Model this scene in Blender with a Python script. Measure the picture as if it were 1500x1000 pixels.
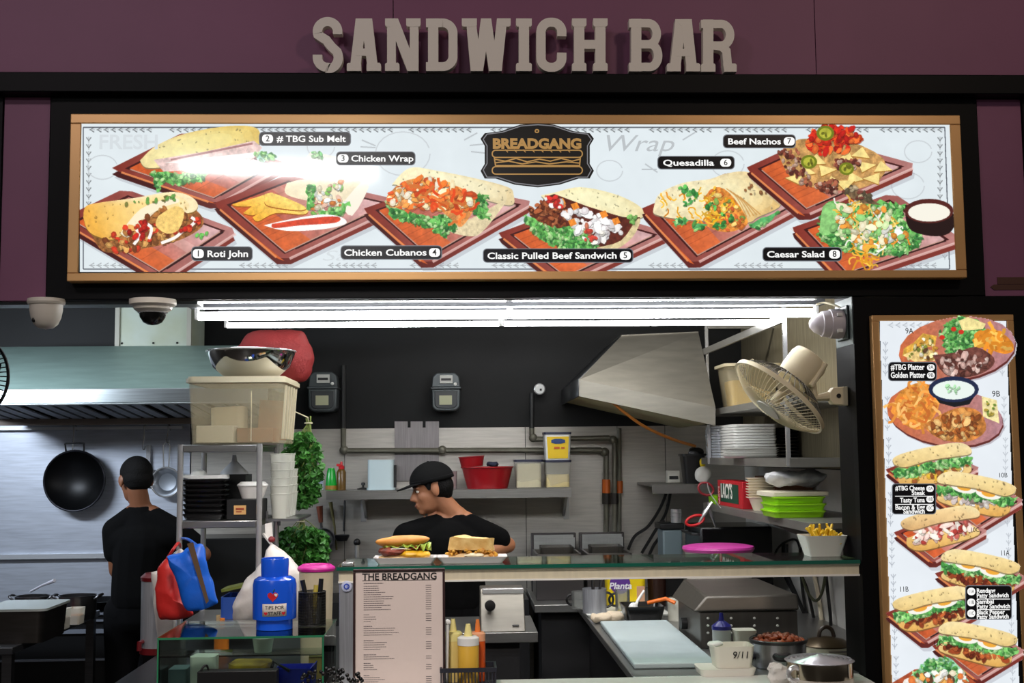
import bpy, bmesh, math, random
import numpy as np
from mathutils import Vector, Matrix, Euler
random.seed(11)
RNG = np.random.default_rng(5)
PI = math.pi
scene = bpy.context.scene
for o in list(bpy.data.objects): bpy.data.objects.remove(o)
COL = scene.collection

# ------------------------------------------------------------------ camera
D, EYE, FPX = 4.3, 1.65, 1800.0
yaw, pitch, roll = math.radians(2.45), math.radians(5.25), math.radians(0.58)
_f = Vector((math.sin(yaw)*math.cos(pitch), math.cos(yaw)*math.cos(pitch), math.sin(pitch)))
_r = Vector((math.cos(yaw), -math.sin(yaw), 0))
_u = _r.cross(_f)
_R = _r*math.cos(roll) - _u*math.sin(roll)
_U = _r*math.sin(roll) + _u*math.cos(roll)
CAM = Vector((0, -D, EYE))
cd = bpy.data.cameras.new('camera'); cam = bpy.data.objects.new('camera', cd); COL.objects.link(cam)
cd.sensor_width = 36; cd.lens = 36*FPX/1500; cd.clip_start = .05
cam.matrix_world = Matrix(((_R.x,_U.x,-_f.x,CAM.x),(_R.y,_U.y,-_f.y,CAM.y),(_R.z,_U.z,-_f.z,CAM.z),(0,0,0,1)))
scene.camera = cam
def at(px, py, y):
    d = _f + _R*((px-750)/FPX) + _U*((500-py)/FPX)
    return CAM + d*((y+D)/d.y)
def k(y): return (y+D)/FPX          # metres per photo pixel at depth y
def X(px, y, py=665): return at(px, py, y).x
def Z(py, y, px=750): return at(px, py, y).z

# ------------------------------------------------------------------ world, lamps, exposure
w = bpy.data.worlds.new('food_court_air'); scene.world = w; w.use_nodes = True
w.node_tree.nodes['Background'].inputs[0].default_value = (.9,.82,.78,1)
w.node_tree.nodes['Background'].inputs[1].default_value = 0.11
scene.view_settings.view_transform = 'Standard'; scene.view_settings.look = 'None'
scene.view_settings.exposure = 0.0; scene.view_settings.gamma = 1
scene.view_settings.use_curve_mapping = False
TUBE_E = 35.0          # kitchen tubes
SIGN_E = 1.05          # backlit menu panels
HALL_E = 34.0          # food court lamp tubes
def lamp(name, kind, loc, energy, color=(1,1,1), size=.3, target=None, sizey=None, spot=None):
    d = bpy.data.lights.new(name, kind); o = bpy.data.objects.new(name, d); COL.objects.link(o)
    o.location = loc; d.energy = energy; d.color = color
    if kind == 'AREA':
        d.size = size
        if sizey: d.shape = 'RECTANGLE'; d.size_y = sizey
    else: d.shadow_soft_size = size
    if spot: d.spot_size = spot; d.spot_blend = .8
    if target is not None:
        o.rotation_euler = (Vector(target)-Vector(loc)).to_track_quat('-Z','Y').to_euler()
    return o
# ceiling downlights of the hall in front of the stall
lamp('hall_downlight', 'SPOT', (2.4,-3.6,4.6), 108, (1,.78,.62), .2, (1.2,0,2.0), spot=1.6)
lamp('hall_downlight', 'SPOT', (-.5,-2.3,3.7), 270, (1,.93,.88), .25, (-.3,0,.85), spot=1.05)
# tube lamp of the hall that mirrors in the acrylic of the long menu
lamp('hall_tube_lamp', 'AREA', (-1.80,-8.0,4.52), 40, (1,1,1), 1.9, (-.6,0,2.6), sizey=.09)
lamp('hall_downlight', 'SPOT', (-2.6,-3.6,4.6), 104, (1,.86,.90), .2, (-1.5,0,1.9), spot=1.6)

# unseen kitchen lamps: left ones inferred, the middle one added as fill
lamp('kitchen_unseen_lamp','AREA',(-2.72,1.25,2.16),32,(.80,.89,1),1.0,(-2.2,2.9,1.35),sizey=.15)
lamp('kitchen_unseen_lamp','AREA',(-1.7,1.3,2.85),5,(.86,.94,1),1.2,sizey=.2)
lamp('kitchen_unseen_lamp','AREA',(.5,1.5,2.92),28,(1,.98,.94),1.6,sizey=.2)
# ------------------------------------------------------------------ materials
def lin(c): c = c/255.0; return c/12.92 if c <= .04045 else ((c+.055)/1.055)**2.4
def rgb(c): return (lin(c[0]), lin(c[1]), lin(c[2]), 1)
MATS = {}
def mat(name, c, rough=.5, metal=0, emit=0, alpha=1, var=0, vscale=8, bump=0, bscale=60, stretch=None, trans=0, coat=0, spec=.5, sheen=0, var2=None):
    if name in MATS: return MATS[name]
    m = bpy.data.materials.new(name); m.use_nodes = True; nt = m.node_tree; b = nt.nodes['Principled BSDF']
    L = nt.links.new
    b.inputs['Base Color'].default_value = rgb(c); b.inputs['Roughness'].default_value = rough
    b.inputs['Metallic'].default_value = metal; b.inputs['Alpha'].default_value = alpha
    b.inputs['Transmission Weight'].default_value = trans; b.inputs['Coat Weight'].default_value = coat
    b.inputs['Specular IOR Level'].default_value = spec
    if emit:
        b.inputs['Emission Color'].default_value = rgb(c); b.inputs['Emission Strength'].default_value = emit
    if var or bump or stretch or var2:
        tc = nt.nodes.new('ShaderNodeTexCoord'); mp = nt.nodes.new('ShaderNodeMapping'); L(tc.outputs['Object'], mp.inputs[0])
        if stretch: mp.inputs['Scale'].default_value = stretch
    if var or var2:
        n = nt.nodes.new('ShaderNodeTexNoise'); n.inputs['Scale'].default_value = vscale; n.inputs['Detail'].default_value = 4
        L(mp.outputs[0], n.inputs['Vector'])
        r = nt.nodes.new('ShaderNodeValToRGB'); r.color_ramp.elements[0].position = .3; r.color_ramp.elements[1].position = .7
        a = rgb(c); bb = rgb(var2) if var2 else tuple(min(1, v*(1+var)) for v in a[:3])+(1,)
        aa = a if var2 else tuple(v*(1-var) for v in a[:3])+(1,)
        r.color_ramp.elements[0].color = aa; r.color_ramp.elements[1].color = bb
        L(n.outputs['Fac'], r.inputs[0]); L(r.outputs[0], b.inputs['Base Color'])
        if emit: L(r.outputs[0], b.inputs['Emission Color'])
    if bump:
        n2 = nt.nodes.new('ShaderNodeTexNoise'); n2.inputs['Scale'].default_value = bscale; n2.inputs['Detail'].default_value = 3
        L(mp.outputs[0], n2.inputs['Vector'])
        bp = nt.nodes.new('ShaderNodeBump'); bp.inputs['Strength'].default_value = bump; bp.inputs['Distance'].default_value = .01
        L(n2.outputs['Fac'], bp.inputs['Height']); L(bp.outputs[0], b.inputs['Normal'])
    MATS[name] = m; return m
def glassy(name, tint, refl=1.0, mixd=0, rough=.03):
    """thin clear pane: transparent with fresnel reflection"""
    if name in MATS: return MATS[name]
    m = bpy.data.materials.new(name); m.use_nodes = True; nt = m.node_tree; nt.nodes.clear(); L = nt.links.new
    out = nt.nodes.new('ShaderNodeOutputMaterial'); t = nt.nodes.new('ShaderNodeBsdfTransparent'); t.inputs[0].default_value = rgb(tint)
    g = nt.nodes.new('ShaderNodeBsdfGlossy'); g.inputs['Roughness'].default_value = rough
    fr = nt.nodes.new('ShaderNodeFresnel'); fr.inputs[0].default_value = 1.45
    mx = nt.nodes.new('ShaderNodeMixShader')
    mt = nt.nodes.new('ShaderNodeMath'); mt.operation = 'MULTIPLY'; mt.inputs[1].default_value = refl
    L(fr.outputs[0], mt.inputs[0]); L(mt.outputs[0], mx.inputs[0]); L(t.outputs[0], mx.inputs[1]); L(g.outputs[0], mx.inputs[2])
    last = mx
    if mixd:
        df = nt.nodes.new('ShaderNodeBsdfDiffuse'); df.inputs[0].default_value = rgb(tint)
        m2 = nt.nodes.new('ShaderNodeMixShader'); m2.inputs[0].default_value = mixd
        L(mx.outputs[0], m2.inputs[1]); L(df.outputs[0], m2.inputs[2]); last = m2
    L(last.outputs[0], out.inputs[0]); MATS[name] = m; return m

# ------------------------------------------------------------------ geometry makers: (verts, faces)
def g_box(x0,x1,y0,y1,z0,z1):
    v = [(x,y,z) for z in (z0,z1) for y in (y0,y1) for x in (x0,x1)]
    return v, [(0,2,3,1),(4,5,7,6),(0,1,5,4),(2,6,7,3),(0,4,6,2),(1,3,7,5)]
def g_cbox(cx,cy,cz,sx,sy,sz): return g_box(cx-sx/2,cx+sx/2,cy-sy/2,cy+sy/2,cz-sz/2,cz+sz/2)
def g_lathe(prof, seg=32, c=(0,0,0), sx=1, sy=1):
    v=[]; f=[]
    rings=[]
    for r,z in prof:
        if r < 1e-6: rings.append([len(v)]); v.append((c[0],c[1],c[2]+z))
        else:
            rings.append(list(range(len(v),len(v)+seg)))
            v += [(c[0]+r*sx*math.cos(2*PI*i/seg), c[1]+r*sy*math.sin(2*PI*i/seg), c[2]+z) for i in range(seg)]
    for a,b in zip(rings, rings[1:]):
        for i in range(seg):
            j=(i+1)%seg
            if len(a)==1 and len(b)==1: continue
            if len(a)==1: f.append((a[0],b[j],b[i]))
            elif len(b)==1: f.append((a[i],a[j],b[0]))
            else: f.append((a[i],a[j],b[j],b[i]))
    return v,f
def g_cyl(r,z0,z1,seg=24,c=(0,0),r1=None):
    r1 = r if r1 is None else r1
    return g_lathe([(0,z0),(r,z0),(r1,z1),(0,z1)],seg,(c[0],c[1],0))
def g_tube(pts, r, seg=8, closed=False, caps=True):
    P=[Vector(p) for p in pts]; n=len(P); v=[]; f=[]
    R = r if isinstance(r,(list,tuple)) else [r]*n
    up=None
    for i,p in enumerate(P):
        if closed: t=(P[(i+1)%n]-P[i-1])
        else: t=(P[min(i+1,n-1)]-P[max(i-1,0)])
        if t.length<1e-9: t=Vector((0,0,1))
        t.normalize()
        if up is None:
            up = Vector((0,0,1)) if abs(t.z)<.9 else Vector((0,1,0))
        s=t.cross(up)
        if s.length<1e-6: s=t.orthogonal()
        s.normalize(); up=s.cross(t).normalized()
        for j in range(seg):
            a=2*PI*j/seg; v.append(tuple(p+(s*math.cos(a)+up*math.sin(a))*R[i]))
    m = n if closed else n-1
    for i in range(m):
        for j in range(seg):
            a=i*seg+j; b=i*seg+(j+1)%seg; c=((i+1)%n)*seg+(j+1)%seg; d=((i+1)%n)*seg+j
            f.append((a,b,c,d))
    if not closed and caps:
        f.append(tuple(range(seg))[::-1]); f.append(tuple((n-1)*seg+j for j in range(seg)))
    return v,f
def g_prism(poly, y0, y1):
    """polygon given as (x,z), extruded along y"""
    n=len(poly); v=[(x,y0,z) for x,z in poly]+[(x,y1,z) for x,z in poly]
    f=[tuple(range(n)), tuple(range(2*n-1,n-1,-1))]+[((i+1)%n,i,n+i,n+(i+1)%n) for i in range(n)]
    return v,f
def g_prismz(poly, z0, z1):
    n=len(poly); v=[(x,y,z0) for x,y in poly]+[(x,y,z1) for x,y in poly]
    f=[tuple(range(n))[::-1], tuple(range(n,2*n))]+[(i,(i+1)%n,n+(i+1)%n,n+i) for i in range(n)]
    return v,f
def g_prismx(poly, x0, x1):
    """polygon given as (y,z), extruded along x"""
    n=len(poly); v=[(x0,y,z) for y,z in poly]+[(x1,y,z) for y,z in poly]
    f=[tuple(range(n))[::-1], tuple(range(n,2*n))]+[(i,(i+1)%n,n+(i+1)%n,n+i) for i in range(n)]
    return v,f
def g_ribbon(path, wd, y0, y1, closed=False):
    """flat stroke in the xz plane of width wd, extruded along y"""
    P=[Vector((p[0],p[1])) for p in path]; n=len(P); L=[];Rr=[]
    for i in range(n):
        if closed: a=P[i-1];b=P[(i+1)%n]
        else: a=P[max(i-1,0)];b=P[min(i+1,n-1)]
        t1=(P[i]-a); t2=(b-P[i])
        t1 = t1.normalized() if t1.length>1e-9 else t2.normalized()
        t2 = t2.normalized() if t2.length>1e-9 else t1
        t=(t1+t2).normalized() if (t1+t2).length>1e-6 else t1
        nrm=Vector((-t.y,t.x)); c=max(.5,nrm.dot(Vector((-t1.y,t1.x))))
        ww = wd[i] if isinstance(wd,(list,tuple)) else wd
        L.append(P[i]+nrm*ww/2/c); Rr.append(P[i]-nrm*ww/2/c)
    v=[];f=[]
    for i in range(n):
        v+=[(L[i].x,y0,L[i].y),(Rr[i].x,y0,Rr[i].y),(Rr[i].x,y1,Rr[i].y),(L[i].x,y1,L[i].y)]
    for i in range(n if closed else n-1):
        a=4*i;b=4*((i+1)%n)
        for q in range(4): f.append((a+q,b+q,b+(q+1)%4,a+(q+1)%4))
    if not closed: f+=[(3,2,1,0),(4*n-4,4*n-3,4*n-2,4*n-1)]
    return v,f
def g_ell(c, r, seg=16, rings=10, rot=None):
    v,f = g_lathe([(max(0,math.sin(PI*i/rings)) if 0<i<rings else 0, -math.cos(PI*i/rings)) for i in range(rings+1)], seg)
    M = (rot.to_4x4() if rot is not None else Matrix.Identity(4))
    v=[tuple(Vector(c)+ (M @ Vector((p[0]*r[0],p[1]*r[1],p[2]*r[2])))) for p in v]
    return v,f
def g_torus(c, R, r, seg=28, sub=8, axis='z', a0=0, a1=2*PI):
    full = abs(a1-a0-2*PI)<1e-6
    n = seg if full else seg+1
    pts=[]
    for i in range(n):
        a=a0+(a1-a0)*i/seg; x,y=R*math.cos(a),R*math.sin(a)
        pts.append(Vector(c)+ (Vector((x,y,0)) if axis=='z' else Vector((x,0,y)) if axis=='y' else Vector((0,x,y))))
    return g_tube(pts,r,sub,closed=full)
def g_quad(a,b,c,d): return [tuple(a),tuple(b),tuple(c),tuple(d)],[(0,1,2,3)]
def g_hex(p8):
    """box-like solid from 8 corners: bottom ring 0-3, top ring 4-7"""
    return [tuple(p) for p in p8],[(3,2,1,0),(4,5,6,7),(0,1,5,4),(1,2,6,5),(2,3,7,6),(3,0,4,7)]
def g_rbox(sx,sy,z0,z1,r,seg=5,c=(0,0),taper=1.0,wall=None,base=None):
    """rounded-corner box; wall -> open-topped tub of that wall thickness"""
    def ring(s,zz,ins=0):
        out=[]; hx=sx/2*s-ins; hy=sy/2*s-ins; rr=max(.0005,min(r*s-ins*.6,hx,hy))
        for cx,cy,a0 in ((hx-rr,hy-rr,0),(-hx+rr,hy-rr,PI/2),(-hx+rr,-hy+rr,PI),(hx-rr,-hy+rr,1.5*PI)):
            for i in range(seg+1):
                a=a0+PI/2*i/seg; out.append((c[0]+cx+rr*math.cos(a),c[1]+cy+rr*math.sin(a),zz))
        return out
    rings=[ring(taper,z0),ring(1,z1)]
    if wall: rings += [ring(1,z1,wall),ring(taper,z0+(base or wall),wall)]
    n=len(rings[0]); v=[p for R in rings for p in R]; f=[tuple(range(n))[::-1]]
    for i in range(len(rings)-1):
        for j in range(n): f.append((i*n+j,i*n+(j+1)%n,(i+1)*n+(j+1)%n,(i+1)*n+j))
    f.append(tuple(range((len(rings)-1)*n,len(rings)*n)))
    return v,f
def xf(g, M): return [tuple(M @ Vector(p)) for p in g[0]], g[1]
def mv(g, d): return [(p[0]+d[0],p[1]+d[1],p[2]+d[2]) for p in g[0]], g[1]
def rot(g, axis, deg, c=(0,0,0)):
    M = Matrix.Translation(c) @ Matrix.Rotation(math.radians(deg),4,axis) @ Matrix.Translation(-Vector(c))
    return xf(g,M)
def noisy(g, amp, sc=30, seed=0):
    from mathutils import noise
    out=[]
    for p in g[0]:
        q=Vector(p)*sc+Vector((seed*3.7,seed*1.3,seed*.7)); n=noise.noise_vector(q); out.append((p[0]+n.x*amp,p[1]+n.y*amp,p[2]+n.z*amp))
    return out,g[1]
def sub_lin(pts, n):
    """Catmull-Rom smoothing of a polyline"""
    P=[Vector(p) for p in pts]; out=[]
    for i in range(len(P)-1):
        p0=P[max(i-1,0)];p1=P[i];p2=P[i+1];p3=P[min(i+2,len(P)-1)]
        for j in range(n):
            t=j/n; out.append(.5*((2*p1)+(p2-p0)*t+(2*p0-5*p1+4*p2-p3)*t*t+(3*p1-p0-3*p2+p3)*t**3))
    out.append(P[-1]); return out

# ------------------------------------------------------------------ objects
def obj(name, geos, m, parent=None, loc=(0,0,0), rotz=0, bevel=0, smooth=35, subs=0, rot=None, solid=0, remesh=0, sm_it=0):
    if isinstance(geos, tuple): geos=[geos]
    V=[];Fc=[]; mi=[]; ms = m if isinstance(m,list) else [m]
    for g in geos:
        o=len(V); V+=[tuple(p) for p in g[0]]; Fc+=[tuple(i+o for i in f) for f in g[1]]
        mi += [g[2] if len(g)>2 else 0]*len(g[1])
    me=bpy.data.meshes.new(name); me.from_pydata(V,[],Fc); 
    for mm in ms: me.materials.append(mm)
    if len(ms)>1: me.polygons.foreach_set('material_index', mi)
    me.validate(); 
    bm=bmesh.new(); bm.from_mesh(me); bmesh.ops.recalc_face_normals(bm,faces=bm.faces); bm.to_mesh(me); bm.free()
    if smooth:
        me.polygons.foreach_set('use_smooth',[True]*len(me.polygons))
        try: me.set_sharp_from_angle(angle=math.radians(smooth))
        except Exception: pass
    o=bpy.data.objects.new(name,me); COL.objects.link(o); o.location=loc
    if rot is not None: o.rotation_euler=rot
    else: o.rotation_euler=(0,0,rotz)
    if parent is not None: o.parent=parent
    if remesh:
        md=o.modifiers.new('r','REMESH'); md.mode='VOXEL'; md.voxel_size=remesh; md.use_smooth_shade=True
        if sm_it: sd=o.modifiers.new('s','SMOOTH'); sd.iterations=sm_it; sd.factor=.5
    if bevel:
        md=o.modifiers.new('b','BEVEL'); md.width=bevel; md.segments=2; md.limit_method='ANGLE'; md.angle_limit=math.radians(40)
    if subs:
        md=o.modifiers.new('u','SUBSURF'); md.levels=subs; md.render_levels=subs
    if solid:
        md=o.modifiers.new('t','SOLIDIFY'); md.thickness=solid; md.offset=0
    return o
def tag(o,label,cat,group=None):
    o['label']=label; o['category']=cat
    if group: o['group']=group
    return o
def thing(name,label,cat,loc=(0,0,0),rotz=0,group=None,rot=None):
    o=bpy.data.objects.new(name,None); COL.objects.link(o); o.location=loc; o.empty_display_size=.05
    o.rotation_euler = rot if rot is not None else (0,0,rotz)
    return tag(o,label,cat,group)
def recentre(geos):
    geos=[geos] if isinstance(geos,tuple) else geos
    P=[p for g in geos for p in g[0]]
    c=Vector(((min(p[0] for p in P)+max(p[0] for p in P))/2,(min(p[1] for p in P)+max(p[1] for p in P))/2,min(p[2] for p in P)))
    return [(mv(g,-c)+tuple(g[2:])) for g in geos], c
def solo(name,label,cat,geos,m,group=None,loc=None,**kw):
    """a thing that is one mesh; geometry in world space, origin moved to its base"""
    if loc is None: geos,loc=recentre(geos)
    return tag(obj(name,geos,m,loc=loc,**kw),label,cat,group)
def part(root,name,geos,m,**kw):
    """part of an unrotated thing, geometry in world space"""
    geos=[geos] if isinstance(geos,tuple) else geos
    L=Vector(root.location)
    if root.parent is not None: L=L+Vector(root.parent.location)
    return obj(name,[(mv(g,-L)+tuple(g[2:])) for g in geos],m,parent=root,**kw)
def pbox(px0,px1,py0,py1,y0,y1):
    """box whose front face (depth y0) covers the given photo pixels"""
    a=at(px0,(py0+py1)/2,y0).x; b=at(px1,(py0+py1)/2,y0).x; xm=(px0+px1)/2
    return g_box(a,b,y0,y1,at(xm,py1,y0).z,at(xm,py0,y0).z)
def struct(name,geos,m,**kw):
    o=obj(name,geos,m,**kw); o['kind']='structure'; return o
def dup(root,loc,rotz=None,label=None,rot=None,scale=None):
    r=root.copy(); COL.objects.link(r); r.location=loc
    if rotz is not None: r.rotation_euler=(0,0,rotz)
    if rot is not None: r.rotation_euler=rot
    if scale is not None: r.scale=scale
    if label: r['label']=label
    for ch in list(root.children):
        c=ch.copy(); COL.objects.link(c); c.parent=r
        for gc in list(ch.children):
            d=gc.copy(); COL.objects.link(d); d.parent=c
    return r
def label_part(o,l): o['label']=l; return o
def text(name, body, size, m, parent, loc, bold=0, depth=.0006, align='CENTER', sx=1.0, rot=(PI/2,0,0), width=None, shear=0, valign='CENTER'):
    cu=bpy.data.curves.new(name,'FONT'); cu.body=body; cu.size=size; cu.offset=bold*size; cu.extrude=depth/2
    cu.align_x=align; cu.align_y=valign; cu.shear=shear; cu.resolution_u=3
    t=bpy.data.objects.new(name+'_tmp',cu); COL.objects.link(t)
    dg=bpy.context.evaluated_depsgraph_get(); me=bpy.data.meshes.new_from_object(t.evaluated_get(dg)); 
    bpy.data.objects.remove(t)
    if width and len(me.vertices):
        xs=[v.co.x for v in me.vertices]; sx=width/(max(xs)-min(xs)) if len(body)>1 else 1.0
    for v in me.vertices: v.co.x*=sx
    me.materials.clear(); me.materials.append(m)
    o=bpy.data.objects.new(name,me); COL.objects.link(o); o.location=loc; o.rotation_euler=rot; o.parent=parent
    return o

# ------------------------------------------------------------------ shared materials
def steel(name='brushed_steel', c=(150,150,152), rough=.32, stretch=(1,1,30), var=.12, metal=1): return mat(name,c,rough,metal,var=var,vscale=6,stretch=stretch,bump=.02,bscale=30)
STEEL=steel(); STEELD=steel('dark_steel',(84,84,86),.38); CHROME=mat('chrome',(214,214,214),.2,.7)
STEELV=steel('vertical_brushed_steel',(172,174,180),.34,(30,30,1),.14,.55)
BLACK=mat('black_plastic',(12,12,13),.45); BLACKG=mat('black_gloss',(9,9,10),.22); WHITE=mat('white_plastic',(226,226,222),.4)
CREAM=mat('cream_plastic',(222,212,184),.42); RUBBER=mat('black_rubber',(14,14,14),.7)
RED=mat('red_plastic',(190,22,30),.4); GREEN=mat('green_plastic',(20,150,50),.35); PAPER=mat('paper_white',(228,225,218),.8)
GLASS=glassy('clear_glass',(232,242,236)); CLEARP=glassy('clear_plastic',(236,238,236),1.2,.12)
FROST=mat('frosted_plastic',(214,206,182),.35,alpha=.55,var=.08); FROSTW=mat('frosted_white_plastic',(226,228,222),.4,alpha=.7)
EDGEG=mat('green_glass_edge',(14,92,74),.15,spec=.7)
SKIN=mat('skin',(150,98,70),.55,var=.05,vscale=20); HAIR=mat('black_hair',(8,7,7),.8,bump=.5,bscale=160,spec=.2)
TEE=mat('black_cotton',(5,5,6),.95,spec=.15,bump=.1,bscale=40)
# ================================================================== the shell of the stall
PURPLE=mat('purple_laminate',(124,72,104),.55,var=.06,vscale=3)
BLACKL=mat('black_laminate',(8,9,11),.5,var=.2,vscale=2,spec=.12)
zb_t=Z(107,-.05); zb_b=Z(136,-.05); z_hd=Z(436,0)
XL,XR=-4.4,4.4
# purple fascia above the beam, three sheets with narrow seams
xs=[XL,X(404+0,.04,60)-.0,X(1194,.04,50),XR]
xs=[XL,X(576,.04,60),X(1194,.04,50),XR]
struct('wall_front',[g_box(a+.0015,b-.0015,.04,.06,zb_t-.02,3.6) for a,b in zip(xs,xs[1:])],PURPLE)
struct('wall_front_backing',[g_box(XL,XR,.062,.10,zb_t-.1,3.6)],BLACK)
# black beam
struct('trim_1',[g_box(XL,XR,-.05,.06,zb_b,zb_t)],BLACKL,bevel=.004)
# header with the light box, between the two purple side sheets
xl1,xr0=X(70,0,300),X(1438,0,300)
struct('trim_2',[g_box(xl1,xr0,0,.05,z_hd,zb_b)],BLACKL,bevel=.003)
struct('wall_front_left',[g_box(X(4,.02,300),xl1-.004,.012,.05,z_hd,zb_b-.002)],PURPLE)
struct('trim_3',[g_box(XL,X(3,.02,300),.0,.05,z_hd,zb_b-.002)],BLACKL)
struct('wall_front_right',[g_box(xr0+.004,X(1500,.02,300)-.0,.012,.05,Z(433,.01,1470),zb_b-.002)],PURPLE)
struct('trim_4',[g_box(X(1501,.02,300),XR,0,.05,Z(434,.01,1470)-.0015,zb_b-.002)],BLACKL)
# brown tape on the right purple sheet
TAPE=mat('brown_tape',(74,40,26),.5)
solo('tape_strip','upper strip of brown tape on the purple panel at the right','tape',
  [g_box(X(1461,.01,410),X(1502,.01,410),.009,.0118,Z(416,.01,1480),Z(406,.01,1480))],TAPE,group='brown tape strips on the purple panel')
solo('tape_strip','lower strip of brown tape with pointed end, reaching further left','tape',
  [g_prism([(X(1451,.01,420),Z(420,.01,1480)),(X(1456,.01,420),Z(416.5,.01,1480)),(X(1502,.01,420),Z(416.5,.01,1480)),(X(1502,.01,420),Z(424.5,.01,1480)),(X(1456,.01,420),Z(424.5,.01,1480))],.009,.0118)],TAPE,group='brown tape strips on the purple panel')
# right hand black column
xc=X(1250,0,470)
struct('trim_5',[g_box(xc,XR,0,.05,0,Z(434,.01,1470)-.002)],BLACKL)
struct('trim_10',[g_box(XL,-3.2,0,.05,0,z_hd)],BLACKL)
struct('trim_6',[g_box(xc,xc+.05,.05,.21,0,2.45)],mat('column_side',(5,5,6),.5,spec=.1))
struct('trim_7',[g_box(xc-.002,xc,.005,.20,Z(505,.05,1240),z_hd)],steel('jamb_lit_grey',(84,92,90),.45,(30,30,1),.1,.4))  # upper jamb as the tubes light it, put into the grey
# ceiling, floor, kitchen walls
YB=3.0; XWR=1.70; XWL=-3.2
struct('ceiling',[g_box(XWL-.1,XWR+.1,.06,YB+.1,3.0,3.05)],mat('ceiling_black',(20,20,22),.8))
struct('floor',[g_box(-6,6,-6,YB+.1,-.05,0)],mat('floor_tile',(70,66,62),.4,var=.15,vscale=4))
zj=Z(627,YB,600)
struct('wall_back',[g_box(XWL-.1,XWR+.1,YB,YB+.1,0,3.05)],mat('wall_black_paint',(14,15,16),.6,var=.4,vscale=3,bump=.03,bscale=12,spec=.3))
CLAD=steel('steel_cladding',(176,172,164),.42,(1,1,14),.10,.6)
cx=[X(280,YB,700),X(505,YB,700),X(770,YB,700),X(905,YB,700),X(975,YB,700),XWR]
struct('wall_back_cladding',[g_box(a+.002,b-.002,YB-.012,YB,0,zj) for a,b in zip(cx,cx[1:])],CLAD)
struct('wall_back_splash',[g_box(XWL,cx[0]-.004,YB-.02,YB,0,Z(622,YB,120))],steel('splash_steel',(186,192,204),.42,(1,1,14),.12,.6))
struct('wall_right',[g_box(XWR,XWR+.1,.05,YB,0,3.05)],mat('wall_right_paint',(60,58,54),.6))
CLADR=steel('steel_cladding_warm',(160,150,124),.42,(18,18,1),.22,.6)
z_s=Z(689,.9,1200)
struct('wall_right_cladding',[g_box(XWR-.012,XWR,.22,YB-.015,z_s+.003,2.7)],CLADR)
struct('wall_right_tiles',[g_box(XWR-.012,XWR,.22,YB-.015,0,z_s-.003)],mat('white_wall_tile',(205,205,200),.35,var=.05))
struct('wall_left',[g_box(XWL-.1,XWL,.05,YB,0,3.05)],mat('wall_left_paint',(70,68,66),.6))
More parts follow.
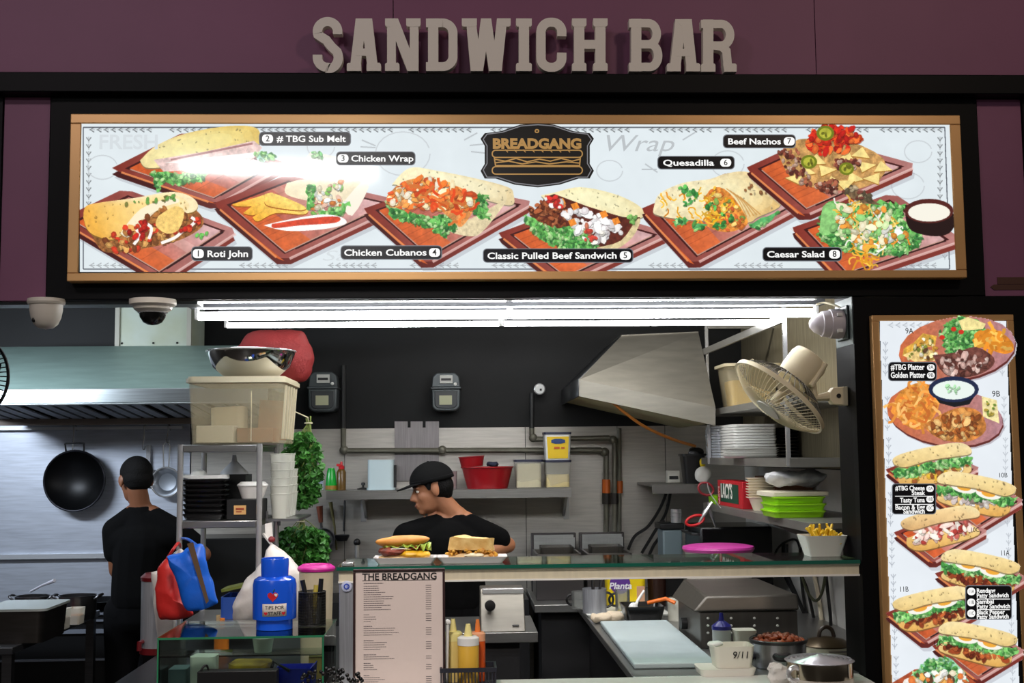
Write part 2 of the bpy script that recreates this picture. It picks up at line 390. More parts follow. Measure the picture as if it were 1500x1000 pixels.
# ------------------------------------------------------------------ raised letters
LET=mat('letter_white',(232,226,216),.6,bump=.05,bscale=40)
def letter_geo(ch, x0, x1, y0, y1):
    """slab-serif strokes, pixel box -> prisms"""
    W=x1-x0; H=y1-y0; s=15.0 if ch!='W' else 14.0; sv=12.0; o=3.0
    yf,yb=-.046,-.012
    out=[]
    def P(pts): out.append(g_prism([(at(x0+a,y0+b,yf).x, at(x0+a,y0+b,yf).z) for a,b in pts],yf-.0003*len(out),yb+.0003*len(out)))
    def S(pts,wd=s,cl=False): out.append(g_ribbon([(at(x0+a,y0+b,yf).x, at(x0+a,y0+b,yf).z) for a,b in pts],wd*k(yf),yf-.0003*len(out),yb+.0003*len(out),cl))
    def stem(a,b,t=0,bt=None):   # vertical stem from a to b
        P([(a,t),(b,t),(b,bt or H),(a,bt or H)])
    def slab(a,b,top): P([(a,0),(b,0),(b,sv-2),(b-2,sv),(a+2,sv),(a,sv-2)] if top else [(a+2,H-sv),(b-2,H-sv),(b,H-sv+2),(b,H),(a,H),(a,H-sv+2)])
    def arc(cx,cy,rx,ry,a0,a1,n=12): return [(cx+rx*math.cos(math.radians(a0+(a1-a0)*i/n)),cy-ry*math.sin(math.radians(a0+(a1-a0)*i/n))) for i in range(n+1)]
    h=s/2
    if ch=='I': stem(W/2-h,W/2+h); slab(0,W,1); slab(0,W,0)
    elif ch=='H':
        stem(o,o+s); stem(W-o-s,W-o); P([(o+s-1,H/2-7),(W-o-s+1,H/2-7),(W-o-s+1,H/2+6),(o+s-1,H/2+6)])
        for a,b in ((0,s+2*o),(W-s-2*o,W)): slab(a,b,1); slab(a,b,0)
    elif ch=='N':
        stem(o,o+s*.85); stem(W-o-s*.85,W-o); P([(o,0),(o+16,0),(W-o,H),(W-o-16,H)])
        slab(0,16,1); slab(W-s-2*o,W,1); slab(0,s+2*o,0)
    elif ch=='A':
        P([(W/2-12,0),(W/2+12,0),(W/2+3,10),(19,H),(4,H)]); P([(W/2-12,0),(W/2+12,0),(W-4,H),(W-19,H),(W/2-3,10)])
        P([(15,H*.57),(W-15,H*.57),(W-13,H*.71),(13,H*.71)]); slab(0,W*.42,0); slab(W*.58,W,0)
    elif ch=='W':
        P([(6,0),(20,0),(30,H),(13,H)]); P([(28,0),(43,0),(31,H),(18,H)]); P([(28,0),(43,0),(54,H),(40,H)]); P([(W-20,0),(W-5,0),(W-13,H),(W-29,H)])
        slab(0,22,1); slab(W-19,W,1)
    elif ch=='D':
        stem(o,o+s); r=15
        S([(0,h-1),(W-h-r,h-1)]+arc(W-h-r,h-1+r,r,r,90,0)+arc(W-h-r,H-h+1-r,r,r,0,-90)+[(0,H-h+1)],s-1.5)
    elif ch=='B':
        stem(o,o+s); r=12
        c1=(h-1+H*.485)/2; e1=(H*.485-h+1)/2; S([(0,h-1),(W-h-r-3,h-1)]+arc(W-h-r-2,c1,r,e1,90,-90,16)+[(12,H*.485)],s-2)
        c2=(H-h+1+H*.485)/2; e2=(H-h+1-H*.485)/2; S([(12,H*.485),(W-h-r-1,H*.485)]+arc(W-h-r,c2,r,e2,90,-90,16)+[(0,H-h+1)],s-2)
    elif ch=='R':
        stem(o,o+s); r=13
        c1=(h-1+H*.5)/2; e1=(H*.5-h+1)/2; S([(0,h-1),(W-h-r-3,h-1)]+arc(W-h-r-2,c1,r,e1,90,-90,16)+[(12,H*.50)],s-2)
        S([(20,H*.5),(W-22,H*.52),(W-15,H*.6),(W-12,H)],s-2); slab(0,s+2*o,0); P([(W-20,H-sv),(W-2,H-sv),(W,H-sv+2),(W,H),(W-18,H)])
    elif ch=='C':
        r=14
        S([(W-h,27)]+arc(W-h-r,h-1+r,r,r,0,90)+arc(h+r,h-1+r,r,r,90,180)+arc(h+r,H-h+1-r,r,r,180,270)+arc(W-h-r,H-h+1-r,r,r,270,360)+[(W-h,H-28)],s-1)
    elif ch=='S':
        r=14.5
        S([(W-h-1,25)]+arc(W-h-r-1,h-1+r,r,r,0,90)+arc(h+r,h-1+r,r,r,90,200)+[(W*.45,H*.42),(W*.6,H*.53)]+arc(W-h-r,H-h+1-r,r,r+2,30,-90)+arc(h+r,H-h+1-r,r,r,270,180)+[(h,H-25)],s-1)
    return out
LT=[('S',457.5,503,25,103.5,'first letter of the sign'),('A',508,558,27,102.5,'between the S and the N'),('N',564,616,27,102.5,'beside the D'),('D',624,671,27,102.5,'beside the W'),
 ('W',676.5,748,27,102.5,'widest of the row'),('I',756,779,27,102.5,'narrowest of the row'),('C',785,830.5,26,103.5,'between I and H'),('H',838,890,27,102.5,'last letter of the first word'),
 ('B',921.5,971.5,27.5,103,'first letter of the second word'),('A',977,1025.5,28,103,'between the B and the R'),('R',1027,1079,28.5,103.5,'last letter of the sign')]
for ch,a,b,t,bt,wh in LT:
    solo('sign_letter','raised white slab serif letter %s on the black beam, %s'%(ch,wh),'letter',letter_geo(ch,a,b,t,bt+1.5),LET,group='raised white letters above the stall',smooth=0)
# ================================================================== printed artwork of the backlit menus
class Canvas:
    def __init__(s,x0,y0,x1,y1,c,alpha=1.0):
        s.x0,s.y0=x0,y0; s.w=int(x1-x0); s.h=int(y1-y0)
        s.img=np.ones((s.h,s.w,3),np.float32)*np.array(c,np.float32); s.a=np.ones((s.h,s.w),np.float32)*alpha
    def mask(s,pts):
        p=np.array([(q[0],q[1]) for q in pts],np.float64)-[s.x0,s.y0]
        xa=max(0,int(p[:,0].min())-1);xb=min(s.w,int(p[:,0].max())+2);ya=max(0,int(p[:,1].min())-1);yb=min(s.h,int(p[:,1].max())+2)
        if xb<=xa or yb<=ya: return None
        n=3; gx=xa+(np.arange((xb-xa)*n)+.5)/n; gy=ya+(np.arange((yb-ya)*n)+.5)/n
        ins=np.zeros((len(gy),len(gx)),bool)
        q=np.roll(p,-1,0)
        for (x1,y1),(x2,y2) in zip(p,q):
            if y1==y2: continue
            c=((gy>=min(y1,y2))&(gy<max(y1,y2)))
            if not c.any(): continue
            xi=x1+(gy[c]-y1)*(x2-x1)/(y2-y1)
            ins[c]^=gx[None,:]<xi[:,None]
        m=ins.reshape(yb-ya,n,xb-xa,n).mean((1,3)).astype(np.float32)
        return (slice(ya,yb),slice(xa,xb)),m
    def noise(s,shape,sc):
        h,w=shape; gh=int(h/sc)+3; gw=int(w/sc)+3; g=RNG.random((gh,gw)).astype(np.float32)
        yy=np.arange(h)/sc; xx=np.arange(w)/sc; yi=yy.astype(int); xi=xx.astype(int); fy=(yy-yi)[:,None]; fx=(xx-xi)[None,:]
        a=g[yi][:,xi];b=g[yi][:,xi+1];c=g[yi+1][:,xi];d=g[yi+1][:,xi+1]
        return (a*(1-fx)+b*fx)*(1-fy)+(c*(1-fx)+d*fx)*fy
    def fill(s,pts,c,al=1,var=0,vs=4,c2=None,g=None,smooth=0):
        if smooth: pts=[tuple(v)[:2] for v in sub_lin([(p[0],p[1],0) for p in list(pts)+[pts[0]]],smooth)]
        r=s.mask(pts)
        if r is None: return
        sl,m=r; m=m*al; col=np.array(c,np.float32)[None,None,:]*np.ones(m.shape+(1,),np.float32)
        if c2 is not None:
            gx0,gy0,gx1,gy1=g; ys=np.arange(sl[0].start,sl[0].stop)[:,None]+s.y0; xs=np.arange(sl[1].start,sl[1].stop)[None,:]+s.x0
            t=((xs-gx0)*(gx1-gx0)+(ys-gy0)*(gy1-gy0))/((gx1-gx0)**2+(gy1-gy0)**2+1e-9); t=np.clip(t,0,1)[...,None]
            col=col*(1-t)+np.array(c2,np.float32)*t
        if var: col=col*(1+var*(2*s.noise(m.shape,vs)[...,None]-1)+var*.5*(2*s.noise(m.shape,max(1.2,vs/3))[...,None]-1))
        s.img[sl]=s.img[sl]*(1-m[...,None])+np.clip(col,0,255)*m[...,None]
        s.a[sl]=np.maximum(s.a[sl],m)
    def rough(s,pts,amp,n=6):
        out=[]
        for i,p in enumerate(pts):
            q=pts[(i+1)%len(pts)]
            for j in range(n):
                t=j/n; out.append((p[0]+(q[0]-p[0])*t+RNG.normal()*amp,p[1]+(q[1]-p[1])*t+RNG.normal()*amp))
        return out
    def line(s,pts,wd,c,al=1,smooth=0):
        if smooth: pts=[tuple(v)[:2] for v in sub_lin([(p[0],p[1],0) for p in pts],smooth)]
        L=[];R=[]
        for i,p in enumerate(pts):
            a=pts[max(i-1,0)];b=pts[min(i+1,len(pts)-1)]; dx,dy=b[0]-a[0],b[1]-a[1]; l=math.hypot(dx,dy)+1e-9
            L.append((p[0]-dy/l*wd/2,p[1]+dx/l*wd/2)); R.append((p[0]+dy/l*wd/2,p[1]-dx/l*wd/2))
        s.fill(L+R[::-1],c,al)
    def ell(s,cx,cy,rx,ry,c,al=1,rot=0,var=0,**kw):
        cr,sr=math.cos(rot),math.sin(rot)
        s.fill([(cx+rx*math.cos(a)*cr-ry*math.sin(a)*sr,cy+rx*math.cos(a)*sr+ry*math.sin(a)*cr) for a in [2*PI*i/20 for i in range(20)]],c,al,var,**kw)
    def inside(s,poly,x,y):
        r=False; n=len(poly)
        for i in range(n):
            x1,y1=poly[i];x2,y2=poly[(i+1)%n]
            if (y1>y)!=(y2>y) and x<x1+(y-y1)*(x2-x1)/(y2-y1): r=not r
        return r
    def speck(s,poly,n,r0,r1,cols,asp=2.0,al=.95):
        xs=[p[0] for p in poly];ys=[p[1] for p in poly]; t=0
        for _ in range(n*4):
            x=RNG.uniform(min(xs),max(xs));y=RNG.uniform(min(ys),max(ys))
            if not s.inside(poly,x,y): continue
            t+=1
            if t>n: break
            r=RNG.uniform(r0,r1); c=cols[RNG.integers(len(cols))]; th=RNG.uniform(0,PI); a=RNG.uniform(1,asp)
            pts=[(x+r*a*math.cos(u)*math.cos(th)*(.7+.5*RNG.random())-r*math.sin(u)*math.sin(th),y+r*a*math.cos(u)*math.sin(th)+r*math.sin(u)*math.cos(th)*(.7+.5*RNG.random())) for u in [2*PI*i/7 for i in range(7)]]
            s.fill([(a_+.5,b_+1.3) for a_,b_ in pts],np.array(c)*.35,.45)
            s.fill(pts,np.array(c)*RNG.uniform(.78,1.14),al)
            if r>2.2: s.fill([(x+(a_-x)*.45-.4,y+(b_-y)*.45-.6) for a_,b_ in pts],np.minimum(255,np.array(c)*1.22),.5)
    def curls(s,poly,n,ln,wd,cols):
        xs=[p[0] for p in poly];ys=[p[1] for p in poly]; t=0
        for _ in range(n*4):
            x=RNG.uniform(min(xs),max(xs));y=RNG.uniform(min(ys),max(ys))
            if not s.inside(poly,x,y): continue
            t+=1
            if t>n: break
            th=RNG.uniform(0,2*PI); p=[(x,y)]
            for q in range(4): th+=RNG.normal()*.7; p.append((p[-1][0]+ln/4*math.cos(th),p[-1][1]+ln/4*math.sin(th)))
            s.line(p,wd,np.array(cols[RNG.integers(len(cols))])*RNG.uniform(.85,1.1),1,2)
    def lettuce(s,poly,c=(112,190,96),n=None):
        s.fill(s.rough(poly,2.0,5),c,1,.16,5)
        A=abs(sum(poly[i][0]*poly[(i+1)%len(poly)][1]-poly[(i+1)%len(poly)][0]*poly[i][1] for i in range(len(poly))))/2
        n=n or int(A/14)
        s.speck(poly,n,1.2,3.0,[(150,220,130),(70,150,70),(190,235,160),(96,176,84),(50,120,60)],2.4,.75)
    def tray(s,l,t,r,b,th=9,dark=(92,34,30),warm=(226,106,44),pale=(214,172,172)):
        P=lambda p,q,u:(p[0]+(q[0]-p[0])*u,p[1]+(q[1]-p[1])*u)
        def rnd(l,t,r,b,u=.07):
            return [P(l,b,u),P(l,t,u*.0+.02),P(l,t,u),P(t,l,u),P(t,r,u),P(r,t,u),P(r,b,u),P(b,r,u),P(b,l,u)]
        dn=lambda p:(p[0],p[1]+th)
        sh=lambda p:(p[0]+3,p[1]+th+5)
        s.fill(rnd(*map(sh,(l,t,r,b))),(150,150,160),.35)
        s.fill(rnd(*map(dn,(l,t,r,b))),(70,24,24),1,c2=(128,52,44),g=(b[0]-60,b[1],b[0]+60,b[1]))
        s.fill(rnd(l,t,r,b),(128,46,36),1,.06,9,c2=(186,130,126),g=(l[0],l[1],r[0],r[1]))
        s.fill([P(l,b,.05),P(b,l,.06),P(b,r,.02),P(l,t,.0)],warm,.8,.1,6)
        c=((l[0]+r[0]+t[0]+b[0])/4,(l[1]+r[1]+t[1]+b[1])/4)
        i1=[P(p,c,.16) for p in (l,t,r,b)]; i2=[P(p,c,.21) for p in (l,t,r,b)]
        s.fill(i1,(64,22,22)); s.fill([(p[0],p[1]+2) for p in i2],(222,180,160),.8)
        s.fill(i2,(172,66,40),1,.1,8,c2=pale,g=(b[0]-25,b[1],(r[0]*2+t[0])/3,r[1]))
        s.fill([i2[0],P(i2[0],i2[1],.35),P(i2[3],i2[2],.25),i2[3]],warm,.65,.12,7)
        for q in range(7): u=.12+.11*q; s.line([P(i2[0],i2[3],u),P(i2[1],i2[2],u)],1.1,(96,34,22),.22)
        s.fill([P(i2[3],i2[2],.45),P(i2[3],i2[2],.6),P(i2[0],i2[1],.85),P(i2[0],i2[1],.7)],(250,226,216),.22)
        s.line([P(b,r,.06),P(r,b,.06)],4,(232,196,190),.75); s.line([P(l,b,.1),P(b,l,.08)],3,(240,150,90),.8); s.line([P(i1[2],i1[3],.03),P(i1[2],i1[3],.9)],2.2,(40,14,16),.9)
    def bread(s,pts,c,c2,g,smooth=6,var=.05):
        s.fill([(p[0],p[1]+2) for p in pts],np.array(c)*.55,.8,smooth=smooth)
        s.fill(pts,c,1,var,5,c2=c2,g=g,smooth=smooth)
        mx=sum(p[0] for p in pts)/len(pts); my=sum(p[1] for p in pts)/len(pts)
        for q,al in ((1.0,.0),(.86,.16),(.7,.16),(.5,.18)):
            s.fill([(mx+(p[0]-mx)*q,my+(p[1]-my)*q-(1-q)*7) for p in pts],np.minimum(255,np.array(c)*1.1+8),al,.05,6,smooth=smooth)
        s.speck(pts,int(abs(pts[0][0]-mx)/4)+4,.6,1.3,[np.array(c)*.84,np.array(c)*.92],2.5,.3)
    def egg(s,cx,cy,rx,ry,rot=0):
        s.ell(cx,cy,rx,ry,(245,242,232),1,rot); s.ell(cx,cy-.5,rx*.55,ry*.62,(238,170,60),1,rot)
    def mesh(s,name,y,m,parent,cut=.5):
        ys,xs=np.mgrid[0:s.h+1,0:s.w+1].astype(np.float64); ys+=s.y0; xs+=s.x0
        a=(xs-750)/FPX; b=(500-ys)/FPX
        dx=_f.x+_R.x*a+_U.x*b; dy=_f.y+_R.y*a+_U.y*b; dz=_f.z+_R.z*a+_U.z*b
        t=(y+D)/dy; co=np.stack([CAM.x+t*dx,np.full_like(dx,y),CAM.z+t*dz],-1).reshape(-1,3)
        W=s.w+1; i=(np.arange(s.h)[:,None]*W+np.arange(s.w)[None,:])
        keep=s.a>cut; i=i[keep]; q=np.stack([i,i+W,i+W+1,i+1],-1)
        used=np.zeros(len(co),bool); used[q.ravel()]=True; rm=np.cumsum(used)-1
        co=co[used]; q=rm[q]
        me=bpy.data.meshes.new(name); n=len(q)
        me.vertices.add(len(co)); me.vertices.foreach_set('co',(co-np.array(parent.location)).astype(np.float32).ravel())
        me.loops.add(n*4); me.loops.foreach_set('vertex_index',q.astype(np.int32).ravel())
        me.polygons.add(n); me.polygons.foreach_set('loop_start',np.arange(0,n*4,4,dtype=np.int32))
        me.update(calc_edges=True)
        c=s.img[keep]/255.0; c=np.where(c<=.04045,c/12.92,((c+.055)/1.055)**2.4)
        at_=me.color_attributes.new('print','FLOAT_COLOR','CORNER')
        cc=np.ones((n,4,4),np.float32); cc[:,:,:3]=c[:,None,:]; at_.data.foreach_set('color',cc.ravel())
        me.materials.append(m); o=bpy.data.objects.new(name,me); COL.objects.link(o); o.parent=parent; return o
def backlit(name,e):
    m=bpy.data.materials.new(name); m.use_nodes=True; nt=m.node_tree; b=nt.nodes['Principled BSDF']
    a=nt.nodes.new('ShaderNodeVertexColor'); a.layer_name='print'
    nt.links.new(a.outputs[0],b.inputs['Emission Color']); b.inputs['Emission Strength'].default_value=e
    b.inputs['Base Color'].default_value=(.02,.02,.02,1); b.inputs['Roughness'].default_value=.06; return m
PRINT=backlit('backlit_print',SIGN_E)
def litink(n,c,e=SIGN_E): 
    m=mat(n,c,.3,emit=e); m.node_tree.nodes['Principled BSDF'].inputs['Base Color'].default_value=(.01,.01,.01,1); return m
INKW=litink('lit_white_ink',(250,250,248)); INKG=litink('lit_grey_ink',(196,200,202)); INKD=mat('dark_ink',(26,26,34),.25); INKK=mat('black_ink',(10,10,12),.3)
GOLDI=mat('gold_ink',(196,154,90),.35,emit=.42); GOLD=mat('gold_frame',(214,166,108),.35,.35,var=.06,vscale=3)
LET1=(112,190,96)
# ---------------------------------------------------------------- main menu
cv=Canvas(117,181,1402,398,(222,230,234))
cv.fill([(117,181),(1402,181),(1402,398),(117,398)],(222,231,235),1,.012,30)
def frame_lines(cv,x0,y0,x1,y1,c,dx0=0,dx1=0):
    for a,b in (((x0,y0),(x1,y0)),((x1,y0),(x1+dx1,y1)),((x1+dx1,y1),(x0+dx0,y1)),((x0+dx0,y1),(x0,y0))): cv.line([a,b],1.4,c)
frame_lines(cv,122,186.5,1384,394,(70,74,84),0,7)
def chev(cv,x0,x1,y,vert=False,c=(88,90,92)):
    q=x0
    while q<x1:
        if vert: cv.line([(y,q),(y,q+9)],1,c,.7); cv.line([(y-3.5,q+1),(y,q+6),(y+3.5,q+1)],1.5,c,.75)
        else: cv.line([(q,y),(q+9,y)],1,c,.7); cv.line([(q+8,y-3.5),(q+2,y),(q+8,y+3.5)],1.5,c,.85)
        q+=10.5
for a in (130,247,370,483,598,718,830,950,1060,1180,1288): chev(cv,a,a+92,190)
for a in (130,350,480,600,720,830,950,1075,1250,1300): chev(cv,a,a+70,388.5,c=(150,154,158))
chev(cv,200,300,130,True); chev(cv,200,330,1377,True); chev(cv,330,380,1384,True,(150,154,158))
for cx,cy,r in ((150,245,22),(893,250,19),(1345,222,20),(1330,272,24),(1066,240,24),(590,225,40),(470,215,20)):
    cv.line([(cx+r*math.cos(a),cy+r*.8*math.sin(a)) for a in [2*PI*i/24 for i in range(24)]],1.6,(196,202,206),.9)
for x,y,a in ((530,205,.4),(528,215,.05),(680,205,-.5),(688,213,-.1),(690,222,.1),(945,240,.6),(940,248,0),(1000,205,-.55)):
    cv.line([(x,y),(x+22*math.cos(a),y+22*math.sin(a))],2,(186,192,196))
# 2: melt on a long roll
cv.tray((162,247),(272,192),(424,240),(318,300))
cv.bread([(205,235),(228,214),(270,196),(330,185),(372,186),(382,200),(378,212),(330,224),(270,240),(218,246)],(238,222,160),(226,196,110),(250,236,330,190))
cv.fill([(225,234),(300,222),(372,206),(384,216),(372,232),(300,246),(240,252)],(226,196,190),1,.12,5); cv.fill([(240,238),(380,222),(372,230),(300,241)],(246,240,236),.9)
cv.line([(250,234),(310,222),(370,210)],3,(140,84,84),.7,4); cv.lettuce([(222,252),(270,255),(300,250),(300,262),(262,272),(240,266),(228,278)]); cv.lettuce([(372,222),(400,226),(404,234),(380,236)],(150,205,180))
# 1: roti john
cv.tray((86,322),(182,276),(352,338),(238,412))
cv.fill([(128,330),(150,312),(200,300),(262,296),(292,312),(296,332),(262,352),(220,362),(170,370),(146,364)],(150,96,52),1,.3,4,smooth=4)
cv.bread([(122,318),(126,302),(150,296),(196,290),(250,281),(280,288),(290,302),(276,312),(232,308),(196,330),(168,350),(142,346),(128,336)],(236,176,74),(250,232,186),(140,330,200,300))
cv.fill([(176,342),(206,306),(250,290),(262,296),(230,308),(192,346)],(250,240,214),.85,smooth=4)
cv.speck([(150,352),(210,318),(250,300),(296,324),(250,354),(170,370)],130,2,5,[(176,116,60),(120,64,34),(214,160,90),(206,60,36),(146,88,46)])
cv.fill([(232,316),(256,302),(270,310),(262,336),(244,342),(228,330)],(244,206,120),1,.1,4,smooth=3)
for p in ([(200,336),(204,346),(196,358)],[(212,326),(222,334),(218,350)],[(236,356),(256,348),(268,338)],[(280,318),(286,324),(276,334)]): cv.line(p,4.5,(252,246,240),1,4)
cv.speck([(186,342),(210,322),(222,330),(210,352)],14,2,4,[(200,40,30),(170,30,26)]); cv.speck([(262,338),(292,316),(296,330),(270,346)],10,2,4,[(200,40,30),(220,70,40)])
cv.speck([(170,300),(190,296),(250,286),(276,288),(250,300)],14,1,3,[(96,150,70),(120,120,60)])
cv.speck([(282,336),(306,340),(280,362)],4,2,3,[(110,190,90)])
# 3: wrap with potato wedges and a dip
cv.tray((312,298),(420,256),(600,296),(413,384))
cv.fill([(420,268),(450,262),(512,262),(528,270),(500,300),(462,296),(420,285)],(244,230,196),1,.05,6,smooth=5); cv.fill([(500,300),(528,268),(540,274),(516,316)],(248,240,222),1,smooth=3)
cv.speck([(452,278),(500,266),(506,300),(470,314),(452,312)],60,2,4.5,[(240,226,190),(226,130,60),(236,240,226),(206,170,150),(130,190,90),(250,250,244)])
cv.lettuce([(450,272),(462,270),(460,300),(452,306)]); cv.lettuce([(466,312),(500,300),(512,296),(500,314),(476,318)])
cv.fill([(455,222),(500,232),(506,248),(470,252),(440,246)],(240,238,226),.9,.05,4,smooth=4); cv.speck([(456,222),(476,224),(470,234),(456,232)],12,1.5,3,[(130,200,130),(180,220,170)])
for pl in ([(340,299),(372,290),(400,282),(380,300),(348,302)],[(356,312),(392,286),(410,290),(376,314)],[(370,318),(404,300),(448,306),(444,314),(404,312),(378,324)],[(388,284),(404,284),(446,302),(440,308),(404,304),(388,298)]):
    cv.fill([(p[0],p[1]+1.5) for p in pl],(160,84,20),1,smooth=4); cv.fill(pl,(242,180,60),1,.1,4,c2=(250,214,110),g=(380,320,400,285),smooth=4)
cv.fill([(386,330),(420,322),(470,314),(500,318),(506,328),(470,336),(420,338)],(250,248,246),1,smooth=5); cv.fill([(398,328),(450,320),(494,317),(492,326),(440,330),(402,334)],(216,74,48),1,.1,4,smooth=4)
# 4: cubanos
cv.tray((531,306),(642,268),(786,296),(624,389))
cv.bread([(574,270),(600,246),(640,250),(700,262),(744,274),(752,284),(750,300),(716,294),(660,276),(610,272)],(250,240,196),(226,206,160),(620,250,745,290),5)
cv.fill([(652,332),(690,320),(738,294),(734,306),(706,340),(688,346),(660,340)],(222,206,166),1,.1,4,smooth=4)
cv.lettuce([(566,294),(580,306),(630,318),(672,312),(668,336),(650,348),(632,336),(600,326),(570,316)]); cv.lettuce([(688,300),(700,282),(716,286),(712,306),(720,322),(696,316)])
cv.fill([(568,286),(590,266),(630,262),(690,282),(694,306),(676,332),(664,324),(640,306),(600,300),(572,304)],(226,150,84),1,.2,5,smooth=3)
cv.speck([(568,286),(590,264),(640,262),(696,286),(690,306),(640,306),(574,300)],170,2,5,[(232,120,50),(246,226,180),(214,84,40),(240,160,80),(250,236,206),(226,100,46)],2.6)
cv.curls([(600,270),(650,268),(690,300),(680,330),(640,304)],26,20,4,[(226,96,36),(240,130,60),(210,70,30)])
# 5: pulled beef
cv.tray((728,342),(842,300),(986,342),(824,418))
cv.bread([(792,286),(812,282),(850,274),(900,284),(934,300),(944,314),(930,320),(890,312),(840,300),(806,296)],(244,234,186),(234,220,170),(860,280,940,310),5)
cv.fill([(800,288),(812,284),(860,302),(912,318),(938,318),(930,336),(900,362),(860,362),(820,340),(776,316)],(92,40,30),1,.2,5)
cv.fill([(876,362),(910,352),(932,322),(938,324),(926,348),(900,366)],(214,196,150),1,.1,4,smooth=3)
cv.speck([(776,308),(800,288),(826,300),(860,340),(840,350),(786,330)],150,1.8,4,[(126,62,36),(166,90,54),(92,42,26),(186,110,70)])
cv.lettuce([(768,318),(784,322),(810,334),(848,334),(872,352),(880,364),(820,364),(798,352),(776,336)])
cv.speck([(820,306),(846,304),(908,324),(912,342),(880,352),(840,338)],60,3,6,[(248,246,242),(236,232,230),(250,248,250),(222,214,216)],1.8)
for x,y in ((822,296),(842,302),(838,326),(884,314),(902,324)): cv.fill([(x-6,y-3),(x+3,y-6),(x+7,y+2),(x-2,y+6)],(236,140,50),1,.1,3)
cv.speck([(800,286),(826,290),(822,304),(798,300)],12,2,5,[(206,50,44),(240,240,236)]); cv.speck([(860,330),(890,344),(870,360),(848,344)],16,2,4,[(206,70,56),(214,120,90),(240,236,226)])
cv.speck([(912,312),(936,320),(924,330)],12,1.5,3,[(130,190,100)])
# 6: quesadilla
cv.tray((938,306),(1072,250),(1184,298),(1014,389))
cv.bread([(957,306),(966,284),(1000,268),(1040,262),(1064,254),(1096,252),(1130,272),(1144,290),(1140,304),(1110,318),(1094,326),(1040,324),(990,320),(960,314)],(240,226,184),(222,186,120),(1040,250,1120,320),5,.08)
cv.fill([(1030,290),(1048,274),(1068,282),(1090,312),(1094,330),(1064,340),(1034,330),(1038,308)],(222,140,60),1,.2,4,smooth=3)
cv.speck([(1030,290),(1046,274),(1090,310),(1092,332),(1062,338),(1040,324)],70,1.8,4,[(240,180,60),(226,120,50),(244,206,120),(130,170,80),(206,96,50)]); 
cv.curls([(964,292),(1040,278),(1080,300),(1060,330),(990,318)],46,15,2,[(240,170,30),(246,190,60),(226,140,30)])
for x,y in ((1000,276),(1014,284),(1010,296),(1042,302),(1066,318),(1052,330)): cv.speck([(x-8,y-5),(x+8,y-5),(x+8,y+5),(x-8,y+5)],7,1.5,3.5,[(70,160,80),(100,190,90),(50,130,60)])
for i in range(5): cv.line([(1064+i*5,276+i*3),(1080+i*5,290+i*3),(1094+i*5,318-i*1)],1.6,(196,140,70),.7,4)
cv.speck([(1070,268),(1120,270),(1130,290),(1090,290)],8,1,3,[(150,100,60)])
for q in ([(986,322),(1004,320),(1006,328),(990,330)],[(1012,326),(1036,332),(1020,338)],[(1096,330),(1140,310),(1136,318),(1110,336)]): cv.lettuce(q,(90,170,100),8)
# 7: nachos
cv.tray((1092,246),(1192,200),(1348,242),(1176,318))
cv.fill([(1140,226),(1170,204),(1240,206),(1294,232),(1290,262),(1250,278),(1200,276),(1160,262)],(196,150,90),1,.2,5,smooth=3)
for x,y,a in ((1180,252,.3),(1166,262,1.2),(1210,250,2),(1240,232,.7),(1268,244,1.9),(1250,262,.2),(1280,262,1.1),(1222,268,2.4),(1196,236,.5),(1262,226,2.8),(1292,246,.4),(1238,270,1.6)):
    cv.fill([(x+17*math.cos(a+u),y+11*math.sin(a+u)) for u in (0,2.0,4.2)],(168,116,50)); cv.fill([(x+16*math.cos(a+u),y-1+10*math.sin(a+u)) for u in (0,2.0,4.2)],(246,222,142),1,.08,5)
for pl in ([(1140,222),(1170,216),(1180,250),(1200,276),(1176,270),(1150,250)],[(1220,232),(1260,236),(1250,250),(1226,246)],[(1196,270),(1226,262),(1224,282),(1206,280)]):
    cv.speck(pl,60,1.6,3.4,[(110,52,40),(140,76,58),(86,40,34),(196,160,140),(166,96,70)])
cv.speck([(1176,216),(1190,194),(1214,182),(1250,188),(1262,204),(1240,222),(1200,226)],110,2.5,5.5,[(206,44,26),(226,74,30),(180,30,24),(236,110,50)])
for x,y,r in ((1209,195,13),(1185,237,12),(1240,247,11)): cv.ell(x,y,r,r*.85,(112,122,30)); cv.ell(x,y,r*.7,r*.58,(176,176,60),1,0,.1); cv.speck([(x-5,y-4),(x+5,y-4),(x+5,y+4),(x-5,y+4)],3,1.5,2.4,[(110,110,30)])
# 8: salad with a dip bowl
cv.tray((1158,334),(1308,282),(1412,352),(1232,412))
cv.lettuce([(1198,342),(1204,306),(1218,296),(1240,300),(1290,296),(1328,300),(1320,320),(1348,342),(1350,356),(1322,374),(1290,374),(1240,370),(1210,358)])
cv.fill([(1200,340),(1206,302),(1222,298),(1230,320),(1214,344)],(140,200,120),1,.12,5,smooth=3)
cv.fill([(1232,282),(1250,274),(1274,290),(1290,300),(1262,298)],(120,96,70),1,.2,4); cv.speck([(1230,278),(1250,272),(1286,294),(1270,296)],20,2,4,[(90,80,60),(196,176,140),(110,60,50)])
cv.curls([(1226,290),(1262,300),(1310,320),(1330,350),(1290,376),(1240,352)],110,16,2.2,[(244,180,50),(250,214,120),(236,140,40),(250,246,236),(240,200,90)])
cv.speck([(1226,300),(1310,306),(1330,350),(1260,366),(1220,340)],90,2.5,6,[(250,248,240),(240,228,190),(236,150,60),(140,200,120),(206,232,170)],1.8)
cv.curls([(1240,366),(1270,362),(1276,384),(1256,388)],22,18,2.5,[(236,160,40),(246,190,70)])
cv.fill([(1326,300),(1396,312),(1394,338),(1372,346),(1340,340),(1328,326)],(34,16,16),1,smooth=4); cv.ell(1361,309,36,18,(84,34,30)); cv.ell(1361,311,31,13.5,(244,240,226))
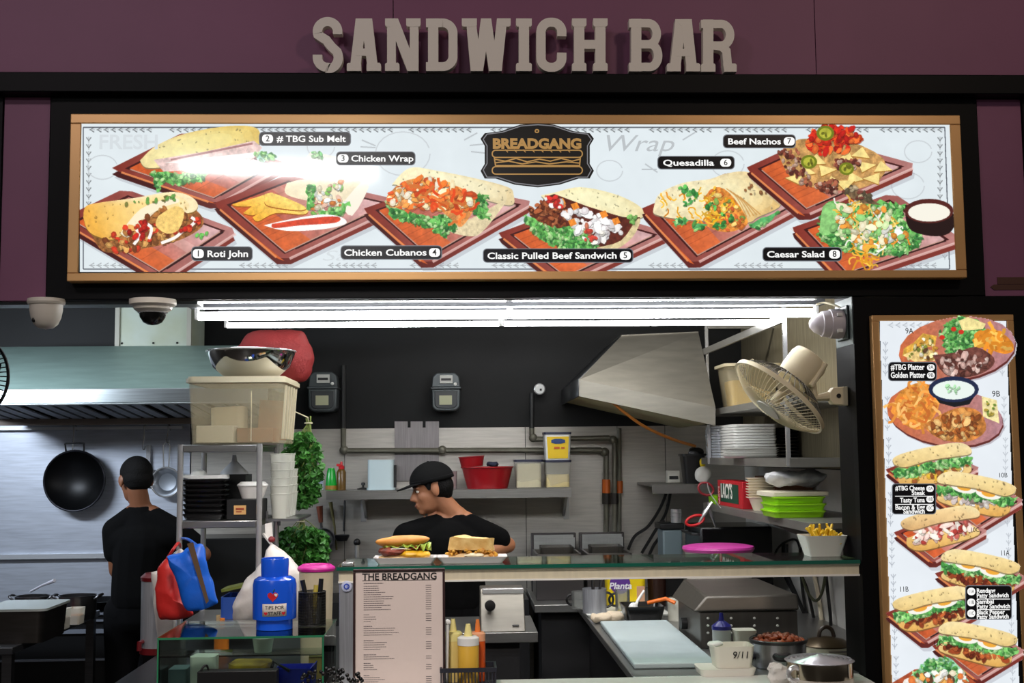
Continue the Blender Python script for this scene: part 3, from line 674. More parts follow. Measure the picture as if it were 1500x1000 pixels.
ML=thing('menu_lightbox','long backlit food menu panel in gold frame on the black header, below the white letters','lit menu',tuple(at(757,407,0)))
mo=Vector(ML.location)
xa,xb=X(101,-.05,290),X(1411,-.05,290); za,zb=Z(409.5,-.05,757),Z(168,-.05,757); ia,ib=X(117.2,-.05,290),X(1395.5,-.05,290); ja,jb=Z(397.6,-.05,757),Z(182,-.05,757)
def frame_geo(xa,xb,za,zb,ia,ib,ja,jb,y0,y1,o):
    g=[g_box(xa,xb,y0,y1,jb,zb),g_box(xa,xb,y0,y1,za,ja),g_box(xa,ia,y0,y1,ja,jb),g_box(ib,xb,y0,y1,ja,jb)]
    return [mv(q,-o) for q in g]
obj('frame',frame_geo(xa,xb,za,zb,ia,ib,ja,jb,-.055,-.001,mo),GOLD,ML,bevel=.003)
obj('backing',[mv(g_box(ia-.002,ib+.002,-.048,-.002,ja-.002,jb+.002),-mo)],INKK,ML)
cv.mesh('printed_panel',-.0495,PRINT,ML)
YT=-.0505
def pill(parent,name,x0,y0,x1,y1,y,rad=5,m=INKD,th=.0012,border=True):
    def rr(x0,y0,x1,y1,r):
        out=[]
        for cx,cy,a0 in ((x1-r,y0+r,90),(x0+r,y0+r,180),(x0+r,y1-r,270),(x1-r,y1-r,0)):
            a0={90:0,180:90,270:180,0:270}[a0]
            for i in range(5):
                a=math.radians(a0+90*i/4); p=at(cx+r*math.cos(a),cy-r*math.sin(a),y); out.append((p.x-parent.location.x,p.z-parent.location.z))
        return out
    o=Vector(parent.location)
    g=g_prism(rr(x0,y0,x1,y1,rad),y-th-o.y,y-o.y); gs=[g+(0,)]
    if border: gs.append(g_prism(rr(x0-1.2,y0-1.2,x1+1.2,y1+1.2,rad+1),y-th*.5-o.y,y-o.y)+(1,))
    return obj(name,gs,[m,litink('pill_edge',(120,124,132),.8)] if border else m,parent,smooth=0)
def ptext(parent,s,x0,x1,yc,h,y,m=INKW,bold=.02,shear=0,name='lettering',ap=None):
    o=ap if ap is not None else parent; p=at((x0+x1)/2,yc,y); L=Vector(parent.location)
    return text(name,s,h*k(y)*1.38,m,o,tuple(p-L),bold,width=(x1-x0)*k(y),shear=shear)
def dish(parent,s,num,x0,y0,x1,y1,tx0,tx1,nx,y=YT,lines=None):
    pl=pill(parent,'dish_label',x0,y0,x1,y1,y)
    yc=(y0+y1)/2
    ptext(parent,s,tx0,tx1,yc+.5,(y1-y0)*.52,y-.0022,ap=pl)
    nb=pill(parent,'number_badge',nx-8,y0+3,nx+8,y1-3,y-.0014,5,INKW,border=False); nb.parent=pl
    ptext(parent,num,nx-3,nx+3,yc,(y1-y0)*.5,y-.0036,INKK,.01,ap=pl)
dish(ML,'# TBG Sub Melt','2',380.5,194,513,212.5,405,507,392)
dish(ML,'Chicken Wrap','3',493.5,223,607.5,241,514,606,502.5)
dish(ML,'Roti John','1',281.5,362,369,381,304,363,290.5)
dish(ML,'Chicken Cubanos','4',500,360.5,646.5,379,504,625,636.5)
dish(ML,'Classic Pulled Beef Sandwich','5',708.5,365,926.5,383.5,713,905,916)
dish(ML,'Quesadilla','6',964,229.5,1075,247,970,1047,1063)
dish(ML,'Beef Nachos','7',1060,198,1164.5,216,1065,1145,1156)
dish(ML,'Caesar Salad','8',1118,363,1232,381.5,1122.5,1209,1222.5)
ptext(ML,'FRESH',146,231,209,22,YT,litink('lit_pale_ink',(204,212,216)),.02,name='sketch_lettering')
ptext(ML,'Wrap',882,984,211,26,YT,litink('lit_pale_ink2',(184,190,194)),.0,.3,name='sketch_lettering')
ptext(ML,'Salad',468,560,375,16,YT,litink('lit_pale_ink',(204,212,216)),-.005,.3,name='sketch_lettering')
# crest shaped plaque
def px2(pts,par,y): return [(at(a,b,y).x-par.location.x,at(a,b,y).z-par.location.z) for a,b in pts]
half=[(788,180.5),(812,182.5),(840,192),(864,195),(870,203),(864,213),(864,240),(870,250),(864,261),(848,261),(820,270),(788,274)]
crest=half+[(2*787-a,b) for a,b in half[::-1][1:-1]]
def scl(pts,f,c=(787,227)): return [(c[0]+(a-c[0])*f,c[1]+(b-c[1])*f) for a,b in pts]
o_=Vector(ML.location); yq=-.056-o_.y
pq=obj('crest_plaque',[g_prism(px2(crest,ML,-.056),yq,-.0505-o_.y)],mat('crest_black',(14,13,13),.45),ML,smooth=0)
obj('crest_outline',[g_ribbon(px2(scl(crest,.955),ML,-.056),.0035,yq-.0008,yq,True)],litink('crest_line',(170,170,176),.5),pq,smooth=0)
ptext(ML,'BREADGANG',720.5,853,211,15,-.0572,GOLDI,.05,ap=pq)
def rrect(x0,y0,x1,y1,r,n=5):
    out=[]
    for cx,cy,a0 in ((x1-r,y0+r,0),(x0+r,y0+r,90),(x0+r,y1-r,180),(x1-r,y1-r,270)):
        out+=[(cx+r*math.cos(math.radians(a0+90*i/n)),cy-r*math.sin(math.radians(a0+90*i/n))) for i in range(n+1)]
    return out
em=[]
for pts,cl in ((rrect(721,220,853,230.5,5),True),(rrect(721,244,853,255,5.2),True),([(724,233),(740,236),(756,232),(772,237),(790,233),(806,236),(822,232),(838,236),(850,233)],False),
   ([(725,238.5),(745,236),(765,240),(785,237),(805,240),(830,237),(850,239)],False),([(727,242.5),(850,242.5)],False),([(724,231),(726,243)],False),([(850,231),(849,243)],False),(rrect(784,190,789,194,2),True)):
    em.append(g_ribbon(px2(pts,ML,-.056),.0042,yq-.0009-.0001*len(em),yq,cl))
for i in range(8): em.append(g_ribbon(px2([(740+i*13,219),(744+i*13,223)],ML,-.056),.003,yq-.0008,yq))
obj('roll_emblem',em,GOLDI,pq,smooth=0)
# ---------------------------------------------------------------- side menu on the column
cs=Canvas(1272,462,1500,1032,(226,232,238),0.0)
PAN=[(1288.5,470),(1473.5,470),(1494,1031),(1308,1031)]
cs.fill(PAN,(228,234,240),1,.01,30)
for a in (500,580,640,720,780,840,900,960):
    x=1296+(a-470)*.034; chev(cs,a,a+50,x,True,(160,166,176)); chev(cs,a,a+50,x+171,True,(176,182,190))
chev(cs,1300,1460,476,False,(170,176,184))
def oval(cx,cy,rx,ry,rt=0):
    cs.ell(cx+3,cy+5,rx,ry,(160,150,160),.6,rt); cs.ell(cx+1,cy+3,rx,ry,(96,40,36),1,rt); cs.ell(cx,cy,rx,ry,(200,104,62),1,rt,.08,c2=(176,130,140),g=(cx-rx,cy,cx+rx,cy))
oval(1402,510,86,46,-.12)
cs.lettuce([(1376,486),(1392,470),(1410,463),(1440,476),(1440,494),(1420,516),(1386,518)]); cs.fill([(1404,470),(1418,464),(1444,474),(1440,482),(1410,484)],(236,220,150),1,.1,4)
cs.fill([(1424,498),(1440,484),(1462,484),(1482,500),(1484,514),(1470,518),(1450,512),(1430,506)],(214,130,40),1,.2,5,smooth=3); cs.curls([(1426,496),(1462,484),(1482,506),(1450,512)],26,18,5,[(240,170,60),(226,140,40),(246,190,90)])
cs.fill([(1338,502),(1352,488),(1372,492),(1370,506),(1350,510),(1322,522),(1324,510)],(222,170,70),1,.2,4); cs.fill([(1322,520),(1350,508),(1374,516),(1372,528),(1340,530)],(232,200,130),1,.2,4)
cs.speck([(1340,500),(1370,492),(1372,526),(1330,526)],40,1.5,3.5,[(240,220,160),(120,130,50),(250,240,210),(90,60,40),(206,150,60)])
cs.fill([(1366,520),(1400,516),(1430,508),(1456,524),(1450,540),(1420,552),(1384,548)],(104,60,52),1,.25,4,smooth=3); cs.speck([(1370,524),(1430,512),(1452,530),(1420,550),(1386,546)],50,2,5,[(130,80,70),(84,46,40),(206,170,160),(226,196,186)],2.2)
for x,y in ((1397,482),(1380,494),(1408,486)): cs.ell(x,y,4,3.5,(206,50,34))
oval(1384,608,86,44,.16)
cs.fill([(1306,598),(1320,572),(1350,560),(1372,574),(1374,600),(1350,628),(1326,622)],(226,146,60),1,.2,5,smooth=3); cs.curls([(1308,596),(1346,562),(1372,580),(1350,628),(1322,620)],60,20,4,[(240,166,80),(250,190,110),(220,120,50),(236,150,60)])
cs.fill([(1350,624),(1380,606),(1410,596),(1436,604),(1444,630),(1420,646),(1380,644)],(196,124,60),1,.25,5,smooth=3); cs.speck([(1356,624),(1410,600),(1440,612),(1424,644),(1380,640)],90,2,5,[(214,150,80),(170,92,40),(236,186,120),(130,70,34)],2)
cs.fill([(1438,580),(1460,586),(1464,620),(1440,610)],(236,220,160),1,.12,4); cs.speck([(1442,584),(1458,590),(1460,612),(1444,606)],14,1,2.4,[(170,150,60),(120,150,60)])
cs.fill([(1361,570),(1434,570),(1420,592),(1398,596),(1376,590)],(22,24,30)); cs.ell(1397,570,37,19,(30,40,72)); cs.ell(1397,571,31,14,(232,242,236)); cs.speck([(1384,564),(1406,564),(1404,576),(1386,574)],12,1,2.5,[(170,220,170)])
def sub(x,y,flip,fill,top=(226,196,130),W=110,egg=False):
    """filled roll on its board; x,y = centre of the board"""
    f=-1 if flip else 1
    X_=lambda a:x+f*a
    if flip: cs.tray((x-72,y-6),(x+8,y-34),(x+68,y+2),(x-4,y+46),8,(92,34,30),(214,100,44))
    else: cs.tray((x-66,y-2),(x+10,y-32),(x+76,y-4),(x-8,y+44),8,(92,34,30),(214,90,34))
    P=lambda pts:[(X_(a),y+b) for a,b in pts]
    cs.bread(P([(-46,6),(-20,-2),(40,-14),(58,-8),(58,2),(20,14),(-24,24),(-44,18)]),(222,170,90),(236,206,140),(x,y+20,x,y-8),4)
    if fill=='steak': cs.speck(P([(-46,-2),(40,-20),(58,-10),(20,10),(-34,18)]),70,2,4.5,[(150,84,44),(230,180,60),(246,206,90),(110,60,34),(240,236,220)])
    elif fill=='tuna': cs.speck(P([(-46,0),(40,-16),(58,-8),(20,8),(-34,14)]),60,2,5,[(214,206,200),(190,176,172),(236,232,226),(150,130,120)])
    elif fill=='bacon': cs.speck(P([(-48,-2),(40,-18),(58,-10),(20,8),(-36,14)]),60,2,5,[(206,100,90),(246,206,196),(250,240,226),(170,60,54)],2.6)
    else: cs.speck(P([(-46,2),(40,-14),(56,-6),(20,10),(-34,16)]),70,2,4.5,[(150,66,34),(110,44,26),(190,96,50),(96,36,24)],2.2)
    if fill!='bacon': cs.lettuce(P([(-54,-2),(-20,-8),(20,-18),(60,-20),(62,-10),(20,-4),(-30,8),(-52,10)]),(130,200,110))
    if egg:
        for a,b in ((-14,-9),(22,-18)): cs.egg(X_(a),y+b,19,8,-.2*f); cs.fill(P([(a-16,b-4),(a+14,b-9),(a+16,b-4),(a-14,b+1)]),(236,140,60),.9,.08,3,smooth=3)
    cs.bread(P([(-52,-10),(-54,-18),(-40,-26),(0,-36),(40,-42),(58,-36),(60,-26),(40,-22),(0,-16),(-36,-6)]),top,(244,224,170),(x,y-10,x,y-38),5,.06)
sub(1362,690,False,'steak'); sub(1434,732,True,'tuna',egg=True); sub(1374,782,False,'bacon',(214,172,116))
sub(1440,846,True,'meat',egg=True); sub(1362,900,False,'meat',egg=True); sub(1436,952,True,'meat',egg=True)
cs.fill([(1300,1004),(1340,980),(1400,976),(1430,1000),(1420,1032),(1310,1032)],(170,80,50),1,.1,5); cs.lettuce([(1334,986),(1360,966),(1390,962),(1412,984),(1420,1010),(1350,1012)],(150,206,170))
cs.speck([(1330,990),(1410,980),(1425,1030),(1320,1030)],90,2.5,6,[(250,248,240),(240,170,90),(226,120,60),(90,60,40),(236,220,190)])
SM=thing('menu_lightbox','tall backlit food menu panel in gold frame on the black column at right','lit menu',tuple(at(1392,1030,0)))
mo=Vector(SM.location); ys=-.03
xa,xb=X(1277,ys,470),X(1484.5,ys,470); za,zb=Z(1046,ys,1392),Z(461,ys,1392); ia,ib=X(1287.5,ys,470),X(1474.5,ys,470); ja,jb=Z(1033,ys,1392),Z(470,ys,1392)
obj('frame',frame_geo(xa,xb,za,zb,ia,ib,ja,jb,ys-.003,-.001,mo),GOLD,SM,bevel=.002)
obj('backing',[mv(g_box(ia-.001,ib+.001,-.028,-.002,ja-.001,jb+.001),-mo)],INKK,SM)
cs.mesh('printed_panel',ys-.006,PRINT,SM)
yt=ys-.0068
pl=pill(SM,'dish_label',1302,531,1371,557,yt,5)
ptext(SM,'#TBG Platter',1304,1355,538,8.5,yt-.0022,ap=pl); ptext(SM,'Golden Platter',1304,1356,549.5,8.5,yt-.0022,ap=pl)
for yy,t in ((538,'9A'),(549.5,'9B')):
    nb=pill(SM,'number_badge',1358,yy-4.5,1369,yy+4.5,yt-.0014,4,INKW,border=False); nb.parent=pl; ptext(SM,t,1359.5,1367.5,yy,6,yt-.0036,INKK,0,ap=pl)
pl=pill(SM,'dish_label',1307.5,709,1370,752,yt,4)
for yy,t,a in ((715,'#TBG Cheese',1311),(722,'Steak',1335),(732.5,'Tasty Tuna',1318),(743,'Bacon & Egg',1311),(749,'Sandwich',1323)): ptext(SM,t,a,1355,yy,7,yt-.0022,ap=pl)
for yy,t in ((715.5,'10A'),(731,'10B'),(744,'10C')):
    nb=pill(SM,'number_badge',1357,yy-4.5,1367.5,yy+4.5,yt-.0014,4,INKW,border=False); nb.parent=pl; ptext(SM,t,1358.5,1366,yy,5,yt-.0036,INKK,0,ap=pl)
obj('divider',[g_prism(px2([(1311,q),(1367,q),(1367,q+1),(1311,q+1)],SM,yt),yt-.0022-mo.y,yt-.001-mo.y) for q in (726,738)],INKW,pl,smooth=0)
pl=pill(SM,'dish_label',1415,858,1481,906,yt,4)
for yy,t,b in ((865,'Rendang',1458),(872,'Patty Sandwich',1478),(881,'Sambal',1456),(888,'Patty Sandwich',1480),(896.5,'Black Pepper',1472),(903,'Patty Sandwich',1478)): ptext(SM,t,1430.5,b,yy,6.5,yt-.0022,ap=pl)
for yy,t in ((866,'11A'),(882,'11B'),(898,'11C')):
    nb=pill(SM,'number_badge',1417,yy-5.5,1428.5,yy+5.5,yt-.0014,5,INKW,border=False); nb.parent=pl; ptext(SM,t,1419,1426.5,yy,5,yt-.0036,INKK,0,ap=pl)
obj('divider',[g_prism(px2([(1431,q),(1479,q),(1479,q+1),(1431,q+1)],SM,yt),yt-.0022-mo.y,yt-.001-mo.y) for q in (876.5,892)],INKW,pl,smooth=0)
for t,x,yy,h in (('9A',1332,485,9),('9B',1459,577,9),('10B',1469,696,7),('10C',1428,776,7),('11A',1472,810,8),('11B',1324,863,8),('11C',1374,942,8)):
    ptext(SM,t,x-6,x+6,yy,h,yt-.001,INKK,0,name='plate_number')
# ================================================================== lamps, hoods and everything on the upper walls
ZC_REAR=.8605
TUBE=mat('lamp_tube',(252,253,255),.4,emit=TUBE_E); BATTEN=mat('lamp_batten',(120,122,126),.5)
def fluoro(label,px0,px1,py,y,r,joint=None,housing=True,drop=.0):
    a=at(px0,py,y); b=at(px1,py,y); z=(a.z+b.z)/2; xm=(a.x+b.x)/2
    t=thing('fluorescent_lamp',label,'lamp',(xm,y,z),group='tube lamps under the ceiling')
    if housing:
        part(t,'batten',[g_box(a.x-.02,b.x+.02,y-.035,y+.035,z+r+.012,z+r+.06)],BATTEN,bevel=.004)
    n=2
    for i in range(n):
        x0=a.x+(b.x-a.x)*i/n+.012; x1=a.x+(b.x-a.x)*(i+1)/n-.012
        tb=part(t,'tube',[rot(g_cyl(r,-(x1-x0)/2,(x1-x0)/2,14),'Y',90)],TUBE); tb.location=Vector(((x0+x1)/2-xm,0,0)); 
        for v in tb.data.vertices: v.co+=Vector(t.location)
        for e0 in (x0-.012,x1): part(t,'end_cap',[g_box(e0,e0+.012,y-r*.9,y+r*.9,z-r*.8,z+r+.02)],WHITE)
    if drop:
        for x in (a.x+.15,b.x-.15): part(t,'hanger_rod',[g_tube([(x,y,z+r+.05),(x,y,3.0)],.006,6)],STEELD)
    return t
fluoro('thick bright tube lamp under the header, the lower front one of the lamps',286,1198,460.5,.40,.0165,drop=1)
fluoro('thinner tube lamp hanging further back, lowest in view',329,1133,474,1.07,.0115,drop=1)
fluoro('slim tube lamp tucked right behind the header, mostly hidden',286,1196,438,.12,.009,drop=1)
# grey rail behind the header where the cameras hang
struct('trim_8',[g_box(-2.6,X(290,.06,440),.052,.15,Z(446,.052,100),z_hd+.03)],mat('grey_rail',(120,130,134),.4))
struct('trim_9',[g_box(X(290,.06,440),xc,.052,.06,Z(439.5,.052,700),z_hd+.03)],mat('grey_rail',(120,130,134),.4))
# --- dome cameras
p=at(68,438,-.0); t=thing('security_camera','white round turret camera under the header, further left','camera',p,group='ceiling cameras')
CAMW=mat('camera_white',(204,198,186),.45)
obj('base_ring',[g_lathe([(0,0),(.062,0),(.064,-.012),(.060,-.02),(0,-.02)],32)],CAMW,t)
obj('shell',[g_lathe([(0,-.018),(.056,-.018),(.055,-.04),(.050,-.065),(.040,-.088),(.025,-.101),(0,-.106)],32)],CAMW,t)
obj('lens',[g_ell((-.030,-.034,-.076),(.007,.006,.009),10,8)],BLACKG,t)
p=at(224,439,-.0); t=thing('security_camera','white flanged dome camera with black glass bubble, nearer the lamps','camera',p,group='ceiling cameras')
obj('flange',[g_lathe([(0,0),(.080,0),(.080,-.018),(.066,-.026),(.064,-.034),(.050,-.044),(0,-.044)],36)],CAMW,t)
obj('chrome_ring',[g_torus((0,0,-.044),.047,.004,28,8)],CHROME,t)
obj('bubble',[g_lathe([(.046,-.044),(.043,-.062),(.032,-.079),(.016,-.087),(0,-.089)],28)],BLACKG,t)
# --- alarm sounder on the column
p=at(1246,474,.10); t=thing('alarm_sounder','white ribbed cone shaped alarm on the column above the fan','alarm',(xc-.003,.10,p.z))
L=[(0,.128),(.016,.124),(.032,.108),(.042,.085),(.0455,.083),(.047,.078),(.0495,.055),(.053,.053),(.0535,.047),(.055,.02),(.052,.004),(.02,.004)]
obj('horn',[xf(g_lathe(L,32),Matrix.Rotation(-PI/2,4,'Y'))],mat('alarm_white',(196,190,196),.45),t)
obj('back_plate',[g_box(-.008,0,-.062,.062,-.062,.062)],mat('dark_green_plastic',(30,44,42),.5),t,bevel=.01)
[obj('clip',[g_cbox(-.03,-.05,q,.02,.012,.012)],WHITE,t,bevel=.002) for q in (.028,-.03)]
# cable over the lamp end
solo('lamp_cable','thin beige cable looping from the lamp end to the column','cable',[g_tube(sub_lin([at(1196,446,.2),at(1206,443,.2),at(1220,446,.15),at(1234,452,.12),at(1243,456,.1)],5),.004,6)],CREAM)
# --- left extraction hood
HOODG=steel('hood_greenish_steel',(150,176,170),.5,(1,1,8),.08,.35); LIP=steel('hood_lip_steel',(196,204,206),.3)
xa,xb=X(-70,2.0),X(392,2.0,570); y0=2.0
zt=Z(507,2.45,150); z1=Z(569,y0,150); z2=Z(590,y0,150); z3=Z(613,2.5,150); z4=Z(622,2.5,150)
t=thing('extraction_hood','long greenish steel hood with slatted filters over the stove at left','hood',((xa+xb)/2,2.4,z4))
part(t,'front_panel',[g_hex([(xa,y0,z1),(xb,y0,z1),(xb,y0+.02,z1),(xa,y0+.02,z1),(xa,2.45,zt),(xb,2.45,zt),(xb,2.47,zt),(xa,2.47,zt)]),g_box(xa,xb,2.47,2.96,zt-.01,zt),g_prismx([(y0+.01,z1),(2.47,zt),(2.96,zt),(2.96,z1)],xb-.01,xb)],HOODG)
part(t,'lip',[g_box(xa,xb,y0-.012,y0+.012,z2,z1),g_box(xa,xb,y0-.012,y0+.06,z2-.008,z2)],LIP,bevel=.003)
part(t,'gutter',[g_box(xa,xb,2.48,2.53,z4,z3)],steel('gutter_steel',(120,108,100),.5,(1,1,30),.1,.3))
part(t,'back_box',[g_box(xa,xb,2.54,2.96,z4+.02,z1),g_prismx([(y0+.02,z2),(2.5,z3+.005),(2.5,zt-.1),(y0+.04,z1-.01)],xa,xa+.01)],STEELD)
nf=5; fw=(xb-xa)/nf; FIL=steel('filter_steel',(150,158,170),.5,(1,1,30),.1,.2)
for i in range(nf):
    gx=[]; fx0=xa+fw*i
    for j in range(4):
        s0=fx0+.012+j*(fw-.024)/4; wd=(fw-.024)/4*.70
        gx.append(g_hex([(s0,2.06,z2-.005),(s0+wd,2.06,z2-.005),(s0+wd+.05,2.47,z3+.0),(s0+.05,2.47,z3+.0),(s0,2.06,z2+.002),(s0+wd,2.06,z2+.002),(s0+wd+.05,2.47,z3+.008),(s0+.05,2.47,z3+.008)]))
    gx.append(g_box(fx0+.002,fx0+fw-.002,2.045,2.06,z2-.006,z2+.008))
    part(t,'baffle_filter',gx,FIL)
part(t,'filter_recess',[g_hex([(xa,2.05,z2+.012),(xb,2.05,z2+.012),(xb,2.5,z3+.02),(xa,2.5,z3+.02),(xa,2.05,z2+.03),(xb,2.05,z2+.03),(xb,2.5,z3+.04),(xa,2.5,z3+.04)])],mat('recess_black',(12,12,13),.8))  # plain black sheet behind the filter slats
# duct box going up
p0=at(172,505,2.5); p1=at(277,505,2.5)
t=thing('duct_box','pale square duct rising from the left hood, grease stained at the foot','duct',((p0.x+p1.x)/2,2.7,zt))
DUCT=mat('duct_paint',(176,188,180),.45,var2=(160,166,140),vscale=4)
obj('casing',[g_box(-(p1.x-p0.x)/2,(p1.x-p0.x)/2,-.2,.2,.004,2.99-zt)],DUCT,t)
for s in (-1,1): obj('corner_trim',[g_box(s*(p1.x-p0.x)/2-.012,s*(p1.x-p0.x)/2+.012,-.212,-.19,.004,2.99-zt)],mat('duct_trim',(160,158,146),.5),t)
for a in (-.17,0,.13): obj('rivet',[g_ell((a,-.203,.02),(.006,.006,.006),8,6)],BLACK,t)
# --- right extraction hood
A=at(910,492,2.3);B=at(1023,487,2.3);Cc=at(848,556,1.9);Dd=at(848,580,1.9);E1=at(1048,596,1.9);E=at(1048,623,1.9)
bk=lambda v,y=2.97: Vector((v.x,y,v.z))
t=thing('extraction_hood','tapered brushed steel hood over the fryers, hose below it','hood',(E.x,2.4,E.z))
HR=steel('hood_right_steel',(134,130,120),.42,(1,1,6),.1,.7)
part(t,'front_panel',[g_hex([Cc,E1,E1+Vector((0,.015,0)),Cc+Vector((0,.015,0)),A,B,B+Vector((0,.015,0)),A+Vector((0,.015,0))]),g_hex([Dd,E,E+Vector((0,.015,0)),Dd+Vector((0,.015,0)),Cc,E1,E1+Vector((0,.015,0)),Cc+Vector((0,.015,0))])],HR)
part(t,'side_panel',[([tuple(Dd),tuple(Cc),tuple(A),tuple(bk(A)),tuple(bk(Cc)),tuple(bk(Dd))],[(0,1,2,3,4,5)])],mat('hood_side_shade',(70,72,74),.35,.8),solid=.006)  # reflection of the black wall put into the darker side colour
part(t,'top_plate',[g_hex([A,B,bk(B),bk(A)]+[v+Vector((0,0,.006)) for v in (A,B,bk(B),bk(A))])],HR)
up=Vector((0,0,.012)); i0=Vector((.03,.02,0))
part(t,'inner_panel',[g_hex([Dd+up+i0,E+up,bk(E)+up,bk(Dd)+up+Vector((.03,0,0)),Dd+up*2+i0,E+up*2,bk(E)+up*2,bk(Dd)+up*2+Vector((.03,0,0))])],mat('hood_inside',(196,198,160),.5,var2=(150,130,80),vscale=3))
part(t,'grease_stain',[g_tube(sub_lin([at(876,582,1.96),at(880,580,2.1),at(892,584,2.3)],4),.008,6)],mat('grease_brown',(120,80,30),.5))
part(t,'hose',[g_tube(sub_lin([at(872,581,1.95),at(890,584,1.93),at(915,604,2.0),at(945,625,2.1),at(985,643,2.25),at(1018,653,2.4)],6),.008,8)],mat('orange_hose',(176,110,40),.5))
# --- gas meters
METER=mat('meter_grey',(74,80,82),.4,.3); METD=mat('meter_dark',(48,52,54),.45)
def meter(px,py0,py1,label):
    y=2.86; p=at(px,py1,y); kk=k(y); h=(py1-py0)*kk; wd=44*kk
    t=thing('gas_meter',label,'gas meter',p,group='gas meters on the black wall')
    hull=[(-wd*.46,h*.1),(-wd*.36,h*.02),(-wd*.28,0),(wd*.28,0),(wd*.36,h*.02),(wd*.46,h*.1),(wd*.47,h*.58),(-wd*.47,h*.58)]
    obj('body',[g_prism(hull,-.04,.13)],METER,t,bevel=.008)
    obj('face_recess',[g_prism([(x*.8,z*.78+h*.07) for x,z in hull],-.047,-.04)],METD,t,bevel=.003)
    obj('seam_flange',[g_box(-wd*.5,wd*.5,-.05,.13,h*.57,h*.62)],METER,t,bevel=.003)
    obj('index_housing',[g_prism([(-wd*.48,h*.62),(wd*.48,h*.62),(wd*.44,h*.9),(wd*.3,h),(-wd*.3,h),(-wd*.44,h*.9)],-.02,.13)],METER,t,bevel=.006)
    c=obj('counter_window',[g_box(-wd*.2,wd*.22,-.032,-.02,h*.72,h*.93)],mat('meter_label',(190,190,184),.5),t)
    obj('digit_slot',[g_box(-wd*.16,wd*.17,-.034,-.032,h*.79,h*.85)],BLACK,c)
    obj('rating_plate',[g_box(-wd*.22,wd*.2,-.050,-.047,h*.16,h*.40)],mat('meter_plate',(170,172,140),.5),t)
    obj('seal',[g_ell((wd*.31,-.024,h*.7),(.01,.006,.01),10,6)],WHITE,t)
    obj('wall_bracket',[g_box(-wd*.3,wd*.3,.13,.141,h*.2,h*.9)],METD,t)
    return t
meter(473.5,545,603,'grey gas meter beside the red net, further left'); meter(653.5,546,602,'grey gas meter above the notched steel sheet')
# --- round gauge and pipes
p=at(790,570,2.96); t=thing('wall_gauge','small round white gauge on the black wall','gauge',p)
obj('case',[xf(g_lathe([(0,0),(.034,0),(.034,.03),(.028,.034),(0,.034)],24),Matrix.Rotation(PI/2,4,'X'))],CHROME,t); obj('dial',[xf(g_cyl(.028,.034,.036,24),Matrix.Rotation(PI/2,4,'X'))],mat('dial_white',(214,216,214),.5),t)
obj('needle',[g_cbox(.006,-.038,-.004,.012,.003,.012)],BLACK,t)
obj('wall_mount',[xf(g_cyl(.012,-.04,.0,10),Matrix.Rotation(PI/2,4,'X'))],BLACK,t)
PIPE=mat('pipe_grey_paint',(104,102,90),.45,.4,var=.15,vscale=20); PIPEO=mat('pipe_orange',(190,92,24),.5); PIPED=mat('pipe_tar',(30,24,20),.6)
def pipe(label,pts,r,fit,val=None):
    W=[at(a,b,y) for a,b,y in pts]; c=W[0]
    t=thing('gas_pipe',label,'pipe',(c.x,c.y,min(q.z for q in W)),group='pipes on the back wall')
    ib=[i for i,q in enumerate(pts) if q[1]<627]; part(t,'run',[g_tube([at(pts[ib[-1]][0],627,pts[0][2])]+W[len(ib):],r,10)],PIPE)
    if pts[0][1]<600: part(t,'painted_run',[g_tube(W[:len(ib)]+[at(pts[ib[-1]][0],627,pts[0][2])],r,10)],mat('pipe_black_paint',(22,23,24),.5))
    for a,b,y in fit or (): part(t,'elbow',[g_ell(at(a,b,y),(r*1.7,r*1.7,r*1.7),12,8)],PIPE)
    if val:
        for (x,yt,yb,y,m) in val: part(t,'coupling',[g_tube([at(x,yt,y),at(x,yb,y)],r*1.5,10)],m)
    return t
yp=2.93
pipe('grey pipe running level across the back wall behind the notched sheet',[(503,535,yp),(503,655,yp),(507,660,yp),(880,659,yp),(888,666,yp),(888,800,yp)],.016,[(504,659,yp),(886,662,yp),(648,659,yp)],[(888,702,722,yp,PIPEO),(888,722,738,yp,PIPED),(648,655,663,yp,PIPE)])
pipe('grey pipe dropping from the gauge and turning right behind the yellow tub',[(779,575,2.88),(779,636,2.88),(784,643,2.88),(892,641,2.88),(900,648,2.88),(900,800,2.88)],.015,[(781,641,2.88),(898,644,2.88)],[(900,722,738,2.88,PIPED)])
pipe('straight upright grey pipe, rightmost of the three',[(907,620,yp),(907,800,yp)],.014,None,[(907,704,722,yp,PIPEO)])
SHEET=steel('dull_steel_sheet',(126,122,122),.45,(20,20,1),.12)
a=[(578,617),(597,617),(597,626),(601.5,626),(601.5,617),(619,617),(619,626),(623.5,626),(623.5,617),(643,617),(643,704),(578,704)]
solo('steel_sheet','dull steel sheet with two notches in its top edge, behind the man in the cap','steel sheet',[g_prism([(at(x,z,2.968).x,at(x,z,2.968).z) for x,z in a],2.968,2.975)],SHEET,smooth=0)
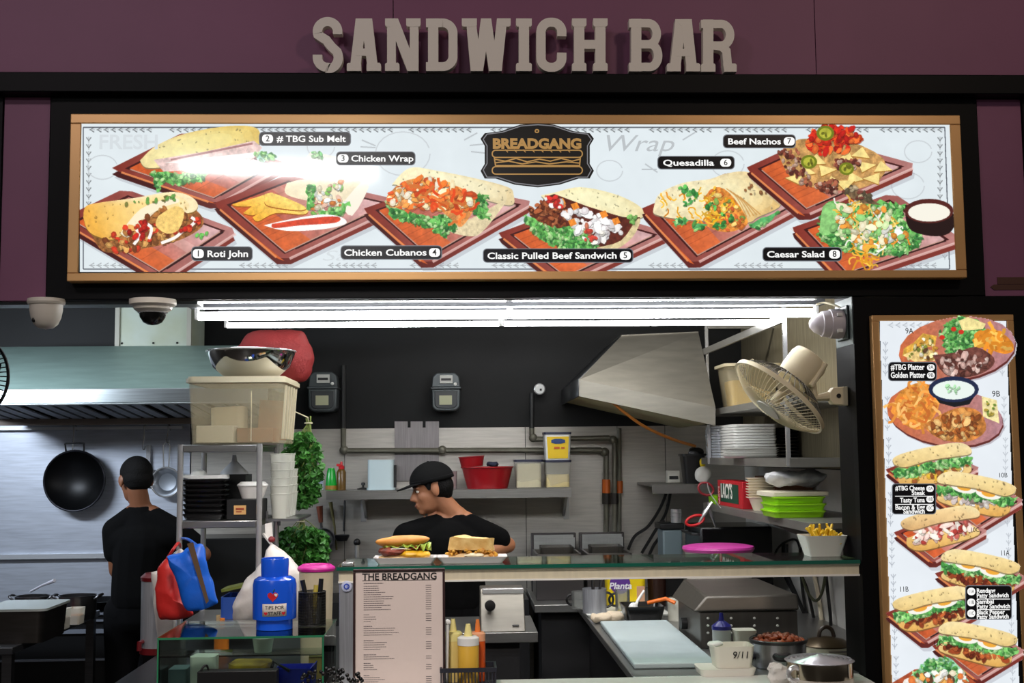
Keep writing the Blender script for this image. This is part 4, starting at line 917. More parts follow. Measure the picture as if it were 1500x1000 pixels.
# --- back shelf
zs=Z(717,2.62,650); z2=Z(730,2.62,650); xs0=X(478,2.62,720); xs1=X(837,2.62,720)
t=thing('wall_shelf','long steel shelf on the back wall behind the man in the cap','shelf',((xs0+xs1)/2,2.8,z2))
part(t,'board',[g_box(xs0,xs1,2.62,2.984,zs-.012,zs)],STEEL); part(t,'front_lip',[g_box(xs0,xs1,2.612,2.625,z2,zs)],steel('shelf_lip',(150,148,144),.35))
for px in (531,831): part(t,'bracket',[g_prismx([(2.66,zs-.012),(2.985,zs-.012),(2.985,zs-.17),(2.965,zs-.17)],X(px,2.7,740)-.008,X(px,2.7,740)+.008),g_box(X(px,2.9,740)-.016,X(px,2.9,740)+.016,2.975,2.986,zs-.19,zs-.012)],CHROME)
ys=2.78; kk=k(ys)
def sh(px): 
    q=at(px,717,ys); return Vector((q.x,ys,zs+.0005))
p=sh(465.5); t=thing('food_can','small blue and white can at the left end of the back shelf','can',p)
obj('body',[g_cyl(.033,.002,.075,20)],mat('can_blue',(36,70,150),.35,var2=(220,226,236),vscale=25),t); obj('rim',[g_torus((0,0,z),.033,.002,20,6) for z in (.002,.075)],CHROME,t)
# can stands on a bracket shelf end: extend shelf board to the left
p=sh(485); t=thing('squeeze_bottle','bright green squeeze bottle on the back shelf','bottle',p); obj('body',[g_lathe([(0,0),(.032,0),(.033,.01),(.029,.06),(.024,.105),(.018,.125),(0,.125)],20)],mat('green_bottle',(20,160,50),.25),t); obj('base_band',[g_lathe([(.0335,.004),(.0335,.026)],20)],mat('amber_band',(150,110,40),.4),t)
p=sh(500); t=thing('oil_bottle','amber bottle with red spout cap beside the green bottle','bottle',p); obj('body',[g_lathe([(0,0),(.026,0),(.027,.1),(.02,.115),(.013,.12),(0,.12)],18)],mat('amber_oil',(96,70,26),.25),t); obj('cap',[g_lathe([(.016,.118),(.017,.135),(.009,.14),(.006,.16),(0,.163)],14),g_cbox(-.012,0,.142,.03,.012,.014)],RED,t)
p=sh(532); t=thing('pot_lid','small dark lid with black knob lying on the back shelf','lid',p); obj('disc',[g_lathe([(0,.002),(.034,.002),(.036,.007),(.012,.013),(0,.014)],20)],STEELD,t); obj('knob',[g_lathe([(.006,.012),(.006,.025),(.012,.028),(.011,.04),(0,.043)],14)],BLACK,t)
p=sh(558.5); t=thing('plastic_tub','pale blue white tub turned upside down on the back shelf','tub',p); obj('body',[g_rbox(37*kk,.15,0,43*kk,.02,taper=1.0),g_rbox(40*kk,.16,0,.012,.02)],mat('pale_blue_plastic',(186,204,208),.4),t); obj('dark_edge',[g_box(18.6*kk,18.6*kk+.012,-.03,.05,.012,35*kk)],BLACK,t)
p=sh(659); t=thing('steel_mug','steel mug partly hidden behind the black cap','mug',p); obj('body',[g_lathe([(0,0),(.04,0),(.042,.1),(.039,.1),(.037,.004),(0,.004)],22)],CHROME,t); obj('handle',[g_torus((-.043,0,.055),.028,.004,14,6,'y',PI/2,PI*1.5)],CHROME,t)
REDB=mat('dark_red_plastic',(150,18,26),.35)
p=sh(714); t=thing('basin','wide dark red plastic basin on the back shelf','basin',p); obj('body',[g_lathe([(0,0),(.115,0),(.145,.115),(.152,.118),(.152,.124),(.142,.124),(.112,.006),(0,.006)],36)],REDB,t)
p=sh(693); p.z+=.1255; p.x-=.005; t=thing('bowl','small red bowl standing tilted in the dark red basin','bowl',p,rot=(0,math.radians(-3),0)); obj('body',[g_lathe([(0,0),(.062,0),(.072,.052),(.076,.054),(.076,.058),(.069,.058),(.06,.005),(0,.005)],30)],REDB,t)
p=sh(722); p.z+=.1252; solo('cloth','crumpled dark blue cloth on the rim of the red basin','cloth',[noisy(g_ell((p.x,p.y,p.z+.012),(.036,.03,.013),16,10),.008,60)],mat('navy_cloth',(40,46,66),.9))
NAVY=mat('navy_lid',(34,36,60),.4)
def tubx(px0,px1,py0,py1,label,fill,fc):
    p=sh((px0+px1)/2); wd=(px1-px0)*kk; h=(py1-py0)*kk
    t=thing('food_container',label,'container',p,group='lidded containers on the back shelf')
    obj('body',[g_rbox(wd*.95,.17,0,h-.012,.02,taper=.9,wall=.003)],mat('container_plastic',(216,214,200),.3,alpha=.22),t)
    obj('lid',[g_rbox(wd,.18,h-.012,h,.02)],NAVY,t); obj('contents',[noisy(g_rbox(wd*.84,.15,.005,h*fill,.018),.004,40)],mat('flour_%d'%fc[0],fc,.9,var=.1),t)
tubx(753,795,676,717,'lidded container full of pale flour, beside the red basin',.86,(196,186,150)); tubx(797,836,677,717,'lidded container half full, under the yellow tub',.48,(212,190,120))
p=sh(816.5); p.z+=40*kk+.001; t=thing('sauce_tub','white tub with yellow label stacked on a lidded container','tub',p); wd=40*kk; h=40*kk
obj('body',[g_rbox(wd*.96,.16,0,h-.012,.016,taper=.9)],WHITE,t); obj('lid',[g_rbox(wd,.17,h-.012,h,.016)],NAVY,t)
lb=obj('front_label',[g_hex([(-wd*.36,-.0775,.008),(wd*.36,-.0775,.008),(wd*.36,-.074,.008),(-wd*.36,-.074,.008),(-wd*.40,-.0815,h-.026),(wd*.40,-.0815,h-.026),(wd*.40,-.076,h-.026),(-wd*.40,-.076,h-.026)])],mat('label_yellow',(238,200,30),.4),t)
obj('blue_badge',[g_prism([(-wd*.24,h*.62),(-wd*.1,h*.58),(wd*.1,h*.58),(wd*.26,h*.62),(wd*.26,h*.72),(wd*.1,h*.76),(-wd*.1,h*.76),(-wd*.24,h*.72)],-.085,-.079)],mat('badge_blue',(24,60,120),.4),lb)
obj('print_line',[g_box(-wd*.14,wd*.06,-.083,-.078,h*.40,h*.47),g_box(wd*.12,wd*.24,-.083,-.078,h*.40,h*.46)],mat('print_red',(200,80,30),.5),lb)
# --- utensils on the wall under the shelf
WOOD=mat('wood_brown',(120,70,40),.55,var=.2,vscale=12,stretch=(1,1,8))
yu=2.93
t=thing('ladle','long black ladle hanging below the back shelf','ladle',at(503,790,yu)); L=Vector(t.location)
part(t,'handle',[g_tube([at(505,733,yu),at(504,778,yu)],.006,8)],BLACK); part(t,'bowl',[g_lathe([(0,-.034),(.03,-.03),(.042,-.008),(.044,.004),(.040,.004),(.028,-.024),(0,-.028)],20,tuple(at(501,784,yu-.05)))],STEELD)
t=thing('frying_pan','small pan with brown handle hanging on the wall by the herbs','pan',at(474,800,yu))
part(t,'handle',[g_tube([at(468,741,yu),at(470,765,yu)],[.02,.012],8)],mat('copper_brown',(120,58,34),.5)); part(t,'stem',[g_tube([at(470,765,yu),at(472,778,yu)],.007,8)],STEELD)
part(t,'dish',[xf(xf(g_lathe([(0,0),(.05,0),(.066,.03),(.07,.03),(.055,-.004),(0,-.004)],28),Matrix.Rotation(PI/2,4,'X')),Matrix.Translation(at(474,790,yu)))],STEEL)
t=thing('wooden_spatula','olive coloured spatula hanging beside the small pan','spatula',at(492,805,yu)); part(t,'blade',[g_tube([at(484,735,yu),at(490,770,yu),at(493,805,yu)],[.012,.006,.006],8)],mat('olive_wood',(96,90,48),.6))
t=thing('tap','small black and steel tap in front of the back wall','tap',at(523,816,2.75)); part(t,'spout',[g_tube([at(523,816,2.75),at(523,798,2.75)],.014,10)],CHROME); part(t,'knob',[g_ell(at(523,794,2.75),(.02,.02,.022),12,8)],BLACK); part(t,'riser',[g_tube([at(523,816,2.75),Vector((at(523,816,2.75).x,2.75,ZC_REAR))],.012,8)],CHROME)
# --- hanging rail, wok and strainer on the left splashback
zr=Z(627,2.93,120)
t=thing('hanging_rail','bright steel rail along the left wall under the hood','rail',(X(120,2.93),2.94,zr-.01)); part(t,'bar',[g_box(X(-60,2.94),X(268,2.94,627),2.92,2.94,zr-.008,zr+.008)],mat('rail_bright',(226,228,232),.3,.3)); [part(t,'stud',[g_box(X(q,2.95,627)-.01,X(q,2.95,627)+.01,2.94,2.98,zr-.008,zr+.008)],CHROME) for q in (10,130,250)]
def hook(px,pyb,label):
    a=at(px,627,2.915); b=at(px-3,pyb,2.90)
    solo('hook',label,'hook',[g_tube(sub_lin([a+Vector((0,.045,-.012)),a+Vector((0,.02,.02)),a+Vector((0,-.012,.012)),a+(b-a)*.4,b,b+Vector((.012,-.01,-.012)),b+Vector((.02,-.02,.006))],5),.0035,6)],CHROME,group='hooks on the hanging rail')
hook(109,660,'wire hook holding the black wok'); hook(212,655,'wire hook right above the head of the man at the stove'); hook(247,645,'wire hook holding the strainer')
WOKM=mat('wok_iron',(15,15,17),.4,.5)
p=at(109,704,2.86); R=43*k(2.86); t=thing('wok','black iron wok hanging on the steel wall at left','wok',tuple(p))
obj('dish',[xf(g_lathe([(0,-.10),(R*.5,-.085),(R*.85,-.035),(R*.98,0),(R,.0),(R*.98,.004),(R*.84,-.03),(R*.5,-.078),(0,-.092)],48),Matrix.Rotation(PI/2,4,'X'))],WOKM,t)
obj('rim',[g_torus((0,-.002,0),R,.006,48,8,'y')],mat('wok_rim',(60,60,66),.3,.9),t)
obj('loop_handle',[g_tube(sub_lin([(-.05,0,R-.012),(-.052,-.01,R+.03),(-.045,-.012,R+.042),(.045,-.012,R+.042),(.052,-.01,R+.03),(.05,0,R-.012)],4),.005,8)],STEELD,t)
p=at(243,706,2.9); R=21*k(2.9); t=thing('strainer','round wire strainer hanging beside the man at the stove','strainer',tuple(p))
obj('rim',[g_torus((0,0,0),R,.005,32,8,'y')],CHROME,t); obj('mesh_bowl',[xf(g_lathe([(0,-.05),(R*.6,-.04),(R,.0)],28),Matrix.Rotation(PI/2,4,'X'))],mat('wire_mesh',(150,156,164),.4,.6,alpha=.75),t,solid=.002)
obj('handle',[g_tube([(-.014,0,R),(-.02,.0,.21),(.0,.0,.235),(.02,0,.21),(.014,0,R)],.004,6)],CHROME,t)
p=at(217,699,2.955); R=14*k(2.9); t=thing('skimmer','pale skimmer hanging half hidden behind the head of the man at the stove','skimmer',tuple(p)); obj('disc',[xf(g_lathe([(0,-.02),(R,0),(R,.004),(0,-.012)],24),Matrix.Rotation(PI/2,4,'X'))],STEEL,t); obj('handle',[g_box(-.012,.012,-.006,.006,R-.01,R+.13)],STEEL,t)
solo('light_rail','narrow bright steel ledge along the left wall above the stove','ledge',[g_box(X(-60,2.94),X(262,2.94,815),2.94,2.979,Z(818,2.94,100),Z(811,2.94,100))],mat('ledge_bright',(226,230,236),.25,.6))
# --- black fan at the left edge of the opening
p=at(-58,552,.7); t=thing('wall_fan','black wall fan cut by the left edge, only its guard shows','fan',tuple(p)); R=68*k(.7)
gx=[g_torus((0,0,0),R,.007,48,8,'y'),g_torus((0,-.03,0),R*.7,.003,40,6,'y'),g_torus((0,-.045,0),R*.4,.003,32,6,'y')]
obj('guard',gx+[g_tube([(R*.12*math.cos(a),-.05,R*.12*math.sin(a)),(R*.7*math.cos(a),-.03,R*.7*math.sin(a)),(R*math.cos(a),0,R*math.sin(a))],.0025,5) for a in [2*PI*i/60 for i in range(60)]],BLACK,t)
obj('motor',[xf(g_lathe([(0,-.055),(.04,-.055),(.05,.0),(.05,.1),(0,.12)],24),Matrix.Rotation(-PI/2,4,'X'))],BLACK,t)
bl=[noisy(g_ell((R*.45*math.cos(a),.01,R*.45*math.sin(a)),(R*.42,.004,R*.2),12,6,Matrix.Rotation(-a,3,'Y')),0) for a in (0.3,2.4,4.5)]
for b_ in bl: obj('blade',[b_],mat('fan_blade_dark',(30,32,34),.4),t)
obj('arm',[g_tube([(0,.1,0),(0,.14,-.1),(-.3,.16,-.12)],.014,8),g_tube([(-.3,.16,-.12),(XWL+.0-p.x,.16,-.12)],.014,8)],BLACK,t)
# ================================================================== the two cooks
def chain(pts):
    """capsule chain: list of (Vector, radius)"""
    gs=[]
    for (a,ra),(b,rb) in zip(pts,pts[1:]):
        n=4; gs.append(g_tube([a.lerp(b,i/n) for i in range(n+1)],[ra+(rb-ra)*i/n for i in range(n+1)],14))
    for a,ra in pts: gs.append(g_ell(a,(ra,ra,ra),14,10))
    return gs
def fr(d,up=Vector((0,0,1))):
    d=d.normalized(); y=up.cross(d).normalized(); z=d.cross(y); return Matrix((d,y,z)).transposed()
def head_geo():
    E=g_ell; g=[E((-.012,0,.03),(.098,.076,.086),24,16),E((.03,0,-.03),(.060,.061,.085),20,14),E((.038,0,-.072),(.048,.052,.040),18,12),E((.070,0,-.098),(.020,.025,.018)),
      g_tube([(.084,0,.012),(.098,0,-.012),(.108,0,-.03)],[.010,.012,.015],10),E((.104,0,-.032),(.016,.013,.011)),E((.096,.014,-.036),(.011,.009,.009)),E((.096,-.014,-.036),(.011,.009,.009)),
      E((.076,0,.024),(.018,.056,.013)),E((.052,.040,-.025),(.030,.020,.026)),E((.052,-.040,-.025),(.030,.020,.026)),
      E((.086,0,-.060),(.016,.024,.007)),E((.084,0,-.074),(.016,.021,.009))]
    for s in (1,-1): g+=[E((-.008,s*.078,-.006),(.021,.008,.034)),E((-.004,s*.084,-.002),(.014,.007,.026))]
    return g
def hand_geo(wr,d,nrm,curl=.5,side=1):
    """palm, four unequal bent fingers and a thumb; d = forward, nrm = back of the hand"""
    d=d.normalized(); s=d.cross(nrm).normalized()*side; n=s.cross(d)*side; n=nrm.normalized()
    M=Matrix((d,s,n)).transposed()
    gs=[g_ell(wr+d*.045,(.05,.038,.015),14,10,M),g_ell(wr+d*.07,(.026,.040,.014),12,8,M)]
    for j,(off,ln) in enumerate(((-.030,.066),(-.010,.076),(.010,.071),(.030,.056))):
        p=wr+d*.082+s*off; pts=[(wr+d*.06+s*off*.8,.0095),(p,.0092)]; a=0
        for q,f in enumerate((.42,.33,.25)):
            a+=curl*(.6+.25*q); p=p+(d*math.cos(a)-n*math.sin(a))*ln*f; pts.append((p,.0086-.0008*q))
        gs+=chain(pts)
    t0=wr+d*.02-s*.028; t1=t0+d*.03-s*.022-n*.008; t2=t1+d*.026-s*.006-n*.012; gs+=chain([(t0,.013),(t1,.0105),(t2,.0088)])
    return gs
def person(label,head,hd,J,root,cap=None,hair=None,skin=SKIN,apron=False,curl=.5):
    """head: centre, hd: facing direction; J: joints in world space"""
    t=thing('person',label,'person',root); R=Vector(root)
    HM=Matrix.Translation(head) @ fr(hd).to_4x4()
    g=[xf(q,HM) for q in head_geo()]
    g+=chain([(HM@Vector((-.026,0,-.05)),.050),(J['neck'],.054)])
    g+=chain([(J['neck'],.06),(J['chest'],.12),(J['waist'],.115),(J['hip'],.12)])
    for s in 'LR':
        g+=chain([(J['neck'].lerp(J['sh'+s],.3),.055),(J['sh'+s],.056),(J['el'+s].lerp(J['sh'+s],.5),.047),(J['el'+s],.040)])
        g+=chain([(J['el'+s],.040),(J['wr'+s].lerp(J['el'+s],.6),.040),(J['wr'+s],.027)])
        d=(J['wr'+s]-J['el'+s]); g+=hand_geo(J['wr'+s],d,J.get('n'+s,Vector((0,0,1))),curl,1 if s=='L' else -1)
        g+=chain([(J['hp'+s],.085),(J['kn'+s],.058),(J['an'+s],.042)])
    b=part(t,'body',g,skin,remesh=.0065,sm_it=2)
    sh=chain([(J['neck']-Vector((0,0,.020)),.068),(J['chest'],.15),(J['waist'],.148),(J['hip'],.152)])
    sh+=[g_ell(J['chest'].lerp((J['shL']+J['shR'])/2,.4),(.2,.12,.10),20,14,Matrix.Rotation(math.atan2((J['shR']-J['shL']).y,(J['shR']-J['shL']).x),3,'Z'))]
    for s in 'LR':
        sh+=chain([(J['neck'].lerp(J['sh'+s],.35)-Vector((0,0,.012)),.066),(J['sh'+s]-Vector((0,0,.01)),.072),(J['el'+s].lerp(J['sh'+s],.46),.066)])
    part(t,'t_shirt',sh,TEE,remesh=.009,sm_it=3)
    tr=chain([(J['hip']-Vector((0,0,.02)),.145),((J['hpL']+J['hpR'])/2,.135)])
    for s in 'LR': tr+=chain([(J['hp'+s],.10),(J['kn'+s],.075),(J['an'+s],.065)])
    part(t,'trousers',tr,mat('dark_trousers',(9,9,11),.95,spec=.15),remesh=.012,sm_it=3)
    for s in 'LR':
        a=J['an'+s]; f=J['face']; Mz=Matrix.Rotation(math.atan2(f.y,f.x),3,'Z')
        part(t,'shoe',[g_ell((a.x+f.x*.06,a.y+f.y*.06,.042),(.13,.048,.042),18,12,Mz)],RUBBER)
    for s in (1,-1):
        e=part(t,'eye',[xf(g_ell((.0765,s*.031,.004),(.010,.012,.0075),14,10),HM)],mat('eye_white',(214,206,196),.3)); part(e,'iris',[xf(g_ell((.0845,s*.032,.004),(.004,.0055,.0055),10,8),HM)],BLACKG)
        part(t,'eyebrow',[xf(g_tube([(.092,s*.014,.028),(.088,s*.034,.033),(.072,s*.052,.027)],[.003,.004,.002],6),HM)],HAIR)
    part(t,'lips',[xf(g_ell((.0985,0,-.0665),(.005,.02,.0075),14,8),HM)],mat('lip_skin',(128,70,58),.5))
    hg=[xf(q,HM) for q in hair]; part(t,'hair',hg,HAIR,remesh=.007,sm_it=1)
    if cap:
        m=mat('cap_black',(9,9,10),.9,spec=.2); pr=[]
        for i in range(11):
            a=PI/2*i/10; pr.append((math.cos(a),math.sin(a)))
        dome=g_lathe(pr+[(0,1)] if pr[-1][0]>1e-6 else pr,32)
        dome=([(-.008+p[0]*.112,p[1]*.092,.038+p[2]*.098) for p in dome[0]],dome[1])
        c=part(t,'cap',[xf(dome,HM)],m,solid=.006)
        br=[]; n=14
        for i in range(n+1):
            a=-PI/2.3+2*PI/2.3*i/n; br.append((.07+.105*math.cos(a)*1.0,.078*math.sin(a),.04-.010*math.cos(a)))
        inn=[(.085*math.cos(-PI/2.3+2*PI/2.3*i/n)+.004,.082*math.sin(-PI/2.3+2*PI/2.3*i/n),.046) for i in range(n+1)]
        v=br+inn; f=[(i,i+1,n+1+i+1,n+1+i) for i in range(n)]
        part(c,'brim',[xf((v,f),HM)],m,solid=.005); part(c,'button',[xf(g_ell((-.008,0,.137),(.008,.008,.005),10,6),HM)],m)
        part(c,'band',[xf(([(-.008+p[0]*.1135,p[1]*.0935,p[2]) for p in g_lathe([(1,.040),(1,.056)],32)[0]],g_lathe([(1,.040),(1,.056)],32)[1]),HM)],mat('cap_band',(24,24,26),.8))
    return t
V3=Vector
# man in the cap: chest toward us, head turned to look left
ya=1.92
H=at(633,716,ya); hd=V3((-1,-.12,-.22))
n0=at(668,757,ya+.04)
J=dict(neck=n0,chest=at(656,800,ya+.03),waist=V3((n0.x-.01,ya+.05,1.08)),hip=V3((n0.x-.0,ya+.06,.95)),
 shL=at(712,781,ya+.04),shR=at(596,783,ya-.02),elL=at(744,798,ya+.10),elR=at(585,838,ya-.05),wrL=at(704,812,ya-.05),wrR=at(600,862,ya-.26),
 hpL=V3((n0.x+.09,ya+.06,.86)),hpR=V3((n0.x-.09,ya+.06,.86)),knL=V3((n0.x+.10,ya+.03,.47)),knR=V3((n0.x-.10,ya+.0,.47)),anL=V3((n0.x+.10,ya+.08,.07)),anR=V3((n0.x-.11,ya+.05,.07)),face=V3((-.25,-.97,0)))
hair=[g_ell((-.043,0,.004),(.069,.0815,.066),22,14),g_ell((-.058,0,-.03),(.042,.058,.040),16,10),g_ell((.02,.072,.025),(.016,.008,.03),10,8),g_ell((.02,-.072,.025),(.016,.008,.03),10,8),g_ell((-.012,0,.05),(.10,.079,.07),20,12)]
person('man in black cap and black tee behind the counter, looking left and down',H,hd,J,(n0.x,ya,0),cap=True,hair=hair,skin=mat('skin_warm',(168,112,80),.5,var=.05,vscale=20))
# man at the stove: back to us
yb=2.2
H=at(199,703,yb); hd=V3((-.5,.85,-.18))
n0=at(206,745,yb)
J=dict(neck=n0,chest=at(211,800,yb),waist=V3((n0.x+.01,yb+.0,1.08)),hip=V3((n0.x+.01,yb+.0,.95)),
 shL=at(170,775,yb+.02),shR=at(259,778,yb),elL=at(171,835,yb+.03),elR=at(298,812,yb+.02),wrL=at(192,850,yb+.26),wrR=at(262,845,yb+.24),
 hpL=V3((n0.x-.08,yb,.86)),hpR=V3((n0.x+.10,yb,.86)),knL=V3((n0.x-.09,yb+.02,.47)),knR=V3((n0.x+.11,yb+.02,.47)),anL=V3((n0.x-.09,yb-.03,.07)),anR=V3((n0.x+.12,yb-.03,.07)),face=V3((-.2,.97,0)))
hair=[g_ell((-.014,0,.038),(.102,.082,.086),20,14),g_ell((-.045,0,.0),(.066,.079,.06),16,12),g_ell((-.052,0,-.03),(.045,.066,.035),14,10),g_ell((.03,0,.062),(.06,.07,.05),14,10)]
person('man with short dark hair in black tee at the stove, seen from behind',H,hd,J,(n0.x,yb,0),hair=hair,skin=mat('skin_dark',(126,80,54),.5,var=.05,vscale=20))
# ================================================================== counter, rack and everything at the left
def parts(root,name,geos,m,**kw): return [part(root,name,[g],m,**kw) for g in geos]
def g_pillow(poly,y,th,amp=.006,seed=1,rings=7,n=6):
    """soft bag: outline in photo pixels at depth y, bulging both ways"""
    P=[at(a,b,y) for a,b in poly]; P=[Vector(p) for p in sub_lin([tuple(p) for p in P+[P[0]]],n)][:-1]
    c=sum(P,Vector())/len(P); v=[];f=[];m=len(P)
    def ring(s,sg): return [c+(p-c)*s+Vector((0,sg*th*math.sqrt(max(0,1-s*s)),0)) for p in P]
    R=[ring(math.cos(PI/2*(1-i/rings))if i else .02,-1) for i in range(rings)]+[ring(1,0)]+[ring(math.cos(PI/2*(1-i/rings)) if i else .02,1) for i in range(rings-1,-1,-1)]
    for r in R: v+=[tuple(q) for q in r]
    for i in range(len(R)-1):
        for j in range(m): f.append((i*m+j,i*m+(j+1)%m,(i+1)*m+(j+1)%m,(i+1)*m+j))
    f.append(tuple(range(m))); f.append(tuple((len(R)-1)*m+j for j in range(m)))
    return noisy((v,f),amp,22,seed)
ZC=.87
WT=steel('worktop_steel',(150,150,148),.32,(1,1,8),.1,.8); CABD=mat('cabinet_dark',(26,26,28),.5)
# front counter
xcl=X(172,-.1,990)
t=thing('service_counter','long front counter with pale top along the stall opening','counter',((xcl+xc)/2,0,0))
part(t,'counter_top',[g_box(xcl,xc-.004,-.22,.07,ZC-.03,ZC)],mat('counter_top_white',(222,220,216),.35),bevel=.004)
part(t,'front_panel',[g_box(xcl+.01,xc-.004,-.19,.05,.0,ZC-.03)],CABD)
xr0=X(205,.4,940); xr1=X(505,.4,900)
t=thing('worktop_cabinet','dark worktop under the steel rack at left','cabinet',((xr0+xr1)/2,.8,0))
part(t,'worktop',[g_box(xr0-.02,xr1,.075,1.5,ZC-.035,ZC)],mat('worktop_dark',(44,46,50),.35,.5),bevel=.003); part(t,'body',[g_box(xr0,xr1-.02,.09,1.48,0,ZC-.035)],CABD)
# --- steel rack
yR=.9; kR=k(yR); xa=X(264,yR,700); xb=X(380,yR,700); yB2=1.38
za=Z(650,yR,320); zb=Z(761,yR,320)
t=thing('storage_rack','chrome shelf rack beside the man at the stove, plastic bin on top','rack',((xa+xb)/2,(yR+yB2)/2,ZC))
for x in (xa,xb):
    for y in (yR,yB2): part(t,'post',[g_tube([(x,y,ZC+.001),(x,y,za-.001)],.0125,12)],CHROME)
for z,n in ((za,'shelf'),(zb,'shelf'),(ZC+.10,'shelf')): part(t,n,[g_box(xa+.012,xb-.012,yR-.010,yB2+.01,z-.034,z-.004),g_box(xa-.002,xb+.002,yR-.004,yB2+.004,z-.012,z-.003)],steel('rack_shelf_steel',(172,172,170),.3,(1,1,6)),bevel=.003)
# --- bin on top
x0=X(274,.93,600); x1=X(415,.93,600); zt=Z(553,.93,340); b0=za+.0005; cx=(x0+x1)/2; yb0,yb1=.93,1.40
t=thing('storage_bin','big milky plastic bin on top of the steel rack, full of boxes','bin',(cx,(yb0+yb1)/2,b0)); wd=x1-x0; dp=yb1-yb0; h=zt-b0
BINP=mat('milky_bin',(206,194,160),.35,alpha=.24,var=.06); BINR=mat('milky_bin_rim',(216,206,176),.4,alpha=.9)
obj('body',[g_rbox(wd,dp,.001,h-.012,.025,taper=.92,wall=.004)],BINP,t)
obj('rim',[g_rbox(wd+.02,dp+.02,h-.02,h-.002,.03,wall=.012)],BINR,t); obj('lid',[g_rbox(wd+.006,dp+.006,h-.002,h+.006,.03)],BINR,t)
for i in range(5): obj('rib',[g_hex([(wd*.46-.002,-dp*.36+i*dp*.16,.02),(wd*.46+.008,-dp*.36+i*dp*.16,.02),(wd*.46+.008,-dp*.36+i*dp*.16+.012,.02),(wd*.46-.002,-dp*.36+i*dp*.16+.012,.02),(wd*.49,-dp*.36+i*dp*.17,h-.03),(wd*.5+.006,-dp*.36+i*dp*.17,h-.03),(wd*.5+.006,-dp*.36+i*dp*.17+.012,h-.03),(wd*.49,-dp*.36+i*dp*.17+.012,h-.03)])],BINR,t)
obj('seam_line',[g_box(wd*.16,wd*.168,-dp*.492,-dp*.482,.01,h*.8)],BINR,t)
KRAFT=mat('kraft_card',(150,96,56),.8,var=.08,vscale=10); OFFW=mat('off_white_card',(232,220,190),.8)
B0=Vector((cx,(yb0+yb1)/2,b0+.0055))
solo('paper_stack','cream paper stack in the front corner of the milky bin','paper',[g_box(B0.x-wd*.42,B0.x-wd*.03,B0.y-dp*.44,B0.y-dp*.1,B0.z,B0.z+h*.26)],OFFW,bevel=.004)
solo('paper_bundle','crumpled cream paper bundle at the back of the milky bin','paper',[noisy(g_rbox(wd*.36,dp*.3,B0.z+.012,B0.z+h*.58,.03,c=(B0.x-wd*.2,B0.y+dp*.14)),.010,20)],mat('cream_paper',(222,206,168),.85))
solo('cardboard_box','brown box lying low at the front of the milky bin','box',[g_box(B0.x+.0,B0.x+wd*.38,B0.y-dp*.42,B0.y-dp*.02,B0.z,B0.z+h*.22)],KRAFT,group=None,bevel=.003)
solo('cardboard_box','brown box standing tilted behind the low one in the milky bin','box',[rot(g_box(B0.x+.05,B0.x+wd*.40,B0.y+dp*.04,B0.y+dp*.32,B0.z+.012,B0.z+h*.66),'Y',4,(B0.x+.15,0,B0.z+.02))],KRAFT,bevel=.003)
# --- mixing bowl and red net on the bin
p=at(368,550,1.14); p.z=b0+h+.0065; r=64*k(1.14)
t=thing('mixing_bowl','wide mirror steel mixing bowl on top of the plastic bin','bowl',p)
obj('body',[g_lathe([(0,0),(r*.45,0),(r*.62,.012),(r*.86,.05),(r*.98,.105),(r*1.0,.122),(r*.985,.122),(r*.96,.104),(r*.84,.05),(r*.6,.016),(0,.004)],56)],mat('mirror_steel',(206,204,200),.1,1),t)
obj('rolled_rim',[g_torus((0,0,.121),r,.004,56,8)],CHROME,t)
rn=g_pillow([(352,512),(372,492),(412,488),(444,491),(456,508),(462,533),(455,556),(438,566),(400,560),(362,545)],1.50,.07,.008,3); mz=min(p_[2] for p_ in rn[0])
solo('net_bag','red mesh bag slumped behind the steel bowl on the bin','bag',[mv(rn,(0,-.06,b0+h+.0075-mz))],mat('red_mesh',(126,24,24),.7,alpha=.9,bump=.4,bscale=90))
# --- second shelf of the rack
zs2=zb-.002; kk=k(1.02)
def rk(px,y,dz=0): return Vector((at(px,740,y).x,y,zs2+.0005+dz))
p=rk(303,1.0); t0=thing('food_tray','black takeaway tray, bottom of the tall stack on the chrome rack','tray',p,group='stacked black trays on the rack')
obj('tray',[g_rbox(.18,.14,0,.022,.02,taper=.86,wall=.002),g_rbox(.19,.15,.019,.022,.022,wall=.006)],BLACKG,t0)
for i in range(1,8): dup(t0,p+Vector((random.uniform(-.002,.002),0,i*.0205)),label='black takeaway tray, number %s up the tall stack on the chrome rack'%['two','three','four','five','six','seven','eight'][i-1])
zt8=8*.0205+.003
t=thing('crumpled_cover','white crumpled lid with a dome on the tall black tray stack','lid',p+Vector((-.005,0,zt8+.005))); obj('sheet',[noisy(g_rbox(.185,.12,0,.014,.03),.006,30)],WHITE,t); obj('dome',[g_lathe([(.038,.008),(.03,.026),(.016,.036),(0,.038)],20,(-.03,0,0))],FROSTW,t)
p=rk(362,.99); t=thing('card_box','black box with orange price tag on the chrome rack','box',p); obj('body',[g_cbox(0,0,.042,.15,.13,.084)],BLACK,t,bevel=.003); tg=obj('price_tag',[g_cbox(-.018,-.067,.04,.05,.004,.038)],mat('tag_tan',(206,160,100),.7),t); obj('tag_print',[g_cbox(-.018,-.0695,.044,.034,.002,.008),g_cbox(-.022,-.0695,.033,.022,.002,.005)],mat('tag_ink',(150,60,30),.6),tg)
p=rk(336,1.22); solo('card_box','tall plain black box at the back of the chrome rack','box',[g_box(p.x-.085,p.x+.085,p.y-.08,p.y+.08,p.z,p.z+.185)],BLACK,bevel=.003)
